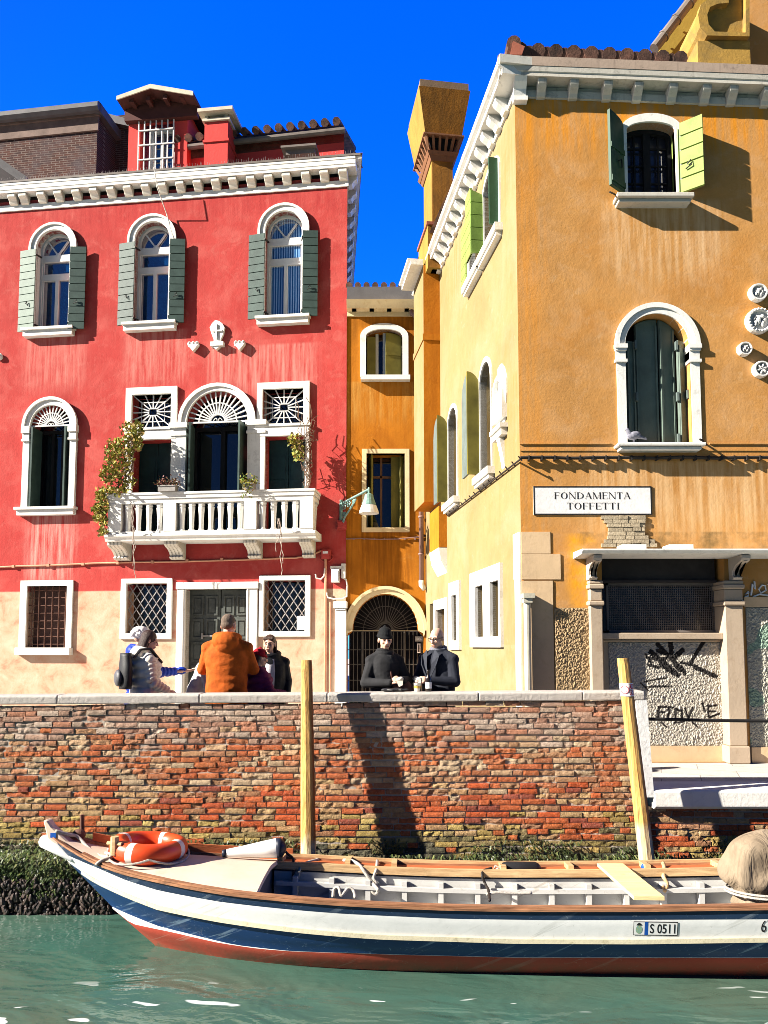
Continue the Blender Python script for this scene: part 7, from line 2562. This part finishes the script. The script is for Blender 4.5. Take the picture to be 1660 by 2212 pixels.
        def fn(m):
            m.ell((0, .025, .2), (.079, .093, .09)); m.ell((0, .06, .15), (.07, .055, .08)); m.ell((0, .085, .1), (.045, .04, .06))
            for sx in (-1, 1): m.cap((sx * .07, -.02, .2), (sx * .068, .03, .11), .016, .012, 7)
        child('hair', haircol, fn, .009)
    elif hair == 'long':
        def fn(m):
            m.ell((0, .02, .203), (.083, .096, .09)); m.cap((-.05, -.05, .235), (.05, -.05, .235), .03, .03, 8)
            for k in range(11):
                a = pi * k / 10; x, y = .075 * cos(a), .05 + .055 * sin(a)
                m.cap((x * .9, y * .9, .19), (x * 1.0, y * 1.1 + .02, -.12 + .03 * sin(k * 2)), .024, .012, 7)
        child('hair', haircol, fn, .01)
    if hat == 'beanie':
        child('hat', hatmat, lambda m: (m.ell((0, .012, .215), (.088, .102, .075)), m.ell((0, .015, .255), (.078, .09, .06)), m.ell((0, .02, .315), (.018, .018, .02)), m.tube([(.085 * cos(a), .012 + .1 * sin(a), .2 + .018 * sin(a)) for a in [2 * pi * k / 22 for k in range(22)]], .014, 7, closed=True)), .009)
    elif hat == 'cap':
        child('hat', hatmat, lambda m: (m.ell((0, .015, .225), (.093, .105, .08)), m.tube([(.088 * cos(a), .012 + .1 * sin(a), .2 + .018 * sin(a)) for a in [2 * pi * k / 22 for k in range(22)]], .017, 7, closed=True), m.ell((0, .015, .31), (.02, .02, .015))), .009)
    elif hat == 'fluffy':
        def fn(m):
            R = random.Random(3)
            for k in range(160):
                a = R.uniform(0, 2 * pi); b = R.uniform(-.1, 1.5); r = .1
                m.ell((r * cos(a) * cos(b), .015 + r * 1.08 * sin(a) * cos(b), .21 + r * .95 * sin(b)), R.uniform(.014, .026), None, 7, 5)
            m.ell((0, .015, .22), (.1, .108, .09))
        child('hat', hatmat, fn, .007)
    if scarf:
        def fn(m):
            for dz, r in ((-.01, .085), (.03, .08)):
                m.tube([(r * cos(a), .01 + r * .95 * sin(a), dz + .012 * sin(2 * a)) for a in [2 * pi * k / 20 for k in range(20)]], .028, 8, closed=True)
            for k in range(5): m.cap((.005 + .012 * k, -.1 - .002 * k, -.02), (-.01 + .014 * k, -.175, -.3 - .01 * (k % 2)), .014, .014, 6)
        child('scarf', scarf, fn, .008)
    if glasses:
        def fn(m):
            for sx in (-1, 1):
                m.tube([(sx * .034 + .026 * cos(a), -.103 + .008 * abs(cos(a)), .158 + .021 * sin(a)) for a in [2 * pi * k / 16 for k in range(16)]], .0028, 5, closed=True)
                m.tube([(sx * .06, -.095, .165), (sx * .08, .0, .168)], .003, 5)
            m.tube([(-.009, -.105, .165), (.009, -.105, .165)], .0028, 5)
        child('glasses', MT['eye'], fn)
    if inner:
        def fn(m): m.loft([[(-.055, -.115, -.04), (.055, -.115, -.04), (.05, -.1, -.04), (-.05, -.1, -.04)], [(-.065, -.178, -.2), (.065, -.178, -.2), (.06, -.16, -.2), (-.06, -.16, -.2)], [(-.05, -.185, -.5), (.05, -.185, -.5), (.05, -.16, -.5), (-.05, -.16, -.5)]])
        m = M(); fn(m); m.v = [lf(NK + v * s) for v in m.v]; c = m.build('shirt', inner, None, None, True); c.parent = o
    p = Vector(at)
    o.location = (p.x, p.y, 0); o.rotation_euler.z = yaw
    return o


DN = V(0, 0, 1)
J_ = lambda px, Y: at_depth(px, 1396, Y)
REST = [((-.25, .03, 1.13), (-.23, -.08, .9), (0, -.3, -1), (-1, 0, 0)), ((.25, .03, 1.13), (.23, -.08, .9), (0, -.3, -1), (1, 0, 0))]
HOLD = [((-.27, -.03, 1.14), (-.08, -.29, 1.17), (.7, -.6, .15), (-.3, -.5, .8)), ((.27, -.03, 1.14), (.08, -.29, 1.17), (-.7, -.6, .15), (.3, -.5, .8))]
m_puff = cloth('pale_grey_puffer_fabric', (.74, .7, .61), .1, .25, 60, .45, .4)
m_blue = cloth('bright_blue_jacket', (.015, .05, .4), .2, .25, 60, .5)
m_plum = cloth('plum_jacket', (.06, .035, .06), .3, .3)
m_greyw = cloth('pale_grey_cardigan', (.5, .47, .5), .2, .4)
m_rust = cloth('rust_orange_jacket', (.52, .105, .012), .3, .4, 50)
m_mag = cloth('magenta_jacket', (.16, .02, .08), .3, .3)
m_black = cloth('black_wool_coat', (.026, .026, .028), .3, .4, 120)
m_blk2 = cloth('black_padded_coat', (.013, .014, .018), .3, .3, 60, .6)
m_navy = cloth('navy_black_coat', (.022, .025, .036), .3, .4, 120)
brown = cloth('dark_brown_hair', (.045, .018, .012), .4, .7, 160, .5, .4)
grey_h = cloth('short_grey_hair', (.17, .125, .095), .3, .6, 160)
chest = cloth('chestnut_hair', (.07, .032, .018), .4, .7, 160, .5, .4)
white_f = cloth('white_fluffy_wool', (.85, .8, .78), .1, .6, 160)
redwool = cloth('red_knit_wool', (.35, .008, .02), .2, .6, 160)
blackwool = cloth('black_knit_wool', (.012, .013, .014), .2, .6, 160)
grey_sc = cloth('grey_scarf', (.25, .25, .3), .4, .6, 120)

pA = person('woman in a pale grey puffer jacket seen from behind with short brown hair', J_(318, 9.1), radians(122), 1.69, 0,
            [((-.27, -.0, 1.12), (-.2, -.22, 1.0), (.2, -1, -.2), (-.3, 0, 1)), ((.29, -.02, 1.1), (.27, -.24, .94), (-.1, -1, -.3), (.3, 0, 1))], m_puff, 'puffy', hyaw=radians(-8), hpitch=radians(14), hair='bob', haircol=brown, hood=True, wide=1.05)
pB = person('person in a bright blue jacket and white fluffy hat reaching an arm to the right', J_(307, 9.75), radians(115), 1.72, 0,
            [((-.24, -.16, 1.2), (-.14, -.42, 1.19), (0, -1, .05), (0, .1, 1)), ((.26, -.15, 1.15), (.1, -.58, 1.2), (0, -1, 0), (0, .1, 1))], m_blue, 'puffy', hyaw=radians(5), hat='fluffy', hatmat=white_f, hood=True, curl=.15)
pC = person('stooping person with grey shoulders bent forward beside the orange jacket', J_(430, 9.6), radians(80), 1.62, 0,
            [((-.2, -.18, 1.12), (-.12, -.4, 1.1), (0, -1, .2), (0, .1, 1)), ((.24, -.12, 1.1), (.15, -.3, 1.05), (-.3, -1, .2), (0, .1, 1))], m_greyw, 'coat', hpitch=radians(25), hat='cap', hatmat=m_blue, lean=.36)
pD = person('man with short grey hair in a rust orange hooded jacket seen from behind', J_(492, 8.75), radians(180), 1.87, 0,
            [((-.28, -.06, 1.15), (-.06, -.26, 1.16), (.9, -.2, .1), (0, -1, .3)), ((.28, -.06, 1.15), (.06, -.28, 1.13), (-.9, -.2, .1), (0, -1, .3))], m_rust, 'coat', hyaw=radians(-12), hpitch=radians(10), hair='short', haircol=grey_h, hood=True, wide=1.12)
pE = person('child in a red woollen cap and dark magenta jacket turned to the right', J_(562, 9.0), radians(120), 1.46, 0,
            [((-.25, -.08, 1.14), (-.12, -.34, 1.12), (.2, -1, .1), (0, .1, 1)), ((.27, -.08, 1.12), (.12, -.38, 1.05), (-.2, -1, .2), (0, .1, 1))], m_mag, 'puffy', hpitch=radians(6), hair='long', haircol=brown, hat='cap', hatmat=redwool)
pF = person('smiling woman in a black hooded coat over a pale top facing the canal', J_(583, 9.5), radians(12), 1.64, 0,
            REST, m_blk2, 'coat', hyaw=radians(-18), hair='long', haircol=chest, hood=True, inner=m_greyw, wide=1.08)
pG = person('woman in a black bobble beanie and black coat holding a snack at the wall', J_(832, 8.55), radians(10), 1.69, 0,
            [((-.24, -.05, 1.13), (.0, -.27, 1.14), (.85, -.35, .2), (-.1, -.5, .8)), ((.27, -.03, 1.14), (.15, -.28, 1.17), (-.6, -.6, .25), (.3, -.4, .8))], m_black, 'coat', hyaw=radians(4), hpitch=radians(5), hat='beanie', hatmat=blackwool, scarf=m_black, haircol=brown, wide=.84)
pH = person('bald man with glasses and a grey scarf in a dark coat eating at the wall', J_(946, 8.6), radians(-38), 1.71, 0,
            [((-.26, -.06, 1.13), (-.07, -.3, 1.15), (.7, -.6, .2), (-.3, -.5, .8)), ((.27, -.05, 1.13), (.07, -.29, 1.15), (-.7, -.6, .2), (.3, -.5, .8))], m_navy, 'coat', hyaw=radians(0), hpitch=radians(10), scarf=grey_sc, glasses=True, wide=1.06, haircol=grey_h)

# lapels of the bald man's coat
m = M()
for sx in (-1, 1):
    m.add([(sx * .05, -.135, 1.47), (sx * .115, -.14, 1.4), (sx * .1, -.178, 1.3), (sx * .012, -.182, 1.13), (sx * .03, -.178, 1.3)], [(0, 1, 2, 3, 4)])
    m.tube([(sx * .115, -.145, 1.4), (sx * .1, -.182, 1.3), (sx * .012, -.186, 1.13)], .007, 5)
for z in (1.08, .98): m.ell((.012, -.18, z), (.012, .006, .012))
lp = m.build('lapels', cloth('dark_lapel_cloth', (.05, .054, .07), .3, .4, 120)); lp.parent = pH


def on(pobj, v):
    return Matrix.Translation(pobj.location) @ Matrix.Rotation(pobj.rotation_euler.z, 4, 'Z') @ Vector(v)


# backpack worn by the woman in grey
T = Matrix.Translation(pA.location) @ Matrix.Rotation(pA.rotation_euler.z, 4, 'Z')
m = M(); rings = []
for i in range(12):
    t = i / 11; w = .15 * (1 - .35 * max(0, t - .6) / .4) * (.85 + .15 * min(1, t * 5)); d_ = .085 * (1 - .3 * abs(t - .4))
    rings.append([(-.1 + w * cos(2 * pi * k / 20) * 1.0, .26 + d_ * (1 if sin(2 * pi * k / 20) > 0 else .8) * sin(2 * pi * k / 20), 1.0 + .42 * t) for k in range(20)])
m.loft(rings)
bpk = m.build('backpack', cloth('black_backpack_nylon', (.018, .018, .02), .3, .3, 80, .55, .4), None, None, True, 'black backpack on the back of the woman in the grey puffer jacket', 'backpack', T=T)
m = M(); m.ell((-.1, .35, 1.13), (.11, .045, .1)); m.build('pocket', cloth('grey_pocket_nylon', (.09, .09, .1), .3, .3, 80, .5, .4), bpk, smooth=True, T=T)
m = M()
for x in (-.18, .0): m.tube([(x, .2, 1.36), (x, .12, 1.46), (x + .02, -.0, 1.47), (x + .02, -.14, 1.3)], .018, 6)
m.build('strap', MT['rubber'], bpk, T=T)
# what stands on the coping
zc = ptop(.4)
def top_at(px, dy=.16): q = at_depth(px, 1493, PARY + dy); return Vector((q.x, PARY + dy, ptop(q.x)))
MT['cup'] = simple('cloudy_plastic_cup', (.75, .7, .6), .25, .1, 20, 0, .6)
q = top_at(902); m = M().lathe([(.028, 0), (.03, .005), (.038, .09), (.041, .094), (.037, .094), (.036, .06)], q, 18)
cu_ = m.build('plastic_cup', MT['cup'], None, None, True, 'small clear plastic cup of pale drink standing on the coping between the couple', 'cup')
M().lathe([(.0285, .002), (.0365, .06), (.03, .0605)], q + Vector((0, 0, .002)), 18).build('drink', simple('pale_amber_drink', (.6, .38, .08), .2, .1, 5, 0, .5), cu_)
q = top_at(926); m = M().lathe([(.033, 0), (.034, .01), (.034, .12), (.03, .15), (.014, .18), (.0135, .22), (.015, .222), (.015, .235)], q, 16)
bo_ = m.build('dark_bottle', simple('dark_bottle_glass', (.02, .013, .01), .15, .2, 5, 0, .6), None, None, True, 'small dark bottle with a pale label on the coping before the bald man', 'bottle')
M().lathe([(.0345, .035), (.035, .036), (.035, .1), (.0345, .101)], q, 16).build('label_band', MT['marble'], bo_)
q = top_at(848); m = M()
for k, (dx, dy, a) in enumerate(((-.05, 0, .2), (.05, .02, -.25))):
    c = q + Vector((dx, dy, .022))
    m.ell(c, (.075, .04, .022), Matrix.Rotation(a, 4, 'Z'))
    for f in range(4): m.cap(c + Vector((.05, -.024 + .016 * f, .0)), c + Vector((.12 - .008 * abs(f - 1.5), -.034 + .022 * f, .003)), .011, .009, 7)
    m.cap(c + Vector((.0, -.035, 0)), c + Vector((.045, -.07, .0)), .012, .009, 7)
gl_ = m.build('gloves', simple('black_leather_gloves', (.02, .02, .022), .4, .3, 30, .2, .5), None, None, True, 'pair of black leather gloves lying on the coping before the beanie woman', 'gloves')
r_ = gl_.modifiers.new('remesh', 'REMESH'); r_.mode = 'VOXEL'; r_.voxel_size = .005; r_.use_smooth_shade = True
q = on(pG, (.1, -.36, 1.14)); m = M().ell(q, (.04, .035, .022)).ell(q + Vector((.01, -.01, .01)), (.03, .03, .02))
m.add([q + Vector((-.04, -.03, -.01)), q + Vector((.035, -.035, -.012)), q + Vector((.03, -.04, -.06)), q + Vector((-.01, -.045, -.08))], [(0, 1, 2, 3)])
m.build('sandwich', simple('paper_wrapped_bread', (.75, .66, .55), .8, .2, 30, .2), None, None, True, 'piece of bread in a paper napkin held by the beanie woman', 'snack')
q = on(pH, (0, -.37, 1.14)); m = M().ell(q, (.038, .03, .02)); m.add([q + Vector((-.02, -.03, -.0)), q + Vector((.02, -.03, 0)), q + Vector((.012, -.04, -.09)), q + Vector((-.012, -.04, -.09))], [(0, 1, 2, 3)])
m.build('snack', simple('paper_napkin_snack', (.8, .74, .64), .8, .2, 30, .2), None, None, True, 'snack in a white napkin held by the bald man', 'snack')
q = on(pG, (.16, -.2, .98)); m = M(); m.ell(q, (.13, .06, .16)); m.tube([q + Vector((-.1, 0, .1)), q + Vector((-.14, .08, .3)), q + Vector((-.1, .15, .45))], .012, 6)
m.build('shoulder_bag', simple('brown_leather_bag', (.09, .035, .025), .5, .3, 12, .2, .4), None, None, True, 'brown leather shoulder bag hanging at the side of the beanie woman', 'bag')
q = on(pB, (.1, -.72, 1.2)); m = M().ell(q, (.06, .025, .012))
m.build('crumb_handful', simple('pale_bread', (.7, .52, .36), .8, .2, 30, .3), None, None, True, 'bread held out on the open hand of the person in blue', 'bread')

# =================================================================== plants on the balcony
def leafy(name, stems, leaves, label, seed, stemmat):
    R = random.Random(seed)
    m = M()
    for path, r in stems:
        m.tube([RED.m @ Vector(p) for p in path], r, 5)
    o = m.build(name, stemmat, None, None, False, label, 'plant')
    f = M(); f.col = []
    for (c, s_) in leaves:
        c = RED.m @ Vector(c)
        d1 = Vector((R.uniform(-1, 1), R.uniform(-1, .4), R.uniform(-1, 1))).normalized(); d2 = d1.cross(Vector((R.uniform(-1, 1), R.uniform(-1, 1), R.uniform(-1, 1)))).normalized()
        a = s_ * R.uniform(.7, 1.3)
        f.add([c, c + d1 * a * .5 + d2 * a * .33, c + d1 * a, c + d1 * a * .5 - d2 * a * .33], [(0, 1, 2, 3)])
        k = R.uniform(.6, 1.25); base = R.choice(((.3, .3, .04), (.42, .36, .05), (.2, .24, .04), (.45, .3, .1)))
        f.col += [tuple(v * k for v in base)] * 4
    f.build('leaves', MT['leaf'], o)
    return o


MT['leaf'] = tinted('yellow_green_leaf', .6, .1, 30, .3)
MT['vine'] = simple('woody_vine_stem', (.2, .12, .08), .9, .4, 12, .3)
MT['drystem'] = simple('dry_pale_tendril', (.55, .46, .4), .9, .3, 12, .2)
R = random.Random(21)
P3 = lambda px, py, d: (RED.P(px, py, d)[0], -d, RED.P(px, py, d)[1])


def wander(x0, y0, x1, y1, d, n=9, amp=6, R=R):
    return [P3(x0 + (x1 - x0) * i / n + R.uniform(-amp, amp) * (0 < i), y0 + (y1 - y0) * i / n + R.uniform(-amp, amp) * .6 * (0 < i), d + R.uniform(-.05, .05)) for i in range(n + 1)]


st = []; lv = []
for k in range(16):
    st.append((wander(264 + R.uniform(-14, 10), 1062, 280 + R.uniform(-26, 26), 915 + R.uniform(0, 50), .5 - .02 * k, 10, 8), R.uniform(.006, .013)))
for (cx, cy, rx, ry, n) in ((298, 935, 12, 25, 130), (250, 965, 22, 18, 90), (240, 985, 12, 14, 60), (236, 1025, 20, 18, 170), (252, 1005, 22, 16, 70), (268, 980, 20, 40, 150), (276, 930, 14, 18, 50), (275, 1040, 18, 20, 60), (242, 1060, 34, 7, 150), (222, 1085, 14, 22, 170), (217, 1115, 12, 14, 110), (228, 1128, 8, 6, 30), (224, 1150, 10, 8, 60), (300, 960, 10, 14, 40), (206, 1100, 6, 8, 40)):
    for i in range(int(n * 1.7)):
        a = R.uniform(0, 2 * pi); r = sqrt(R.random())
        lv.append((P3(cx + rx * r * cos(a), cy + ry * r * sin(a), .55 + R.uniform(-.2, .2)), .085))
for (a, b) in (((262, 1060), (222, 1090)), ((232, 1070), (215, 1130)), ((225, 1100), (228, 1158)), ((265, 1000), (240, 968)), ((268, 1030), (225, 1025)), ((285, 960), (300, 920))):
    st.append((wander(a[0], a[1], b[0], b[1], .55, 6, 4), .007))
leafy('climbing_plant', st, lv, 'yellow leaved climbing plant rambling over the left end of the balcony', 3, MT['vine'])
st = []; lv = []
for k in range(11): st.append((wander(664 + R.uniform(-6, 4), 1054, 650 + R.uniform(-16, 22), 880 + R.uniform(-20, 60), .3 + .03 * k, 11, 9), R.uniform(.005, .009)))
for k in range(9): st.append((wander(660, 1045 - k * 14, 668 + R.uniform(-10, 14), 930 + R.uniform(-30, 80), .15 + .05 * k, 9, 12), .006))
for (cx, cy, rx, ry, n) in ((636, 950, 14, 12, 110), (645, 970, 12, 14, 110), (640, 985, 6, 10, 40), (652, 985, 5, 12, 30)):
    for i in range(n):
        a = R.uniform(0, 2 * pi); r = sqrt(R.random()); lv.append((P3(cx + rx * r * cos(a), cy + ry * r * sin(a), .45 + R.uniform(-.15, .15)), .075))
leafy('climbing_plant', st, lv, 'nearly bare climbing plant on wires at the right end of the balcony', 5, MT['vine'])
tm = M().tube([P3(661, 1056, .42), P3(661, 922, .42)], .02, 6)
tm.build('trellis_pole', MT['whiteiron'], None, RED, label='thin pale pole standing upright at the right end of the balcony', cat='pole')
for (x0, y0, y1, lab, sd) in ((287, 1090, 1250, 'bare pale tendril hanging from the left part of the balcony', 1), (602, 1120, 1246, 'bare pale tendril hanging from the right part of the balcony', 2)):
    Rr = random.Random(sd); m = M()
    for k in range(4):
        p = wander(x0 + Rr.uniform(-2, 2), y0, x0 + Rr.uniform(-8, 10), y1 - k * 28, .8, 9, 3.5, Rr); m.tube(p, .008 - .001 * k, 5)
    m.build('hanging_tendril', MT['drystem'], None, RED, label=lab, cat='plant', group='dry tendrils hanging below the balcony')
for (x0, x1, y, lab, dry, sd) in ((340, 385, 1054, 'window box of reddish dry plants on the balcony rail left of centre', True, 1), (522, 554, 1050, 'small window box with yellow green trailing plant on the balcony rail', False, 2)):
    Rr = random.Random(sd)
    e = empty('window_box', RED, label=lab, cat='planter', group='window boxes on the balcony rail')
    a, b = RED.P(x0 + 4, y, .66)[0], RED.P(x1 - 4, y, .66)[0]; zz_ = zr1
    m = M().box(a, b, -.72, -.56, zz_ + .003, zz_ + .13).box(a - .01, b + .01, -.735, -.55, zz_ + .11, zz_ + .135)
    m.build('box', MT['greyiron'], e, RED)
    f = M(); f.col = []
    for i in range(260):
        c = Vector((Rr.uniform(a - .06, b + .06), -.64 + Rr.uniform(-.12, .12), zz_ + .13 + abs(Rr.gauss(0, .07))))
        if not dry and Rr.random() < .35: c = Vector((Rr.uniform(a, b), -.76, zz_ + Rr.uniform(-.2, .15)))
        d1 = Vector((Rr.uniform(-1, 1), Rr.uniform(-1, 1), Rr.uniform(-.4, 1))).normalized(); d2 = d1.cross(Vector((Rr.uniform(-1, 1), Rr.uniform(-1, 1), Rr.uniform(-1, 1)))).normalized(); a_ = .06
        f.add([c, c + d1 * a_ * .5 + d2 * a_ * .3, c + d1 * a_, c + d1 * a_ * .5 - d2 * a_ * .3], [(0, 1, 2, 3)])
        base = Rr.choice(((.2, .06, .05), (.12, .1, .04), (.28, .14, .08))) if dry else Rr.choice(((.35, .32, .05), (.22, .24, .04)))
        f.col += [tuple(v * Rr.uniform(.6, 1.2) for v in base)] * 4
    f.build('leaves', MT['leaf'], e, RED)
# =================================================================== sky, sun, camera
world = bpy.data.worlds.new('World'); scene.world = world; world.use_nodes = True
nt = world.node_tree
bg = nt.nodes['Background']
SUN = Vector((3.4, 1.0, -1.9)).normalized()       # the way the light travels
sky = nt.nodes.new('ShaderNodeTexSky'); sky.sky_type = 'NISHITA'; sky.sun_disc = False
sky.sun_elevation = math.asin(-SUN.z)
to_sun = -SUN
sky.sun_rotation = atan2(to_sun.x, to_sun.y)
sky.air_density = 1.0; sky.dust_density = .3; sky.ozone_density = 4.0
hs = nt.nodes.new('ShaderNodeHueSaturation'); hs.inputs['Saturation'].default_value = 1.35
mx = nt.nodes.new('ShaderNodeMix'); mx.data_type = 'RGBA'; mx.blend_type = 'MULTIPLY'; mx.inputs[0].default_value = 1.0
mx.inputs[7].default_value = (.3, 1.35, 3.75, 1)
tc = nt.nodes.new('ShaderNodeTexCoord')
dt = nt.nodes.new('ShaderNodeVectorMath'); dt.operation = 'DOT_PRODUCT'
dt.inputs[1].default_value = Vector((.35, .94, .0)).normalized()
mr = nt.nodes.new('ShaderNodeMapRange'); mr.inputs[1].default_value = .1; mr.inputs[2].default_value = .6
nt.links.new(tc.outputs['Generated'], dt.inputs[0]); nt.links.new(dt.outputs['Value'], mr.inputs[0])
sel = nt.nodes.new('ShaderNodeMix'); sel.data_type = 'RGBA'
nt.links.new(sky.outputs[0], hs.inputs['Color']); nt.links.new(hs.outputs[0], mx.inputs[6])
m3 = nt.nodes.new('ShaderNodeMix'); m3.data_type = 'RGBA'; m3.blend_type = 'MULTIPLY'; m3.inputs[0].default_value = 1.0
m3.inputs[7].default_value = (.09, .165, .33, 1)
nt.links.new(sky.outputs[0], m3.inputs[6])
nt.links.new(mr.outputs[0], sel.inputs[0]); nt.links.new(m3.outputs[2], sel.inputs[6]); nt.links.new(mx.outputs[2], sel.inputs[7])
nt.links.new(sel.outputs[2], bg.inputs[0]); bg.inputs[1].default_value = .05

sl = bpy.data.lights.new('sun', 'SUN'); sl.energy = 5.0; sl.angle = radians(.5); sl.color = (1, .93, .82)
so = bpy.data.objects.new('sun', sl); COL.objects.link(so)
so.rotation_euler = SUN.to_track_quat('-Z', 'Y').to_euler(); so.location = (-20, -8, 12)

cam = bpy.data.cameras.new('camera'); co_ = bpy.data.objects.new('camera', cam); COL.objects.link(co_)
cam.sensor_fit = 'VERTICAL'; cam.sensor_height = 36; cam.lens = FOC * 36
cam.shift_y = (CY - 1106) / 2212; cam.clip_end = 500; cam.clip_start = .05
co_.location = EYE; co_.rotation_euler = (radians(90) + PITCH, 0, 0)
scene.camera = co_
scene.view_settings.view_transform = 'Standard'; scene.view_settings.look = 'None'; scene.view_settings.gamma = 1
scene.view_settings.exposure = 1.5
scene.render.resolution_x = 768; scene.render.resolution_y = 1024
scene.cycles.max_bounces = 6; scene.cycles.diffuse_bounces = 1; scene.cycles.glossy_bounces = 3
scene.cycles.use_denoising = True
scene.cycles.denoising_input_passes = 'RGB_ALBEDO_NORMAL'; scene.cycles.denoising_prefilter = 'ACCURATE'
scene.cycles.filter_width = .85
